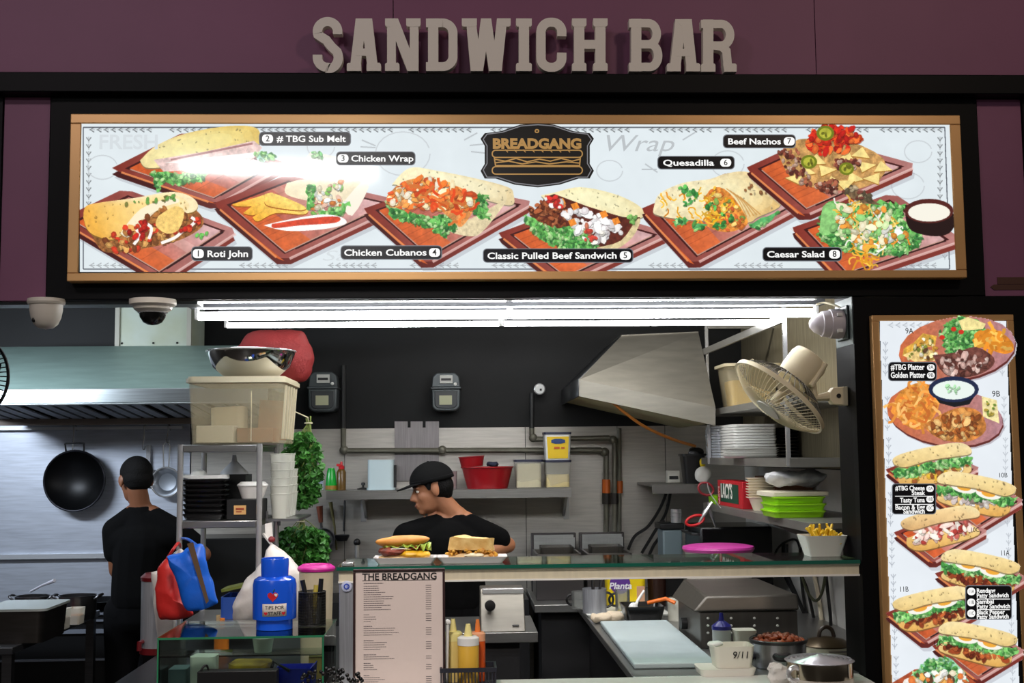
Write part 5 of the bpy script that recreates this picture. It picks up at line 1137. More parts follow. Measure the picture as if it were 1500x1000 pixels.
q=Vector((p.x+.02,p.y,p.z+.1855)); t=thing('funnel','pale plastic funnel upside down on the tall black box','funnel',q); obj('cone',[g_lathe([(.062,0),(.06,.008),(.014,.055),(.010,.056),(.05,.004)],24)],mat('funnel_grey',(196,198,200),.4),t); obj('spout',[g_lathe([(.013,.052),(.008,.085),(.005,.085),(.008,.05)],16)],mat('funnel_grey',(196,198,200),.4),t)
p=rk(370,.99,.0855); t=thing('paper_bowl','white bowl on the black box with the price tag','bowl',p); obj('body',[g_lathe([(0,0),(.045,0),(.062,.05),(.065,.052),(.06,.05),(.043,.004),(0,.004)],24)],PAPER,t); obj('cover',[g_lathe([(.0655,.052),(.0655,.058),(.05,.07),(0,.071)],24)],WHITE,t)
# clear cups: nested towers hanging over the right end
CUP=mat('clear_cup',(222,222,210),.3,alpha=.5)
stx=[(0,1.12,5,'front'),(1,1.20,5,'second'),(2,1.28,4,'third'),(3,1.36,3,'rear')]
pr=[(0,0),(.030,0),(.040,.10),(.042,.102),(.042,.106),(.0385,.104),(.029,.003),(0,.003)]
cup0=None; side=thing('cup_crate','clear open crate of cups fixed to the right end of the rack','crate',(xb+.085,1.19,zs2-.03))
part(side,'base',[g_box(xb+.016,xb+.155,.98,1.40,zs2-.012,zs2-.002)],STEEL); parts(side,'bracket',[g_box(xb+.0125,xb+.02,y,y+.02,zs2-.05,zs2+.03) for y in (1.0,1.36)],STEEL)
for a,(ix,nm) in enumerate(((xb+.062,'inner'),(xb+.112,'outer'))):
    pass
ct=0
for yy,lab in ((1.03,'front'),(1.125,'second'),(1.22,'third'),(1.315,'rear')):
    hgt=6 if yy<1.3 else 4
    for i in range(hgt):
        q=Vector((xb+.065,yy,zs2-.0015+i*.034))
        lb='clear cup %s in the %s nested stack beside the rack post'%(('at the bottom','second up','third up','fourth up','fifth up','on top')[i],lab)
        if cup0 is None:
            cup0=tag(obj('plastic_cup',[g_lathe(pr,20)],CUP,loc=q),lb,'cup','clear cups stacked beside the rack')
        else:
            c=cup0.copy(); COL.objects.link(c); c.location=q; c['label']=lb
# small paper label hanging from the post, cord of bag
solo('paper_slip','white paper slip taped to the right rack post','paper',[g_hex([at(388,767,.885),at(398,765,.885),at(398,765,.888),at(388,767,.888),at(389,790,.88),at(400,787,.88),at(400,787,.883),at(389,790,.883)])],PAPER)
# --- herbs
def herb(label,topc,y,leafbox,n,root_up=True,cord=None):
    """leafbox px x0,y0,x1,y1"""
    x0,y0,x1,y1=leafbox; tp=at(*topc,y); t=thing('herb_bunch',label,'herbs',at((x0+x1)/2,y1,y))
    rs=random.Random(n); st=[]
    for i in range(16):
        e=at(rs.uniform(x0+8,x1-8),rs.uniform(y0+(y1-y0)*.3,y1-8),y+rs.uniform(-.07,.07)); m=tp.lerp(e,.45)+Vector((rs.uniform(-.03,.03),0,.01))
        st.append(g_tube(sub_lin([tp+Vector((rs.uniform(-.015,.015),rs.uniform(-.01,.01),rs.uniform(0,.03))),m,e],4),.0022,5))
    part(t,'stem',st,mat('stem_pale',(126,140,70),.6)); V=[];F=[]
    cxp,cyp,rx,ry=(x0+x1)/2,(y0+y1)/2,(x1-x0)/2,(y1-y0)/2
    for i in range(n):
        while True:
            u,v_=rs.uniform(-1,1),rs.uniform(-1,1)
            if u*u+abs(v_)**3<1: break
        c=at(cxp+u*rx,cyp+v_*ry,y+rs.uniform(-.09,.09)*math.sqrt(max(0,1-u*u*.8))); M=Euler((rs.uniform(-1.2,1.2),rs.uniform(-1.2,1.2),rs.uniform(0,6.3))).to_matrix(); s=rs.uniform(.012,.024)
        o=len(V)
        for q in ((0,-1,0),(.55,-.45,.15),(.7,.2,.2),(.3,.35,.12),(0,1,-.1),(-.3,.35,.12),(-.7,.2,.2),(-.55,-.45,.15)): V.append(tuple(c+M@Vector(q)*s))
        F+=[(o,o+1,o+2,o+3),(o,o+3,o+4,o+5),(o,o+5,o+6,o+7)]
    lf=part(t,'leaves',[(V,F)],mat('herb_leaf',(42,96,30),.5,var2=(72,140,50),vscale=14),smooth=0); lf['kind']='stuff'
    tie=part(t,'tie',[g_torus(tp+Vector((0,0,-.005)),.016,.004,14,6)],mat('tie_cream',(200,190,160),.6))
    if cord: part(t,'cord',[g_tube([tp+Vector((0,0,-.005)),tp+Vector((0,-.02,.02)),Vector(cord)],.003,5)],mat('tie_cream',(200,190,160),.6))
    return t
herb('dense bunch of green herbs hanging beside the milky bin',(452,618),1.46,(414,634,472,744),1100,cord=(x1-.02,1.404,Z(600,1.46)))
herb('looser bunch of herbs hanging lower, above the pink lid',(441,762),1.53,(402,772,482,834),800,cord=(xb+.14,1.404,zs2-.007))
# --- bags
def bag(label,poly,y,th,c,seed,handle=None,amp=.008):
    t=thing('plastic_bag',label,'bag',at(sum(p[0] for p in poly)/len(poly),max(p[1] for p in poly),y))
    part(t,'sack',[g_pillow(poly,y,th,amp,seed)],mat('bag_%s'%label.split()[0],c,.4,bump=.25,bscale=25))
    if handle: part(t,'handle',[g_tube(sub_lin([at(a,b,yy) for a,b,yy in handle],5),.006,6)],mat('bag_%s'%label.split()[0],c,.4,bump=.25,bscale=25))
    return t
bag('red plastic bag hanging between the white and blue bags on the rack',[(228,862),(232,832),(243,818),(256,828),(270,880),(284,898),(272,906),(246,906),(232,903)],.485,.034,(196,40,36),4,[(245,818,.485),(260,796,.50),(264,800,.886)])
bag('blue plastic bag hanging on the left rack post',[(246,815),(262,808),(284,798),(298,803),(306,838),(317,876),(312,888),(282,893),(270,886),(258,850)],.37,.033,(22,96,206),7,[(290,800,.37),(276,790,.6),(267,788,.886)])
bag('white plastic bag hanging behind the red bag at the rack',[(222,838),(246,828),(258,807),(268,807),(272,830),(262,880),(254,926),(232,930)],.60,.024,(206,200,194),9,[(262,808,.60),(259,817,.886)])
solo('strap','flat brown strap hanging down over the blue bag','strap',[g_hex([at(302,884,.318),at(306,880,.318),at(306,880,.322),at(302,884,.322),at(274,796,.32),at(283,794,.32),at(283,794,.324),at(274,796,.324)])],mat('strap_brown',(88,64,40),.7))
bag('whitish knotted plastic bag behind the blue tip canister',[(396,798),(404,798),(420,812),(444,838),(456,868),(454,905),(432,914),(352,912),(341,890),(352,860),(378,830)],.62,.085,(214,208,200),5,[(400,800,.62),(392,790,.72),(386,782,.885)],.012)
solo('red_clip','dark red clip on top of the knotted whitish bag','clip',[noisy(g_ell(at(398,790,.625),(.016,.014,.012),12,8),.003,60)],mat('dark_red',(120,24,30),.5))
# --- thermos, tub
y=.80; p=at(232,950,y); p.z=ZC+.0005; kk=k(y); t=thing('drink_dispenser','tall steel drink urn with dark red lid beside the red bag','urn',p)
h=(950-838)*kk; r=25*kk
obj('cylinder',[g_cyl(r,.02,h-.03,36)],STEELV,t); obj('lid',[g_lathe([(r*1.03,h-.03),(r*1.05,h-.015),(r*.8,h),(0,h+.003)],36)],mat('maroon_plastic',(96,14,20),.3),t); obj('foot_ring',[g_cyl(r*1.04,0,.025,36)],mat('maroon_plastic',(96,14,20),.3),t)
obj('tap',[g_tube([(-r*.7,-r*.7,.05),(-r*.8,-r*1.1,.05),(-r*.8,-r*1.1,.02)],.010,8)],mat('maroon_plastic',(96,14,20),.3),t)
y=.5; p=at(463,905,y); p.z=ZC+.0005; kk=k(y); h=Z(830,y,463)-ZC; r=25*kk
t=thing('lidded_tub','tall cream tub with magenta lid left of the menu board','tub',p); obj('body',[g_lathe([(0,0),(r*.86,0),(r*.98,h*.97),(0,h*.97)],36)],mat('cream_tub',(206,190,160),.4,alpha=.92),t); obj('lid',[g_lathe([(r*1.04,h*.96),(r*1.08,h*.985),(r*1.05,h),(r*.8,h+.010),(r*.75,h+.006),(0,h+.007)],36)],mat('magenta_plastic',(206,40,150),.35),t)
# --- odds under the rack
def W(px,py,y): return at(px,py,y)
zsh=ZC+.0975
def wt(px,y): return Vector((at(px,860,y).x,y,zsh))
p=wt(350,1.15); solo('crate','shallow blue crate on the lowest rack shelf','crate',[g_rbox(.16,.2,p.z,p.z+.09,.015,c=(p.x+.02,p.y),wall=.005)],mat('crate_blue',(30,70,150),.5))
solo('tray','olive green tray tilted above the blue crate','tray',[rot(g_rbox(.17,.16,p.z+.125,p.z+.137,.02,c=(p.x+.02,p.y)),'Y',-12,(p.x+.02,p.y,p.z+.125))],mat('olive_tray',(110,120,50),.5))
p=wt(334,.98); t=thing('sauce_bottle','orange sauce bottle low on the rack beside the white bag','bottle',(p.x,.85,ZC+.0005)); obj('body',[g_lathe([(0,0),(.03,0),(.03,.08),(.015,.1),(0,.1)],20)],mat('orange_sauce',(206,110,24),.35),t); obj('cap',[g_cyl(.013,.098,.125,14)],mat('orange_cap',(226,130,40),.4),t)
p=wt(318,.95); t=thing('wooden_stick_holder','pale wooden stick standing beside the blue bag','stick',(at(320,880,.84).x,.84,ZC+.0005)); obj('stick',[g_cbox(0,0,.07,.014,.014,.14)],mat('pale_wood',(176,150,110),.7),t)
# --- glass display case
G0=ZC+.0005; yc0,yc1=-.15,.06; x0=X(231,yc0,940); x1=X(474,yc0,940); zT=Z(932,yc0,350)
t=thing('display_case','low glass display case with green edges on the counter, left of the menu board','display case',((x0+x1)/2,0,G0)); th=.006
yc1=.26
part(t,'top_pane',[g_box(x0,x1,yc0,yc1,zT-th,zT)],GLASS); part(t,'front_pane',[g_box(x0,x1,yc0,yc0+th,G0,zT-th)],GLASS)
parts(t,'side_pane',[g_box(x0,x0+th,yc0+th,yc1,G0,zT-th),g_box(x1-th,x1,yc0+th,yc1,G0,zT-th)],GLASS)
part(t,'green_edge',[g_box(x0-.001,x1+.001,yc0-.002,yc0,zT-th-.001,zT),g_box(x1,x1+.002,yc0,yc1,zT-th,zT),g_box(x0-.002,x0,yc0,yc1,zT-th,zT),g_box(x0-.001,x0+.004,yc0-.002,yc0,G0,zT-th),g_box(x1-.004,x1+.001,yc0-.002,yc0,G0,zT-th)],mat('glass_edge_green',(46,120,84),.15))
part(t,'middle_shelf',[g_box(x0+th,x1-th,.12,yc1,G0+.085,G0+.09)],GLASS)
def inn(px,y): return Vector((at(px,985,y).x,y,G0))
p=inn(248,-.02); solo('food_container','grey blue lidded container at the left end of the glass case','container',[g_rbox(.06,.1,p.z,p.z+.075,.01,c=(p.x+.036,p.y))],mat('grey_blue_plastic',(110,130,140),.4,alpha=.85))
p=inn(290,-.03); solo('paper_packet','white paper packet standing in the glass case','packet',[noisy(g_rbox(.085,.08,p.z,p.z+.115,.02,c=(p.x+.022,p.y)),.004,30)],PAPER)
p=inn(366,.0); t=thing('snack_packet','yellow and brown snack packet lying in the glass case','packet',(p.x,p.y,p.z)); obj('pack',[noisy(g_rbox(.14,.1,0,.085,.03),.008,25)],mat('packet_yellow',(196,160,30),.4,var2=(96,50,24),vscale=14),t); obj('label_patch',[noisy(g_ell((.02,-.046,.045),(.035,.006,.02),14,8),.002,30)],mat('packet_dark',(90,30,40),.5),t)
p=inn(432,-.02); t=thing('blue_box','bright blue open box in the glass case','box',p); obj('box',[g_rbox(.12,.11,0,.072,.004,wall=.003)],mat('box_blue',(24,40,190),.45),t); obj('flap',[g_hex([(.06,-.055,.0),(.0635,-.055,.0),(.0635,.055,0),(.06,.055,0),(.066,-.056,.08),(.069,-.056,.08),(.069,.055,.08),(.066,.055,.08)])],mat('box_blue',(24,40,190),.45),t)
p=inn(466,.16); solo('card_box','tan card box at the right end of the glass case','box',[g_box(p.x-.03,p.x+.025,p.y-.03,p.y+.06,p.z,p.z+.08)],mat('tan_card',(176,140,80),.7),bevel=.002)
p=inn(385,.18); solo('paper_cup','white paper cup on the inner shelf of the glass case','cup',[g_lathe([(0,0),(.03,0),(.038,.05),(0,.05)],20,(p.x,p.y,G0+.0905))],PAPER)
p=inn(414,.02); solo('tongs','black tongs lying across the things in the glass case','tongs',[g_tube([Vector((p.x-.05,-.105,G0+.006)),Vector((p.x-.012,-.10,G0+.10)),Vector((p.x+.04,-.10,G0+.07))],.006,6)],BLACK)
# --- things standing on the glass top
zG=zT+.0005
k0=k(0.0); p=at(402,922,0.02); p.z=zG
t=thing('tip_canister','blue gas cylinder shaped tip canister with handwritten note on the glass case','tip jar',p)
BL=mat('canister_blue',(14,84,214),.22,coat=.5); s=k(.02)
obj('tank',[g_lathe([(0,.006),(.050,.006),(.052,.014),(.0535,.03),(.0735,.036),(.0745,.045),(.0745,.15),(.070,.168),(.056,.178),(0,.18)],48)],BL,t)
obj('foot_ring',[g_lathe([(.060,0),(.062,.001),(.062,.036),(.058,.036),(.058,.0)],40)],BL,t)
cl=[]; n=40
for i in range(n+1):
    a=-PI/2+.45+(2*PI-.9)*i/n*1.0; top=.238 if abs((i/n)-.5)>.06 else .222
    for r_,z_ in ((.046,.176),(.0485,top),(.0435,top),(.041,.176)): cl.append((r_*math.cos(a+PI),r_*math.sin(a+PI),z_))
cl=[];f=[]
for i in range(n):
    a=2*PI*i/n; d=abs(((a-.15*PI+PI)%(2*PI))-PI); top=.24-(.022 if d<.35 else 0)
    for r_,z_ in ((.046,.174),(.0475,top-.004),(.0455,top),(.0415,top),(.040,.174)): cl.append((r_*math.cos(a),r_*math.sin(a),z_))
for i in range(n):
    j=(i+1)%n
    for q in range(4): f.append((i*5+q,j*5+q,j*5+q+1,i*5+q+1))
obj('collar',[(cl,f)],BL,t)
nt_=[(-.0745*math.sin(a),-.0758*math.cos(a),z) for z in (.052,.094) for a in (.02-.56+.86*i/8 for i in range(9))]
# curved note wrapped on the tank
nv=[];nf=[];a0,a1=-.42,.70
for z in (.050,.092):
    for i in range(9): a=a0+(a1-a0)*i/8; nv.append((.0752*math.sin(a),-.0752*math.cos(a),z))
for i in range(8): nf.append((i,i+1,10+i,9+i))
note=obj('note_label',[(nv,nf)],mat('note_paper',(206,196,186),.7),t,solid=.0006)
INK=mat('marker_ink',(24,20,24),.6); HEART=mat('heart_red',(196,24,40),.5)
def wrap_text(s,z,size,amid):
    o=text('lettering',s,size,INK,note,(0,0,0),.015,.0004)
    for v in o.data.vertices:
        a=amid+v.co.x/.0758; yy=v.co.y; v.co=Vector((.0758*math.sin(a),-.0758*math.cos(a)+v.co.z,z+yy))
    o.rotation_euler=(0,0,0)
wrap_text('TiPS FOR',.079,.0165,.14); wrap_text('STAFF',.060,.0165,.15)
def g_heart(a,z,s):
    pts=[]
    for i in range(20):
        u=2*PI*i/20; x=16*math.sin(u)**3; y=13*math.cos(u)-5*math.cos(2*u)-2*math.cos(3*u)-math.cos(4*u); pts.append((x*s/16,y*s/16))
    v=[(.0762*math.sin(a+x/.0758),-.0762*math.cos(a+x/.0758),z+y) for x,y in pts]+[(.0752*math.sin(a+x/.0758),-.0752*math.cos(a+x/.0758),z+y) for x,y in pts]
    n=20; return v,[tuple(range(n))]+[((i+1)%n,i,n+i,n+(i+1)%n) for i in range(n)]
for a in (-.25,.55): obj('heart',[g_heart(a,.060,.0065)],HEART,note,smooth=0)
ap=obj('apple_sticker',[g_heart(.06,.117,.018)],HEART,t,smooth=0); obj('apple_highlight',[g_heart(.21,.122,.0065)],WHITE,ap,smooth=0); obj('apple_leaf',[g_tube([(.006,-.0757,.132),(.010,-.0757,.141)],.0018,6)],mat('leaf_dark',(40,80,40),.6),ap)
p=at(457,920,.10); p.z=zG; t=thing('pen_holder','black wire mesh pen cup beside the blue canister','pen cup',p)
rr=.047; hh=.115
gx=[g_torus((0,0,z),rr,.0022,28,5) for z in (.002,hh)]+[g_torus((0,0,hh*i/12),rr,.0009,24,4) for i in range(1,12)]+[g_tube([(rr*math.cos(a),rr*math.sin(a),0),(rr*math.cos(a),rr*math.sin(a),hh)],.0009,4) for a in [2*PI*i/36 for i in range(36)]]
obj('mesh_cup',gx,BLACK,t); obj('liner',[g_lathe([(0,.002),(rr*.96,.002),(rr*.96,hh*.98),(rr*.93,hh*.98),(rr*.93,.004),(0,.004)],28)],mat('smoked_liner',(30,26,24),.5,alpha=.55),t)
def pen(label,c1,c2,tilt,pos,ln=.155):
    o=thing('marker_pen',label,'pen',p+Vector((pos[0],pos[1],.0055)),rot=tilt,group='pens in the mesh cup')
    obj('barrel',[g_cyl(.0075,0,ln*.62,12)],c1,o); obj('cap',[g_cyl(.0085,ln*.6,ln,12)],c2,o)
pen('black capped pen leaning left in the mesh cup',mat('pen_grey',(176,170,166),.4),BLACK,(0,math.radians(-12),0),(-.0,-.018)); pen('black capped pen upright at the right of the mesh cup',WHITE,BLACK,(0,math.radians(4),0),(.022,-.01)); pen('short yellow pen in the middle of the mesh cup',mat('pen_yellow',(190,170,70),.4),mat('pen_yellow',(190,170,70),.4),(math.radians(-6),math.radians(3),0),(.004,.014),.13)
# --- black tray and bead string in front
q=at(350,990,-.19); solo('black_tray','flat black tray with a strap at the counter edge, in front of the glass case','tray',[g_box(X(290,-.2,990),X(406,-.2,990),-.215,-.16,ZC+.0005,Z(983,-.215,350)),g_tube(sub_lin([Vector((X(292,-.2,990),-.19,ZC+.02)),at(294,984,-.2),at(302,974,-.19),at(306,983,-.18)],4),.004,6)],BLACK,bevel=.003)
bd=[]; rs=random.Random(4)
for i in range(70):
    px=rs.uniform(440,532); top=992-14*math.sin((px-440)/92*PI)**.6; py=rs.uniform(top,1006); yy=rs.uniform(-.215,-.165)
    if py>1000 and rs.random()<.4: continue
    bd.append(g_ell(at(px,py,yy),(.0068,)*3,10,7))
o=solo('bead_garland','tangled black bead garland on the counter edge in front of the menu board','garland',bd,BLACKG,smooth=60); o['kind']='stuff'
# ------------------------------------------------------------------ cooking line at far left
xe=-1.87
t=thing('steel_table','dark steel table end at the far left with pans on it','table',(-2.4,1.6,0))
part(t,'top',[g_box(XWL+.01,xe,1.0,2.25,ZC-.03,ZC)],steel('table_dark_steel',(76,78,82),.35,(1,1,8),.1,.8),bevel=.003)
parts(t,'leg',[g_box(xe-.05,xe-.01,y,y+.04,0,ZC-.03) for y in (1.02,2.18)]+[g_box(-2.9,-2.86,y,y+.04,0,ZC-.03) for y in (1.02,2.18)],STEELD); part(t,'lower_shelf',[g_box(-2.95,xe-.02,1.03,2.2,.35,.37)],STEELD)
POT=steel('pan_steel',(120,120,122),.28,(1,1,10))
def panx(px0,px1,py,y,h,label,loop=True):
    p=at((px0+px1)/2,py,y); p.z=ZC+.0005; r=(px1-px0)/2*k(y)
    t=thing('cooking_pan',label,'pan',p,group='pans on the left table'); obj('vessel',[g_lathe([(0,0),(r*.9,0),(r*.98,h*.3),(r,h),(r*1.03,h),(r*.96,h*.98),(r*.92,.006),(0,.006)],32)],POT,t)
    for a in ((0,PI) if loop else (0,)):
        obj('handle',[g_tube(sub_lin([(r*math.cos(a),-.035,h*.85),(r*1.25*math.cos(a),-.03,h*1.0),(r*1.25*math.cos(a),.03,h*1.0),(r*math.cos(a),.035,h*.85)],4),.006,6)],STEELD,t)
    return t
panx(24,72,875,1.95,.11,'two handled steel pan at the far left with a ladle in it'); panx(88,140,880,1.9,.115,'two handled steel pan right of the other, near the man at the stove')
solo('ladle_spoon','pale spoon leaning in the far left pan','spoon',[g_tube([at(45,866,1.95),at(62,857,1.9),at(80,850,1.85)],[.006,.006,.010],8)],mat('spoon_pale',(190,190,200),.3))
RC=mat('red_cloth',(150,20,26),.8)
q=at(8,872,1.8); solo('cloth','dark red cloth at the very left edge of the table','cloth',[noisy(g_ell((q.x,q.y,ZC+.031),(.07,.05,.03),16,10),.006,30)],RC); q=at(77,875,1.62); solo('cloth','dark red cloth beside the clear containers on the left table','cloth',[noisy(g_ell((q.x+.0,q.y+.0,ZC+.022),(.045,.04,.021),16,10),.005,30)],RC)
def ctn(px0,px1,py,y,h,label,c):
    q=at((px0+px1)/2,py,y); w_=(px1-px0)*k(y); t=thing('food_container',label,'container',(q.x,q.y,ZC+.0005)); obj('tub',[g_rbox(w_,.1,0,h,.012,taper=.85,wall=.002)],CUP,t); obj('contents',[g_rbox(w_*.86,.085,.003,h*.55,.012,taper=.9)],mat('fill_%d_%d'%(c[0],c[1]),c,.7),t)
ctn(82,100,900,1.56,.09,'tall clear container with pinkish filling on the left table',(150,110,100)); ctn(101,121,893,1.72,.075,'clear container with orange filling on the left table',(190,110,40))
y=1.1; x0=X(-30,y,900); x1=X(64,y,900); t=thing('food_pan','deep steel food pan with pale lid at the lower left','food pan',((x0+x1)/2,1.27,ZC+.0005)); hh=Z(893,y,50)-ZC
obj('pan',[g_rbox(x1-x0,.34,0,hh-.006,.03,taper=.93)],steel('gn_steel',(96,92,88),.35,(1,1,8)),t); obj('lid',[g_rbox(x1-x0+.02,.36,hh-.006,hh+.004,.03)],mat('lid_pale_steel',(176,184,180),.45,.4),t)
y=2.58; x0=X(268,y,850); x1=X(452,y,850); solo('undercounter_chiller','black waist high chiller against the back wall behind the steel rack','chiller',[g_box(x0,x1,y,2.97,0,Z(788,y,350))],mat('chiller_black',(20,22,23),.4),bevel=.006)
y=2.44; x0=X(84,y,930); x1=X(186,y,930); t=thing('chiller_cabinet','low black chiller with bright steel edges beside the man at the stove','cabinet',((x0+x1)/2,2.6,0))
part(t,'body',[g_box(x0-.6,x1,y,2.97,.0,Z(900,y,130))],mat('cabinet_black',(18,19,21),.35),bevel=.004)
parts(t,'bright_edge',[g_box(x0-.6,x1,y-.012,y,Z(b,y,130),Z(a,y,130)) for a,b in ((897,900),(907,910),(921,927),(964,967))],mat('edge_bright',(176,184,200),.25,.6))
q=at(110,975,1.6); solo('mixing_bowl','pale bowl on the low shelf of the left table','bowl',[g_lathe([(0,0),(.06,0),(.10,.07),(.102,.07),(.094,.066),(.05,.008),(0,.008)],28,(q.x,q.y,.3705))],mat('bowl_dull',(120,116,110),.5))
q=at(168,876,2.6); t=thing('frying_pan','wide black pan on the chiller in front of the man at the stove','pan',(q.x-.13,2.7,Z(900,2.44,130)+.0005)); obj('dish',[g_lathe([(0,0),(.12,0),(.16,.05),(.163,.05),(.155,.046),(.115,.006),(0,.006)],32)],WOKM,t); obj('handle',[g_tube([(-.15,-.04,.045),(-.27,-.10,.085)],.011,8)],CHROME,t)
# ================================================================== fan and racks at the right
def frame_mat(n,upv=Vector((0,0,1))):
    z=n.normalized(); x=upv.cross(z).normalized(); y=z.cross(x); return Matrix((x,y,z)).transposed()
FANC=mat('fan_cream',(226,214,180),.42); FANB=mat('fan_blade',(190,176,140),.35,alpha=.75)
fc=at(1141,581,.10); n=Vector((-.66,-.07,-.74)).normalized(); Mf=frame_mat(n)
t=thing('wall_fan','cream wall fan on the black column, tilted down over the counter','fan',tuple(fc),rot=Mf.to_euler()); R=.188
def wires(z0,z1,r0,n_,r=.0016):
    gs=[]
    for i in range(n_):
        a=2*PI*i/n_; pts=[]
        for q in range(6):
            u=q/5; rr=r0+(R-r0)*u; zz=z0+(z1-z0)*(u**2.2); pts.append((rr*math.cos(a+.25*(1-u)),rr*math.sin(a+.25*(1-u)),zz))
        gs.append(g_tube(pts,r,4))
    return gs
obj('front_guard',wires(.062,.004,.045,64)+[g_torus((0,0,.05),.11,.002,36,5)],FANC,t)
obj('rear_guard',wires(-.075,-.004,.06,48)+[g_torus((0,0,-.06),.12,.002,36,5)],mat('fan_wire_shade',(70,64,52),.5),t)  # wires are cream; the dark back view is put into the colour
obj('guard_ring',[g_lathe([(R-.002,-.008),(R+.004,-.008),(R+.005,.008),(R-.002,.008),(R-.002,-.008)],56)],FANC,t)
obj('hub_cap',[g_lathe([(.05,.058),(.047,.066),(.0,.07)],32),g_torus((0,0,.06),.05,.004,32,6)],mat('fan_cap',(206,204,190),.35),t)
for i in range(3):
    a=2*PI*i/3; v=[];f=[];nn=7
    for j in range(nn+1):
        for q in range(5):
            rr=.03+.135*q/4; b=a+(-.5+j/nn)*(1.35-.25*q/4); v.append((rr*math.cos(b),rr*math.sin(b),-.02+.035*(j/nn-.5)*(.6+.4*q/4)))
    for j in range(nn):
        for q in range(4): f.append((j*5+q,j*5+q+1,j*5+q+6,j*5+q+5))
    obj('blade',[(v,f)],FANB,t,solid=.002)
obj('spindle',[g_cyl(.018,-.07,.03,16)],FANC,t)
obj('motor_housing',[g_lathe([(0,-.07),(.058,-.07),(.066,-.085),(.070,-.12),(.072,-.17),(.066,-.19),(.05,-.196),(0,-.197)],36)],FANC,t)
inv=Mf.transposed()
jb=Vector((xc-.003,.10,at(1212,580,.10).z)); loc=lambda w_: tuple(inv@(Vector(w_)-fc))
mo_=inv@(Vector((0,0,0)));
m0=fc+n*(-.13)
obj('neck',[g_tube([loc(m0+Vector((.03,-.02,-.03))),loc(m0+Vector((.045,-.01,-.10))),loc(jb+Vector((-.055,0,.0)))],[.017,.016,.018],10)],FANC,t)
obj('pivot_lever',[g_tube([loc(m0+Vector((.075,-.05,.02))),loc(m0+Vector((.02,-.05,-.06)))],.011,10)],FANC,t)
br=[(jb.x,jb.z+.034),(jb.x-.052,jb.z+.030),(jb.x-.066,jb.z+.012),(jb.x-.066,jb.z-.012),(jb.x-.056,jb.z-.030),(jb.x,jb.z-.036)]
b_=g_prism(br,jb.y-.022,jb.y+.022); obj('wall_bracket',[([loc(p) for p in b_[0]],b_[1])],FANC,t,bevel=.003)
sc_=xf(g_cyl(.008,-.003,.003,14),Matrix.Translation(Vector((jb.x-.035,jb.y-.023,jb.z)))@Matrix.Rotation(PI/2,4,'X')); obj('bracket_screw',[([loc(p) for p in sc_[0]],sc_[1])],BLACK,t)
# --- upper rack on the right wall
XI=1.32; XW=XWR-.0125
z0=Z(514,2.2,1040); z1=Z(600,2.2,1042); z2=1.622
SHS=steel('rack_grey_steel',(140,138,132),.4,(1,1,6),.1,.6)
t=thing('shelf_rack','two tier steel rack hanging on the right wall behind the fan','rack',((XI+XW)/2,1.4,z2-.035))
for y in (.62,2.2): part(t,'post',[g_box(XI-.008,XI+.008,y-.008,y+.008,z2-.03,2.34)],CHROME)
part(t,'shelf',[g_box(XI+.009,XW,.61,2.42,z1-.03,z1)],SHS); part(t,'shelf',[g_box(XI-.0,XW,.60,2.42,z2-.035,z2)],SHS)
part(t,'side_rail',[g_box(XI-.02,XI-.009,.6,2.22,z0-.02,z0+.012)],SHS)
for y in (.62,2.2): part(t,'wall_arm',[g_box(XI+.009,XW,y-.008,y+.008,2.31,2.33)],SHS)
q=Vector((1.495,2.03,z1+.0006)); wd=.27; hh=.225
t=thing('storage_tub','beige tub with yellow contents on the top shelf behind the fan','tub',q); obj('body',[g_rbox(wd,.26,0,hh,.03,taper=.82,wall=.004)],mat('beige_tub',(206,194,160),.4,alpha=.3),t); obj('rim',[g_rbox(wd+.025,.285,hh-.015,hh,.03,wall=.014)],mat('beige_rim',(206,194,160),.45),t); obj('contents',[noisy(g_rbox(wd*.8,.2,.006,hh*.62,.03,taper=.9),.006,25)],mat('yellow_fill',(214,170,30),.6),t)
FOAM=mat('foam_white',(220,220,216),.6)
def stackn(name,label,cat,geos,m,n,p,dz,group,ord_):
    first=None
    for i in range(n):
        l=label%ord_[i]
        if first is None: first=tag(obj(name,geos,m,loc=p),l,cat,group)
        else:
            c=first.copy(); COL.objects.link(c); c.location=Vector(p)+Vector((random.uniform(-.002,.002),random.uniform(-.002,.002),dz*i)); c['label']=l
ORD=['lowest','second from the bottom','third from the bottom','fourth from the bottom','fifth from the bottom','sixth from the bottom','seventh from the bottom','eighth from the bottom','ninth from the bottom','tenth from the bottom','eleventh from the bottom','topmost']
fg=[g_rbox(.215,.34,0,.0115,.02,taper=.98,seg=3)]
stackn('foam_tray','white foam tray, %s of the near stack behind the fan',  'tray',fg,FOAM,12,Vector((1.44,1.83,z2+.0005)),.0138,'foam trays in the near stack',ORD)
stackn('foam_tray','pale foam tray, %s of the far stack on the wall rack','tray',fg,mat('foam_grey',(190,194,200),.6),12,Vector((1.44,2.2,z2+.0005)),.0138,'foam trays in the far stack',ORD)
stackn('foam_plate','wide white plate, %s of the low stack at the rack edge','plate',[g_rbox(.235,.22,0,.0085,.03,taper=.86,seg=3)],WHITE,5,Vector((1.375,1.5,z2+.0005)),.0100,'plates at the rack edge',['lowest','second from below','middle one','second from the top','topmost'])
stackn('black_tray','black tray, %s of the dark stack beside the foam trays','tray',[g_rbox(.10,.24,0,.014,.012,taper=.9,seg=3)],BLACKG,9,Vector((1.622,1.83,z2+.0005)),.0165,'black trays on the wall rack',ORD)
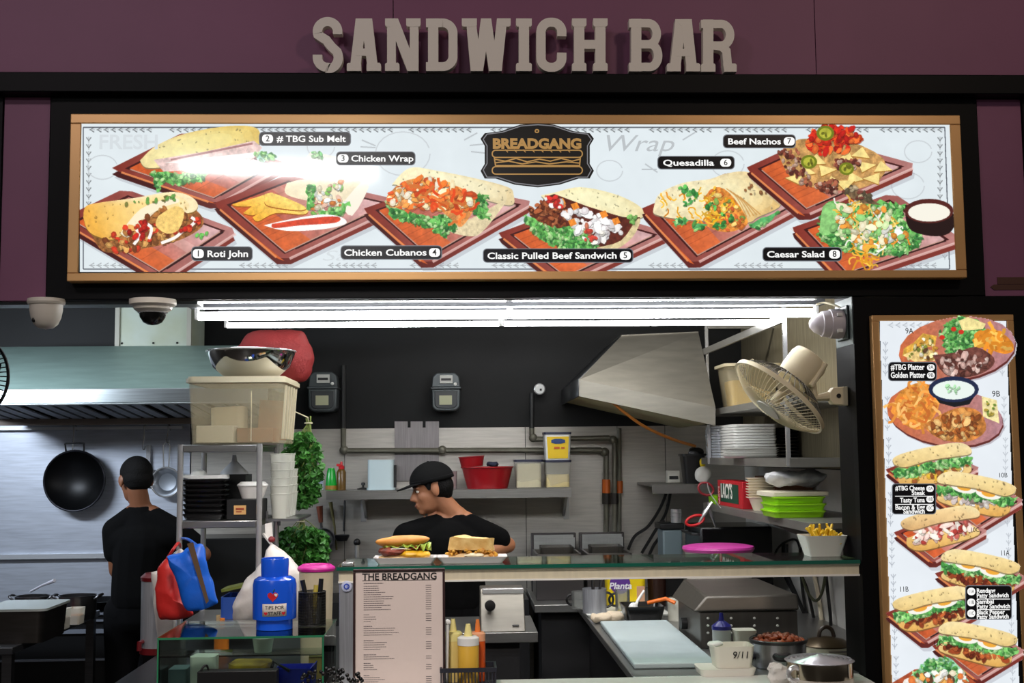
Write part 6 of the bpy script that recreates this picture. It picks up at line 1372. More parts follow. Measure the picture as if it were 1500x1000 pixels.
# --- lower shelf
ZL=1.38
t=thing('wall_shelf','lower steel shelf on the right wall with red carton and green boxes','shelf',((XI+XW)/2,1.3,ZL-.03)); part(t,'board',[g_box(XI,XW,.32,2.36,ZL-.022,ZL)],SHS); part(t,'front_edge',[g_box(XI-.006,XI,.32,2.36,ZL-.034,ZL)],SHS)
for y in (.5,1.6): part(t,'bracket',[g_prism([(XI+.05,ZL-.022),(XW,ZL-.022),(XW,ZL-.16)],y,y+.012)],SHS)
t=thing('carton','red carton with green printed label on the lower wall shelf','box',(1.385,1.80,ZL+.0005)); obj('box',[g_box(-.05,.05,-.28,.28,0,.128)],mat('carton_red',(196,28,40),.5),t,bevel=.003)
lb=obj('green_label',[g_box(-.0515,-.0502,-.2,.21,.02,.112)],mat('carton_green',(14,70,50),.5),t)
tx=text('lettering',"LACY'S",.1,mat('carton_white',(232,230,222),.5),lb,(-.0522,.06,.072),.02,.0008,rot=(PI/2,0,-PI/2),width=.26); text('lettering',"LACY'S",.04,mat('carton_white',(232,230,222),.5),t,(-.0507,.245,.05),.0,.0008,rot=(PI/2,-PI/2,-PI/2),width=.09)
PB=mat('paper_bowl_cream',(228,216,190),.7)
stackn('paper_bowl','cream paper bowl, %s of the nested stack beside the red carton','bowl',[g_lathe([(0,0),(.034,0),(.054,.055),(.066,.060),(.067,.0635),(.053,.060),(.031,.004),(0,.004)],26)],PB,8,Vector((1.388,1.38,ZL+.0005)),.0125,'nested paper bowls',['lowest','second from the bottom','third from the bottom','fourth from the bottom','fifth from the bottom','third from the top','second from the top','topmost'])
LIME=mat('lime_plastic',(150,214,20),.4)
stackn('lunch_box','lime green box, %s of three on the lower wall shelf','box',[g_rbox(.215,.24,0,.026,.02,taper=.93,seg=3),g_rbox(.222,.248,.022,.028,.022,seg=3)],LIME,3,Vector((1.39,.84,ZL+.0005)),.0285,'lime green boxes',['lowest','middle one','topmost'])
solo('foam_sheet','flat cream foam sheet lying on the lime green boxes','lid',[noisy(g_rbox(.25,.26,ZL+.0875,ZL+.105,.03,c=(1.395,.86)),.004,14)],mat('foam_cream',(214,206,184),.7))
solo('plastic_bag','grey and white plastic bag crumpled on top of the lime boxes','bag',[noisy(noisy(g_ell((1.42,.88,ZL+.158),(.125,.10,.034),44,26),.024,14,3),.006,60,2)],mat('bag_grey_white',(206,206,206),.35,var2=(110,114,122),vscale=10,bump=.4,bscale=20))
solo('cardboard_box','brown carton at the back of the lower wall shelf','box',[g_box(1.50,1.67,1.5,1.95,ZL+.0005,ZL+.15)],mat('kraft_dark',(110,70,44),.8),bevel=.003)
solo('lunch_box','lime green box at the far end of the lower wall shelf, under the black bin','box',[g_rbox(.09,.16,ZL+.0005,ZL+.045,.012,c=(1.375,2.24),taper=.9)],LIME)
# --- scissors hanging from the shelf
t=thing('scissors','big red handled scissors hanging from the shelf end by the red carton','scissors',at(1028,770,1.9)); ysx=1.9
part(t,'blade',[g_tube([at(1043,735,ysx),at(1033,750,ysx),at(1024,765,ysx)],[.008,.012,.004],8)],CHROME); part(t,'blade',[g_tube([at(1036,735,ysx+.012),at(1042,755,ysx+.012),at(1048,772,ysx+.012)],[.008,.011,.004],8)],STEEL)
part(t,'handle',[g_tube([at(1004+14+13*math.cos(a),762+7*math.sin(a)-3*math.cos(a),ysx) for a in [2*PI*i/18 for i in range(18)]],.007,8,closed=True)],RED); part(t,'handle',[g_tube([at(1034+11*math.cos(a),716+9*math.sin(a)+2*math.cos(a),ysx+.012) for a in [2*PI*i/18 for i in range(18)]],.006,8,closed=True)],mat('maroon_handle',(120,20,30),.4))
solo('shelf_hook','thin wire hook from the shelf edge through the scissor handle','hook',[g_tube(sub_lin([Vector((XI-.0085,1.905,ZL-.01)),at(1040,722,1.905),at(1036,707,1.905)],4),.003,6)],CHROME)
# --- corner shelf at the back
zc=Z(709,2.42,1000); x0=X(955,2.42,715); x1=X(1041,2.42,715)
t=thing('corner_shelf','small steel shelf in the back right corner under the black bin','shelf',((x0+x1)/2,2.7,zc-.045)); part(t,'board',[g_box(x0,x1,2.42,2.985,zc-.012,zc)],SHS); part(t,'front_lip',[g_box(x0,x1,2.412,2.42,zc-.05,zc)],mat('lip_grey',(110,108,104),.4,.5))
q=at(1015,709,2.58); q=Vector((q.x,2.58,zc+.0006)); t=thing('bin','ribbed black plastic bin in the back right corner','bin',q); hh=43*k(2.58); obj('body',[g_rbox(.125,.14,0,hh,.02,taper=.78,wall=.004)],BLACK,t); obj('rim',[g_rbox(.14,.155,hh-.012,hh,.02,wall=.01)],BLACK,t); obj('crumpled_liner',[noisy(g_ell((.02,0,hh+.0),(.045,.04,.035),14,9),.012,40)],mat('liner_black',(20,20,21),.3),t)
q=at(988,706,2.7); t=thing('switch_box','small white device with a slot beside the black bin','switch',(q.x,2.75,zc+.0006)); obj('case',[g_cbox(0,0,.035,.075,.05,.07)],mat('case_white',(206,202,190),.5),t,bevel=.004); obj('slot',[g_cbox(0,-.027,.03,.05,.006,.018)],BLACK,t)
q=at(1046,708,2.56); t=thing('paper_pouch','white pouch with yellow top slumped beside the black bin','pouch',(1.335,2.46,zc+.0006)); obj('pouch',[noisy(g_ell((0.0,0,.05),(.045,.03,.048),18,12),.008,25)],PAPER,t); obj('yellow_cap',[noisy(g_ell((0,0,.112),(.018,.016,.026),12,8),.004,40)],mat('cap_yellow',(226,196,20),.4),t)
# --- machines under the corner shelf
p=at(985,800,2.45); ax0,ax1=X(968,2.45,770),X(1003,2.45,770)
t=thing('coffee_grinder','narrow grey and black machine in the corner left of the pink lid','machine',((ax0+ax1)/2,2.55,ZC+.0005)); obj('base',[g_box(-.055,.055,-.09,.09,0,.36)],mat('machine_grey',(112,128,134),.4),t,bevel=.01); obj('black_top',[g_box(-.07,.065,-.10,.10,.362,.395)],BLACK,t,bevel=.006); obj('canister',[g_cyl(.03,.396,.47,20,(.03,-.04)),g_torus((.03,-.04,.43),.031,.003,20,6),g_torus((.03,-.04,.45),.031,.003,20,6)],CHROME,t); obj('lower_body',[g_box(-.056,.056,-.092,.09,.0,.17)],BLACK,t,bevel=.006)
t=thing('oven','black countertop oven under the lower wall shelf','oven',(1.39,2.2,ZC+.0005)); obj('case',[g_box(-.17,.2,-.22,.22,0,.40)],BLACKG,t,bevel=.01); obj('door_handle',[g_tube([(-.172,-.15,.36),(-.195,-.15,.36),(-.195,.15,.36),(-.172,.15,.36)],.007,8)],STEELD,t)
# sockets, adapter and cables on the right wall
yw=1.55
def rw(px,py):  # point on the right wall seen at this pixel
    d=_f+_R*((px-750)/FPX)+_U*((500-py)/FPX); tt=(XW-.002-CAM.x)/d.x; return CAM+d*tt
q=rw(1120,778); t=thing('power_socket','white double socket on the right wall under the lower shelf','socket',tuple(q)); obj('plate',[g_box(-.03,0,-.09,.09,-.045,.045)],WHITE,t,bevel=.004); obj('adapter',[g_box(-.085,-.0305,.0,.08,-.03,.035)],BLACK,t,bevel=.006); obj('tag',[g_box(-.038,-.0305,-.085,-.05,-.06,-.0)],mat('tag_yellow',(210,170,40),.5),t)
solo('adapter_cable','black cable looping down from the wall socket','cable',[g_tube(sub_lin([q+Vector((-.05,-.02,-.03)),rw(1118,800)+Vector((-.06,0,0)),rw(1108,812)+Vector((-.06,0,0)),rw(1130,830)+Vector((-.03,0,0)),rw(1150,800)+Vector((-.03,0,0)),rw(1168,790)+Vector((-.01,0,0)),rw(1176,812)+Vector((-.01,0,0))],6),.006,6)],BLACK)
for i,(pts,m,r,l) in enumerate((([(1152,838),(1166,868),(1180,895),(1189,925),(1190,945)],BLACK,.009,'first from the left'),([(1161,838),(1174,870),(1188,905),(1193,940)],BLACK,.009,'second from the left'),([(1177,838),(1180,870),(1186,900),(1200,940)],BLACK,.008,'third from the left'),([(1181,838),(1190,862),(1200,905),(1204,940)],BLACK,.008,'fourth, beside the cream one'),([(1196,838),(1202,870),(1207,905),(1211,945)],CREAM,.010,'the only cream one'),([(1218,838),(1221,868),(1225,905),(1226,945)],BLACK,.008,'rightmost straight one'))):
    W_=[rw(a,b)+Vector((-.012-.014*(i%2),0,0)) for a,b in pts]; W_=[Vector((W_[0].x,W_[0].y,ZL-.2))]+W_
    solo('wall_cable','%s cable hanging on the white wall at right, %s'%('cream' if m is CREAM else 'black',l),'cable',[g_tube(sub_lin(W_,4),r,6)],m,group='cables on the right wall')
solo('loop_cable','greenish cable hanging in a loop on the white wall at right','cable',[g_tube(sub_lin([rw(a,b)+Vector((-.05,0,0)) for a,b in ((1188,838),(1196,862),(1205,876),(1212,879),(1220,868),(1226,838))],5),.007,6)],mat('cable_green',(70,74,50),.6))
for i,pts in enumerate((([(978,716),(968,742),(950,770),(930,785),(920,805)]),([(982,722),(975,752),(958,780),(940,810)]),([(972,762),(970,780),(958,798),(950,815)]))):
    solo('machine_cable','black cable running down the back wall, %s'%('leftmost of three','middle of three','rightmost of three')[i],'cable',[g_tube(sub_lin([at(a,b,2.9-.03*i) for a,b in pts],5),.009,6)],BLACK,group='cables behind the grinder')
# ================================================================== glass shelf, sandwiches, worktops and cooking gear
# --- glass shelf with steel beam
zt=1.2705; zb=1.258
xa=X(493,0,828); xb=xc-.006
t=thing('glass_shelf','long green edged glass shelf on a steel beam across the stall','shelf',((xa+xb)/2,.17,zb))
part(t,'glass_slab',[g_box(xa,xb,0,.35,zb,zt)],glassy('shelf_glass',(200,226,212))); part(t,'front_edge',[g_box(xa,xb,-.0015,0,zb,zt)],EDGEG)
part(t,'beam',[g_box(xa+.005,xb,.012,.05,Z(851,.012,700),zb-.006)],steel('beam_steel',(228,218,190),.45,(8,1,1),.06,.25),bevel=.003); part(t,'lit_edge_strip',[g_box(xa+.005,xb,.008,.0115,Z(851,.012,700),Z(851,.012,700)+.006)],mat('lit_edge_pale',(236,234,228),.4)); part(t,'gasket',[g_box(xa+.002,xb,.006,.06,zb-.006,zb)],mat('gasket_pale',(206,200,180),.5))  # pale strip added for the beam's lit lower edge
xp0=X(497,.02,900); xp1=X(536,.02,900)
part(t,'post',[g_box(xp0,xp1,.012,.05,ZC,Z(851,.012,700)-.001),g_box(xp0,xp1,.0125,.0495,Z(851,.012,700)-.001,zb-.0065)],STEELV,bevel=.003)
part(t,'corner_clip',[g_box(X(502,.05,820),X(518,.05,820),.03,.09,zt,zt+.012)],CHROME,bevel=.002)
p=at(505,859,.0); t=thing('button_badge','round blue and white button badge on the steel post','badge',(p.x+.006,.0115,p.z))
obj('disc',[xf(g_lathe([(0,0),(.019,0),(.018,.005),(.01,.008),(0,.009)],28),Matrix.Rotation(PI/2,4,'X'))],mat('badge_white',(200,206,230),.3),t); obj('blue_motif',[xf(g_torus((0,0,.0072),.008,.0028,18,6),Matrix.Rotation(PI/2,4,'X')),g_cbox(.002,-.009,.0,.003,.002,.008)],mat('badge_cobalt',(50,80,190),.35),t)
# --- printed price board
yp=-.06; x0=X(517,yp,910); x1=X(652,yp,910); zt_=Z(833,yp,585)
t=thing('price_board','framed printed price list standing on the counter against the steel post','price list',((x0+x1)/2,yp,ZC+.0005)); h=zt_-ZC-.0005; wd=x1-x0; fw=.008
obj('frame',[g_box(-wd/2,wd/2,0,.018,0,fw),g_box(-wd/2,wd/2,0,.018,h-fw,h),g_box(-wd/2,-wd/2+fw,0,.018,fw,h-fw),g_box(wd/2-fw,wd/2,0,.018,fw,h-fw)],mat('frame_brown',(52,30,30),.4),t,bevel=.002)
pg=obj('sheet',[g_box(-wd/2+fw,wd/2-fw,.006,.012,fw,h-fw)],mat('sheet_pinkish',(222,206,198),.7),t)
INKP=mat('print_black',(20,18,20),.6); kk=k(yp)
tz=h-(843.2-833)*kk
text('heading','THE BREADGANG',.031,INKP,pg,(.002,.0052,tz-.0025),.022,.0006,width=107*kk)
obj('heading_rule',[g_box(-wd*.40,-wd*.18,.0050,.006,tz+.0135,tz+.015),g_box(-wd*.165,wd*.40,.0050,.006,tz+.0135,tz+.015),g_box(-wd*.40,-wd*.18,.0050,.006,tz-.015,tz-.0135),g_box(-wd*.165,wd*.40,.0050,.006,tz-.015,tz-.0135)],INKP,pg,smooth=0)
ln=[];rs=random.Random(2); ROWS=[(853,1,28)]+[(857+3.05*i,0,rs.randint(20,44)) for i in range(12)]+[(897.5+3.2*i,0,rs.randint(8,22)) for i in range(4)]+[(914,1,12)]+[(917+3.1*i,0,rs.randint(18,50)) for i in range(4)]+[(934,1,14)]+[(937+3.1*i,0,rs.randint(16,40)) for i in range(4)]+[(954,1,18),(957,0,36),(960,0,44)]+[(966,1,10)]+[(969+3*i,0,rs.randint(14,26)) for i in range(3)]+[(983,1,8)]+[(986+3*i,0,rs.randint(16,30)) for i in range(4)]
for py,bold,ln_ in ROWS:
    z=h-(py-833)*kk; x=-wd*.385; e=x+ln_*kk
    while x<e:
        w_=rs.uniform(1.2,3.4)*kk; ln.append(g_box(x,min(x+w_,e),.0053,.006,z-.0009-(.0006 if bold else 0),z+.0007)); x+=w_+.5*kk
    if not bold: ln.append(g_box(wd*.29,wd*.35,.0053,.006,z-.0009,z+.0007))
for z0_,z1_ in ((850,895),(896,910.5),(910.5,931),(932,951.5),(952,963.5),(964,980),(981,1010)):
    b_=[q for q in ln if z0_<(h-q[0][0][2])/kk+833<z1_]
    if b_: obj('text_block',b_,mat('print_grey',(96,88,90),.7),pg,smooth=0)
# --- sandwiches on paper trays
zg=zt+.0006; y=.13; kk=k(y)
def ptray(px0,px1,label):
    p=at((px0+px1)/2,820,y); w_=(px1-px0)*kk; 
    return solo('paper_tray',label,'tray',[g_rbox(w_,.13,0,.022,.012,taper=.84,wall=.0025)],mat('paper_tray_white',(222,216,216),.6),loc=(p.x,y,zg),group='paper trays on the glass shelf')
ptray(549,640,'white paper tray under the long egg sandwich'); ptray(641,742,'white paper tray under the crumbly sandwich nearer the middle')
BUN=mat('bun_golden',(222,150,64),.55,var=.12,vscale=16,bump=.15,bscale=40); BUND=mat('bun_pale',(236,204,150),.65,var=.06); LETT=mat('lettuce',(150,190,60),.45,var2=(206,220,110),vscale=30); EGGY=mat('egg_yellow',(246,190,40),.4,var=.1,vscale=30); MEATM=mat('meat_brown',(96,44,30),.5,var2=(150,60,36),vscale=40)
def wavy(w_,d,z,amp,seed,n=26):
    """frilled leaf sheet hanging out all round"""
    rs=random.Random(seed); v=[];f=[]
    for r_ in (.5,.8,1.0,1.12):
        for i in range(n):
            a=2*PI*i/n; v.append((w_*r_*math.cos(a)*(1+.05*rs.uniform(-1,1)),d*r_*math.sin(a),z+(amp*math.sin(i*2.7+seed)*(r_-.45)*2 if r_>.6 else 0)))
    for q in range(3):
        for i in range(n): f.append((q*n+i,q*n+(i+1)%n,(q+1)*n+(i+1)%n,(q+1)*n+i))
    return v,f
p=at(592,812,y); S0=Vector((p.x,y,zg+.0065))
t=thing('sandwich','long filled roll with egg and lettuce on the glass shelf, further left','sandwich',S0,group='sandwiches on the glass shelf')
obj('bottom_bun',[noisy(g_ell((-.0,0,.014),(.092,.042,.014),28,12),.003,40)],BUND,t)
obj('patty',[noisy(g_ell((-.036,-.010,.036),(.056,.044,.015),30,14),.009,70),noisy(g_ell((.03,.0,.046),(.05,.042,.008),24,10),.006,70)],MEATM,t); obj('egg',[noisy(g_ell((.03,-.018,.026),(.052,.036,.013),22,10),.005,50),noisy(g_ell((.06,-.024,.024),(.034,.03,.014),18,10),.004,50)],EGGY,t)
obj('onion_slice',[noisy(g_ell((-.012,-.026,.045),(.055,.02,.004),20,8),.003,60)],mat('onion_white',(240,232,220),.4),t)
obj('lettuce',[mv(wavy(.050,.046,.050,.012,2),(.040,0,0)),mv(wavy(.060,.040,.052,.006,5),(-.01,0,0))],LETT,t,solid=.0012)
obj('top_bun',[noisy(rot(g_ell((-.002,.004,.070),(.096,.044,.020),32,14),'Y',-3),.003,30)],BUN,t,smooth=60)
p=at(690,812,y); S1=Vector((p.x,y,zg+.0065))
t=thing('sandwich','shorter crumbly roll with corn yellow filling on the glass shelf, near the middle','sandwich',S1,group='sandwiches on the glass shelf')
obj('bottom_bun',[noisy(g_ell((0,0,.014),(.084,.044,.014),26,12),.004,40)],BUND,t)
cr=[];rs=random.Random(8)
for i in range(70):
    a=rs.uniform(0,2*PI); r_=rs.uniform(.5,1); cr.append(noisy(g_ell((.088*r_*math.cos(a),.046*r_*math.sin(a)-.006,rs.uniform(.016,.040)),(rs.uniform(.005,.011),rs.uniform(.005,.009),rs.uniform(.004,.008)),8,6),.003,80,i))
f_=obj('crumb_filling',cr,mat('crumb_gold',(226,176,60),.5,var2=(190,120,40),vscale=40),t); f_['kind']='stuff'
obj('sauce',[noisy(g_ell((.01,-.046,.020),(.036,.012,.008),16,8),.003,50)],mat('sauce_cream',(246,236,200),.4),t)
obj('top_bun',[noisy(rot(g_rbox(.150,.086,.034,.078,.03,seg=8,c=(-.002,.002),taper=1.06),'Y',3),.009,22,4),noisy(g_ell((-.03,.0,.072),(.04,.035,.018),18,12),.006,40,2)],mat('bun_rough',(216,164,84),.6,var2=(240,206,136),vscale=26,bump=.25,bscale=60),t,smooth=60)
obj('parsley_fleck',[noisy(g_ell((.02,-.036,.068),(.006,.004,.005),8,6),.002,90)],mat('parsley',(90,120,40),.5),t)
# --- sauce bottles in a slotted basket
yb=-.02; xb0=X(646,yb-.06,985); xb1=X(726,yb-.06,985)
t=thing('bottle_basket','black slotted basket holding sauce bottles beside the price board','basket',((xb0+xb1)/2,yb,ZC+.0005)); w_=xb1-xb0; hb=.066
sl=[g_box(-w_/2,w_/2,-.062,.062,0,.004),g_box(-w_/2-.004,w_/2+.004,-.066,-.058,hb-.014,hb),g_box(-w_/2-.004,w_/2+.004,.058,.066,hb-.014,hb),g_box(-w_/2-.004,-w_/2+.004,-.058,.058,hb-.014,hb),g_box(w_/2-.004,w_/2+.004,-.058,.058,hb-.014,hb),g_box(-w_/2,w_/2,-.062,-.058,0,.016),g_box(w_/2-.004,w_/2,-.058,.058,0,.016)]
for i in range(17): x=-w_/2+w_*i/16; sl.append(g_box(x-.002,x+.002,-.0625,-.059,.0155,hb-.0135))
for i in range(9): yy=-.058+.116*i/8; sl.append(g_box(w_/2-.0035,w_/2+.0005,yy-.002,yy+.002,.0155,hb-.0135))
obj('basket',sl,mat('basket_navy',(26,28,40),.5),t)
def sbottle(px,y_,r,zt2,cs,cc,cn,label,sauce=.8):
    p=at(px,960,y_); hh=zt2-ZC-.006; t=thing('sauce_bottle',label,'bottle',(p.x,y_,ZC+.0055),group='squeeze bottles in the basket')
    hb_=hh*.70; obj('body',[g_lathe([(0,0),(r,0),(r,hb_*.95),(r*.9,hb_),(0,hb_)],24)],cs,t); obj('cap',[g_lathe([(r*1.03,hb_*.93),(r*1.03,hb_*1.10),(r*.8,hb_*1.14),(0,hb_*1.14)],24)],cc,t); obj('nozzle',[g_lathe([(r*.42,hb_*1.13),(r*.22,hh),(0,hh)],14)],cn,t)
YS=mat('mustard_sauce',(216,170,60),.35); YC=mat('cap_pale_yellow',(240,226,150),.4); OS=mat('chili_sauce',(214,84,20),.35)
sbottle(664,.026,.031,Z(906,.02,666),mat('mayo_yellow',(226,200,120),.35),YC,YC,'squeeze bottle with pale yellow cap at the back left of the basket'); sbottle(686,-.030,.036,Z(914,-.045,691),YS,WHITE,YC,'mustard squeeze bottle with white cap at the front of the basket'); sbottle(700,.030,.026,Z(907,.022,699),OS,mat('cap_peach',(240,170,130),.4),mat('nozzle_orange',(236,130,60),.4),'orange chili squeeze bottle at the right of the basket')
p=at(652,925,-.04); t=thing('ice_scoop','white plastic scoop standing behind the price board','scoop',(p.x+.004,-.035,ZC+.0055)); obj('handle',[g_tube([(0,0,0),(.004,0,Z(906,.045)-ZC-.01)],.006,8)],WHITE,t); obj('bowl',[g_ell((.004,0,Z(905,.045)-ZC-.005),(.013,.010,.010),12,8)],WHITE,t)
# --- prep table in the middle
t=thing('prep_table','low steel prep table in front of the man in the cap','table',(0,1.5,0)); xa=-.42; xb=X(788,1.2,925)
part(t,'top',[g_box(xa,xb,1.2,1.76,ZC-.045,ZC)],WT,bevel=.003); part(t,'body',[g_box(xa+.02,xb-.08,1.24,1.74,.0,ZC-.046)],CABD)
a=[(1.215,ZC+.0005),(1.34,Z(868,1.34,740)),(1.36,Z(862,1.36,740)),(1.52,Z(862,1.36,740)),(1.60,ZC+.0005)]
x0=X(704,1.25,900); x1=X(769,1.25,900)
t=thing('bread_bin','sloping steel bin with black knob on the prep table','bin',((x0+x1)/2,1.4,ZC)); part(t,'body',[g_prismx(a,x0,x1)],steel('bin_steel',(120,116,108),.42,(1,1,8),.1,.7),bevel=.004); part(t,'top_rim',[g_box(x0+.01,x1,1.335,1.375,Z(868,1.34,740)-.004,Z(862,1.36,740)+.004)],CHROME,bevel=.003)
q=at(718,887,1.25); part(t,'knob',[xf(xf(g_lathe([(0,-.02),(.012,-.02),(.012,0),(.024,.004),(.024,.022),(0,.026)],20),Matrix.Rotation(PI/2,4,'X')),Matrix.Translation((q.x,1.272,q.z)))],BLACK); part(t,'maker_mark',[g_hex([(x0+.14,1.2275,ZC+.024),(x0+.17,1.2275,ZC+.024),(x0+.17,1.236,ZC+.024),(x0+.14,1.236,ZC+.024),(x0+.14,1.2295,ZC+.029),(x0+.17,1.2295,ZC+.029),(x0+.17,1.238,ZC+.029),(x0+.14,1.238,ZC+.029)])],BLACK)
# --- rear counter and fryers
x0=X(783,2.17,887); t=thing('rear_counter','steel counter along the back wall under the fryers','counter',((x0+1.08)/2,2.5,0)); part(t,'top',[g_box(x0,1.08,2.17,2.985,ZC-.04,ZC)],WT,bevel=.003); part(t,'body',[g_box(x0+.04,1.06,2.24,2.98,0,ZC-.041)],CABD)
solo('steel_cabinet','low dark cabinet along the back wall behind the man in the cap','cabinet',[g_box(X(470,2.5,880),x0-.01,2.5,2.985,0,ZC-.01)],CABD)
FRY=steel('fryer_steel',(120,116,112),.38,(1,1,8),.12,.7); FRYD=mat('fryer_grey',(74,70,70),.4,.5)
def fryer(px0,px1,label):
    yf=2.36; x0=X(px0,yf,820); x1=X(px1,yf,820); w_=x1-x0; t=thing('deep_fryer',label,'fryer',((x0+x1)/2,2.6,ZC+.0005),group='fryers at the back wall')
    obj('front_panel',[g_box(-w_/2,w_/2,-.24,-.20,0,.20)],FRYD,t,bevel=.004); obj('tank',[g_rbox(w_*.96,.36,.0,.24,.02,c=(0,.0),wall=.012)],FRY,t)
    obj('oil',[g_box(-w_*.44,w_*.44,-.16,.16,.19,.205)],mat('fryer_oil',(176,150,70),.2),t)
    hz=Z(781,2.75,820)-ZC; obj('backsplash',[g_box(-w_/2,w_/2,.185,.23,0,hz)],FRYD,t,bevel=.004); obj('vent',[g_box(-w_*.44,w_*.44,.17,.184,hz-.1,hz-.01)]+[g_box(-w_*.42+i*w_*.84/12,-w_*.42+i*w_*.84/12+.012,.166,.171,hz-.085,hz-.025) for i in range(13)],steel('vent_steel',(160,162,160),.4,(1,1,8),.1,.5),t)
    for s in (-1,1): obj('basket_hook',[g_tube([(s*w_*.18,.165,hz-.1),(s*w_*.18,.14,hz-.12),(s*w_*.18,.12,.20)],.006,6)],CHROME,t)
    obj('basket',[g_rbox(w_*.7,.22,.16,.27,.02,taper=.9,wall=.004)],mat('basket_wire',(90,86,80),.4,.7,alpha=.6),t)
    obj('handle',[g_torus((-w_*.15,-.243,.15),.022,.005,16,6,'y',PI,2*PI)],CHROME,t)
    return t
fryer(785,855,'left one of the two steel fryers at the back wall'); fryer(860,930,'right one of the two steel fryers at the back wall')
solo('bread_crust','small golden crust on the rear edge beside the right fryer','crust',[noisy(g_ell((X(928,2.3,813)+.0,2.26,ZC+.0135),(.022,.02,.013),12,8),.004,50)],BUN)
# --- right worktop
t=thing('side_worktop','steel worktop along the right wall with chopping board','counter',(1.15,1.1,0)); part(t,'top',[g_box(.60,XW,.075,2.16,ZC-.03,ZC)],WT,bevel=.003); part(t,'body',[g_box(.66,XW,.11,2.15,0,ZC-.031)],CABD); part(t,'top',[g_box(1.085,XW,2.165,2.985,ZC-.03,ZC)],WT)
zt=ZC+.0005
solo('chopping_board','long pale grey chopping board on the right worktop','chopping board',[g_hex([(.625,.22,zt),(.925,.22,zt),(.935,1.36,zt),(.632,1.36,zt),(.622,.215,zt+.022),(.928,.215,zt+.022),(.938,1.36,zt+.022),(.629,1.36,zt+.022)])],mat('board_white',(174,188,190),.5,var=.05,vscale=6),bevel=.006)
solo('serving_tray','thin white tray under the steel mug on the right worktop','tray',[g_rbox(.40,.34,zt,zt+.012,.02,c=(.80,1.80),taper=.96)],mat('tray_white',(206,208,202),.5))
zy=zt+.0125
def mug(px,y_,r,h_,label,m,hs):
    q=at(px,885,y_); t=thing('mug',label,'mug',(q.x,y_,zy),group='mugs on the white tray'); obj('body',[g_lathe([(0,0),(r,0),(r,h_),(r*.95,h_),(r*.93,.006),(0,.006)],32)],m,t); obj('handle',[g_torus((hs*r*.98,0,h_*.52),h_*.3,.006,14,8,'y',-PI/2 if hs>0 else PI/2,PI/2 if hs>0 else 1.5*PI)],BLACK,t); return t
mug(871,1.74,.058,.115,'steel mug in the middle of the white tray',STEELV,1); mug(848,1.9,.036,.085,'clear glass mug left of the steel one',CLEARP,-1); mug(912,1.80,.036,.10,'clear glass mug right of the steel one',CLEARP,-1)
q=at(872,850,1.74); solo('steel_tools','two flat steel handles sticking out of the steel mug','utensils',[g_tube([Vector((q.x-.01,1.74,zy+.008)),Vector((q.x-.012,1.75,zy+.19))],.008,6),g_tube([Vector((q.x+.005,1.74,zy+.008)),Vector((q.x+.035,1.76,zy+.18))],.007,6)],STEELD)
q=at(912,890,2.0); t=thing('spread_tub','big yellow tub with purple round logo behind the steel mug','tub',(q.x+.02,2.05,zt)); obj('body',[g_rbox(.20,.16,0,.215,.03,taper=.94)],mat('tub_yellow',(236,206,20),.35),t)
lg=obj('round_logo',[xf(xf(g_cyl(.052,0,.004,28),Matrix.Rotation(PI/2,4,'X')),Matrix.Translation((-.035,-.079,.125)))],mat('logo_purple',(92,50,140),.4),t); text('lettering','Planta',.045,mat('logo_white',(236,236,240),.4),lg,(-.035,-.0845,.112),.02,.001,width=.115,shear=.2)
obj('tan_patch',[g_box(.05,.09,-.08,-.076,.03,.11)],mat('tub_tan',(196,150,120),.5),t)
q=at(952,885,2.0); solo('dark_bottle','dark brown bottle right of the yellow tub','bottle',[g_lathe([(0,0),(.045,0),(.048,.16),(.03,.22),(.02,.24),(0,.24)],24,(q.x+.045,2.05,zt))],mat('bottle_brown',(40,22,16),.25))
q=at(942,905,1.42); t=thing('black_pan','black oven pan with utensils at the head of the chopping board','pan',(q.x+.01,1.52,zt)); obj('pan',[g_rbox(.19,.22,0,.075,.02,taper=.8,wall=.005)],BLACKG,t)
c=Vector((q.x+.01,1.52,zt)); solo('spoon','white plastic spoon lying in the black pan','spoon',[g_tube([c+Vector((-.045,-.03,.04)),c+Vector((-.02,.0,.09)),c+Vector((.015,.02,.135))],[.010,.007,.006],8),noisy(g_ell(c+Vector((-.045,-.035,.058)),(.024,.018,.030),12,8),.003,40)],WHITE)
solo('tongs','orange handled tongs resting on the black pan','tongs',[g_tube([c+Vector((.02,-.05,.086)),c+Vector((.10,-.08,.108)),c+Vector((.14,-.10,.090))],.009,8)],mat('orange_handle',(226,110,20),.45))
solo('jar','pale clear jar right of the black pan','jar',[g_lathe([(0,0),(.035,0),(.037,.10),(.033,.105),(.03,.004),(0,.004)],24,(1.0,1.5,zt))],CUP)
solo('towel','crumpled cream towel at the head of the chopping board','towel',[noisy(g_ell((.645,1.455,zt+.025),(.055,.05,.022),24,12),.012,24),noisy(g_ell((.710,1.465,zt+.028),(.045,.045,.024),22,12),.012,26,5)],mat('towel_cream',(206,190,166),.9,bump=.3,bscale=80))
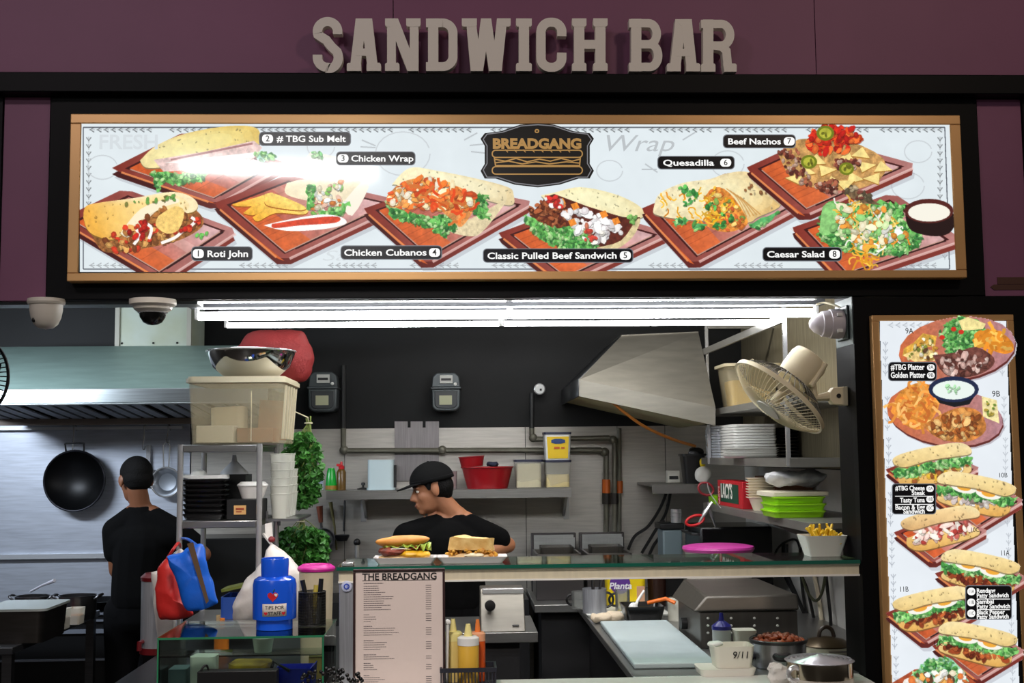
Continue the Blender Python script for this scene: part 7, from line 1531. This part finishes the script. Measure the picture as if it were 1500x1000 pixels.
# --- sandwich press
yf=.66; x0=X(1026,yf,920); x1=X(1169,yf,920); z1=Z(894,yf,1090); z2=Z(859,yf+.12,1090)
t=thing('sandwich_press','big boxy steel press with rows of rivets on the right worktop','press',((x0+x1)/2,.9,ZC)); PR=steel('press_steel',(104,100,96),.4,(8,1,1),.1,.75)
part(t,'base',[g_box(x0,x1,yf,yf+.50,zt,z1-.003)],PR,bevel=.004)
part(t,'lid',[g_hex([(x0-.03,yf-.015,z1),(x1+.004,yf-.015,z1),(x1+.004,yf+.5,z1),(x0-.03,yf+.5,z1),(x0+.03,yf+.02,z1+.055),(x1,yf-.012,z1+.062),(x1-.05,yf+.46,z2),(x0+.02,yf+.46,z2)])],steel('press_lid_steel',(90,86,80),.42,(1,8,1),.1,.7),bevel=.008)
rv=[]
for px in (1037,1071,1105,1139):
    for py in (905,916,926.5): part(t,'rivet',[g_ell(Vector((at(px,py,yf).x,yf-.001,at(px,py,yf).z)),(.006,.004,.005),10,8)],mat('rivet_white',(236,234,226),.25))
part(t,'side_knob',[xf(g_cyl(.024,0,.025,20),Matrix.Translation((x0-.0255,yf+.3,ZC+.06))@Matrix.Rotation(PI/2,4,'Y'))],BLACK)
# --- big tub with pink lid behind the press
q=at(1056,805,1.34); r=51*k(1.34); zl=Z(801,1.34,1056)
t=thing('lidded_tub','wide clear tub of orange food with pink lid behind the sandwich press','tub',(q.x,1.40,zt)); hh=zl-zt; obj('body',[g_lathe([(0,0),(r*.86,0),(r*.97,hh-.02),(r*.94,hh-.02),(r*.84,.004),(0,.004)],40)],CUP,t); obj('contents',[noisy(g_lathe([(0,.005),(r*.8,.005),(r*.88,hh*.8),(0,hh*.82)],36),.004,30)],mat('orange_food',(214,110,26),.5,var2=(160,70,20),vscale=14),t); obj('lid',[g_lathe([(r*1.0,hh-.022),(r*1.04,hh-.01),(r*1.02,hh),(r*.85,hh+.006),(0,hh+.004)],40)],mat('pink_lid',(190,60,150),.35),t)
# --- potato sticks in paper at the right end of the glass
zg2=1.2711; q=at(1206,815,.18); t=thing('paper_box','white paper box of fries at the right end of the glass shelf','paper box',(q.x,.19,zg2)); fx=q.x
obj('box',[g_rbox(.155,.13,0,.075,.01,taper=.72,wall=.002)],mat('paper_box_white',(216,214,206),.7),t)
FR=mat('fry_gold',(240,204,44),.5,var2=(214,170,24),vscale=30); rs=random.Random(12)
first=None
for i in range(34):
    L_=rs.uniform(.07,.10); lo=Vector((fx+rs.uniform(-.045,.045),.19+rs.uniform(-.036,.036),zg2+.05+rs.uniform(0,.03))); e=Euler((rs.uniform(-.8,.8),rs.uniform(-1.0,1.0),rs.uniform(0,3)))
    if first is None: first=tag(obj('potato_fry',[g_cbox(0,0,0,.008,.008,.085)],FR,loc=lo,rot=e,bevel=.001),'golden fry in the white paper box on the glass shelf','fry','fries in the paper box'); 
    else:
        c=first.copy(); COL.objects.link(c); c.location=lo; c.rotation_euler=e
# --- squeeze bottle, tubs and pots at the lower right
ys=.40; q=at(1058,960,ys); t=thing('squeeze_bottle','clear squeeze bottle with dark blue cap in front of the press','bottle',(1.045 if False else q.x,ys,zt)); r=13.5*k(ys); h1=Z(918,ys,1058)-zt; h2=Z(897,ys,1058)-zt
obj('body',[g_lathe([(0,0),(r,0),(r,h1*.97),(r*.9,h1),(0,h1)],26)],mat('bottle_milky',(206,208,204),.35,alpha=.85),t); obj('cap',[g_lathe([(r*1.05,h1*.93),(r*1.05,h1*1.04),(r*.45,h1*1.18),(r*.3,h1*1.2),(r*.18,h2),(0,h2)],26)],mat('cap_dark_blue',(34,34,130),.35),t)
ZC2=ZC+.0005
yt_=.11; q=at(1072,985,yt_); t=thing('sauce_tub','white tub with handwritten 9/11 beside the big pot','tub',(q.x,yt_,ZC2+.026)); obj('tub',[g_rbox(.145,.12,0,.075,.02,taper=.86,wall=.003)],mat('tub_milky',(226,222,208),.45,alpha=.93),t); obj('spoon_rest',[noisy(g_ell((-.06,-.01,.078),(.03,.02,.012),14,8),.004,40)],WHITE,t); text('handwriting','9/11',.034,INKP,t,(.02,-.0595,.045),.0,.0008,rot=(PI/2,0,0),shear=.15)
solo('tray','flat white tray under the handwritten tub','tray',[g_rbox(.20,.14,ZC2,ZC2+.025,.02,c=(q.x-.025,yt_),taper=.92)],mat('tray_cream',(226,222,212),.5))
solo('plastic_tub','milky lidded tub behind the handwritten tub','tub',[g_rbox(.075,.08,zt,zt+.11,.015,c=(at(1083,960,.36).x+.022,.37),taper=.9),g_rbox(.082,.087,zt+.105,zt+.115,.015,c=(at(1083,960,.36).x+.022,.37))],mat('tub_milky2',(218,214,198),.45))
def pot(px0,px1,y_,py_top,label,m,cat='pot'):
    r=(px1-px0)/2*k(y_); q=at((px0+px1)/2,py_top,y_); h_=q.z-zt; t=thing('cooking_pot',label,cat,(q.x,y_,zt+.0015)); return t,r,h_
PT=steel('pot_steel',(170,168,172),.26,(20,20,1),.1,.9)
t,r,h_=pot(1099,1181,.24,937,'steel pot filled with reddish brown meat beside the white tub',PT)
obj('body',[g_lathe([(0,0),(r*.95,0),(r*.97,h_),(r,h_),(r*1.0,h_+.004),(r*.93,h_+.002),(r*.9,.006),(0,.006)],44)],PT,t)
obj('dark_rim',[g_lathe([(r*1.0,h_-.008),(r*1.03,h_+.003),(r*.99,h_+.006),(r*.92,h_-.01)],44)],mat('rim_dark',(40,38,40),.35),t)
ct=[];rs=random.Random(5)
for i in range(90):
    a=rs.uniform(0,2*PI); rr=r*.82*math.sqrt(rs.random()); ct.append(noisy(g_ell((rr*math.cos(a),rr*math.sin(a),h_-.012+.030*(1-(rr/r)**2)+rs.uniform(-.004,.004)),(rs.uniform(.008,.016),rs.uniform(.008,.014),.008),8,6),.004,60,i))
ct.append(g_lathe([(0,h_-.05),(r*.88,h_-.05),(r*.88,h_-.018),(0,h_+.005)],30)); cf=obj('stew',ct,mat('stew_red_brown',(110,48,26),.4,var2=(160,76,36),vscale=40),t); cf['kind']='stuff'
obj('handle',[noisy(g_tube(sub_lin([(-r*.36,-r*.92,h_-.045),(-r*.3,-r*1.10,h_-.05),(r*.1,-r*1.12,h_-.05),(r*.16,-r*.97,h_-.045)],4),.011,8),0)],BLACK,t); obj('side_handle',[g_ell((-r*1.06,-.02,h_-.055),(.018,.03,.015),12,8)],mat('handle_blue_black',(24,24,40),.4),t)
t,r,h_=pot(1176,1246,.50,946,'cream rice cooker with bronze lid at the right end','x','cooker')
obj('body',[g_lathe([(0,0),(r*.9,0),(r*.97,h_*.5),(r*.98,h_),(0,h_)],40)],mat('cooker_cream',(222,216,190),.4),t); obj('bronze_lid',[g_lathe([(r*1.0,h_+.001),(r*1.03,h_+.006),(r*.7,h_+.026),(r*.2,h_+.036),(0,h_+.037)],40)],mat('lid_bronze',(84,70,50),.3,.6),t); obj('lid_knob',[g_tube(sub_lin([(-.030,0,h_+.033),(-.022,0,h_+.06),(0,0,h_+.072),(.022,0,h_+.06),(.030,0,h_+.033)],4),.008,8)],mat('knob_bronze',(60,46,34),.4),t); obj('side_grip',[g_box(-.02,.06,-r*.99-.012,-r*.9,h_*.62,h_*.70)],mat('grip_brown',(60,44,36),.5),t,bevel=.004)
ysn=-.10; r=50*k(ysn); q=at(1200,962,ysn); hp=q.z-ZC2
t=thing('saucepan','shiny steel saucepan with ridged lid at the counter corner by the column','saucepan',(q.x,ysn,ZC2)); h_=hp-.012
obj('body',[g_lathe([(0,0),(r*.92,0),(r*.95,h_*.35),(r*.95,h_),(0,h_)],48)],mat('saucepan_steel',(170,160,140),.15,1),t); obj('pale_base',[g_lathe([(r*.93,.001),(r*.955,.004),(r*.957,h_*.3),(r*.94,h_*.3)],48)],mat('base_pale',(206,200,190),.35,.3),t)
lp=[(r*.96,h_),(r*1.0,h_+.003)]
for i in range(7): u=1-i/7; lp+=[(r*u*.98,h_+.004+.016*(1-u)),(r*(u-.07)*.98,h_+.009+.016*(1-u))]
lp.append((0,h_+.022)); obj('lid',[g_lathe(lp,48)],mat('lid_chrome',(214,212,220),.2,.55),t)
obj('handle',[g_torus((-r*.86,-r*.5,h_*.55),.022,.009,18,8,'y')],CHROME,t)
solo('cloth','white cloth tucked beside the saucepan handle','cloth',[noisy(noisy(g_ell((q.x-.145,ysn-.0,ZC2+.036),(.036,.03,.034),36,22),.020,26),.006,80,3)],mat('cloth_white',(214,210,204),.9))
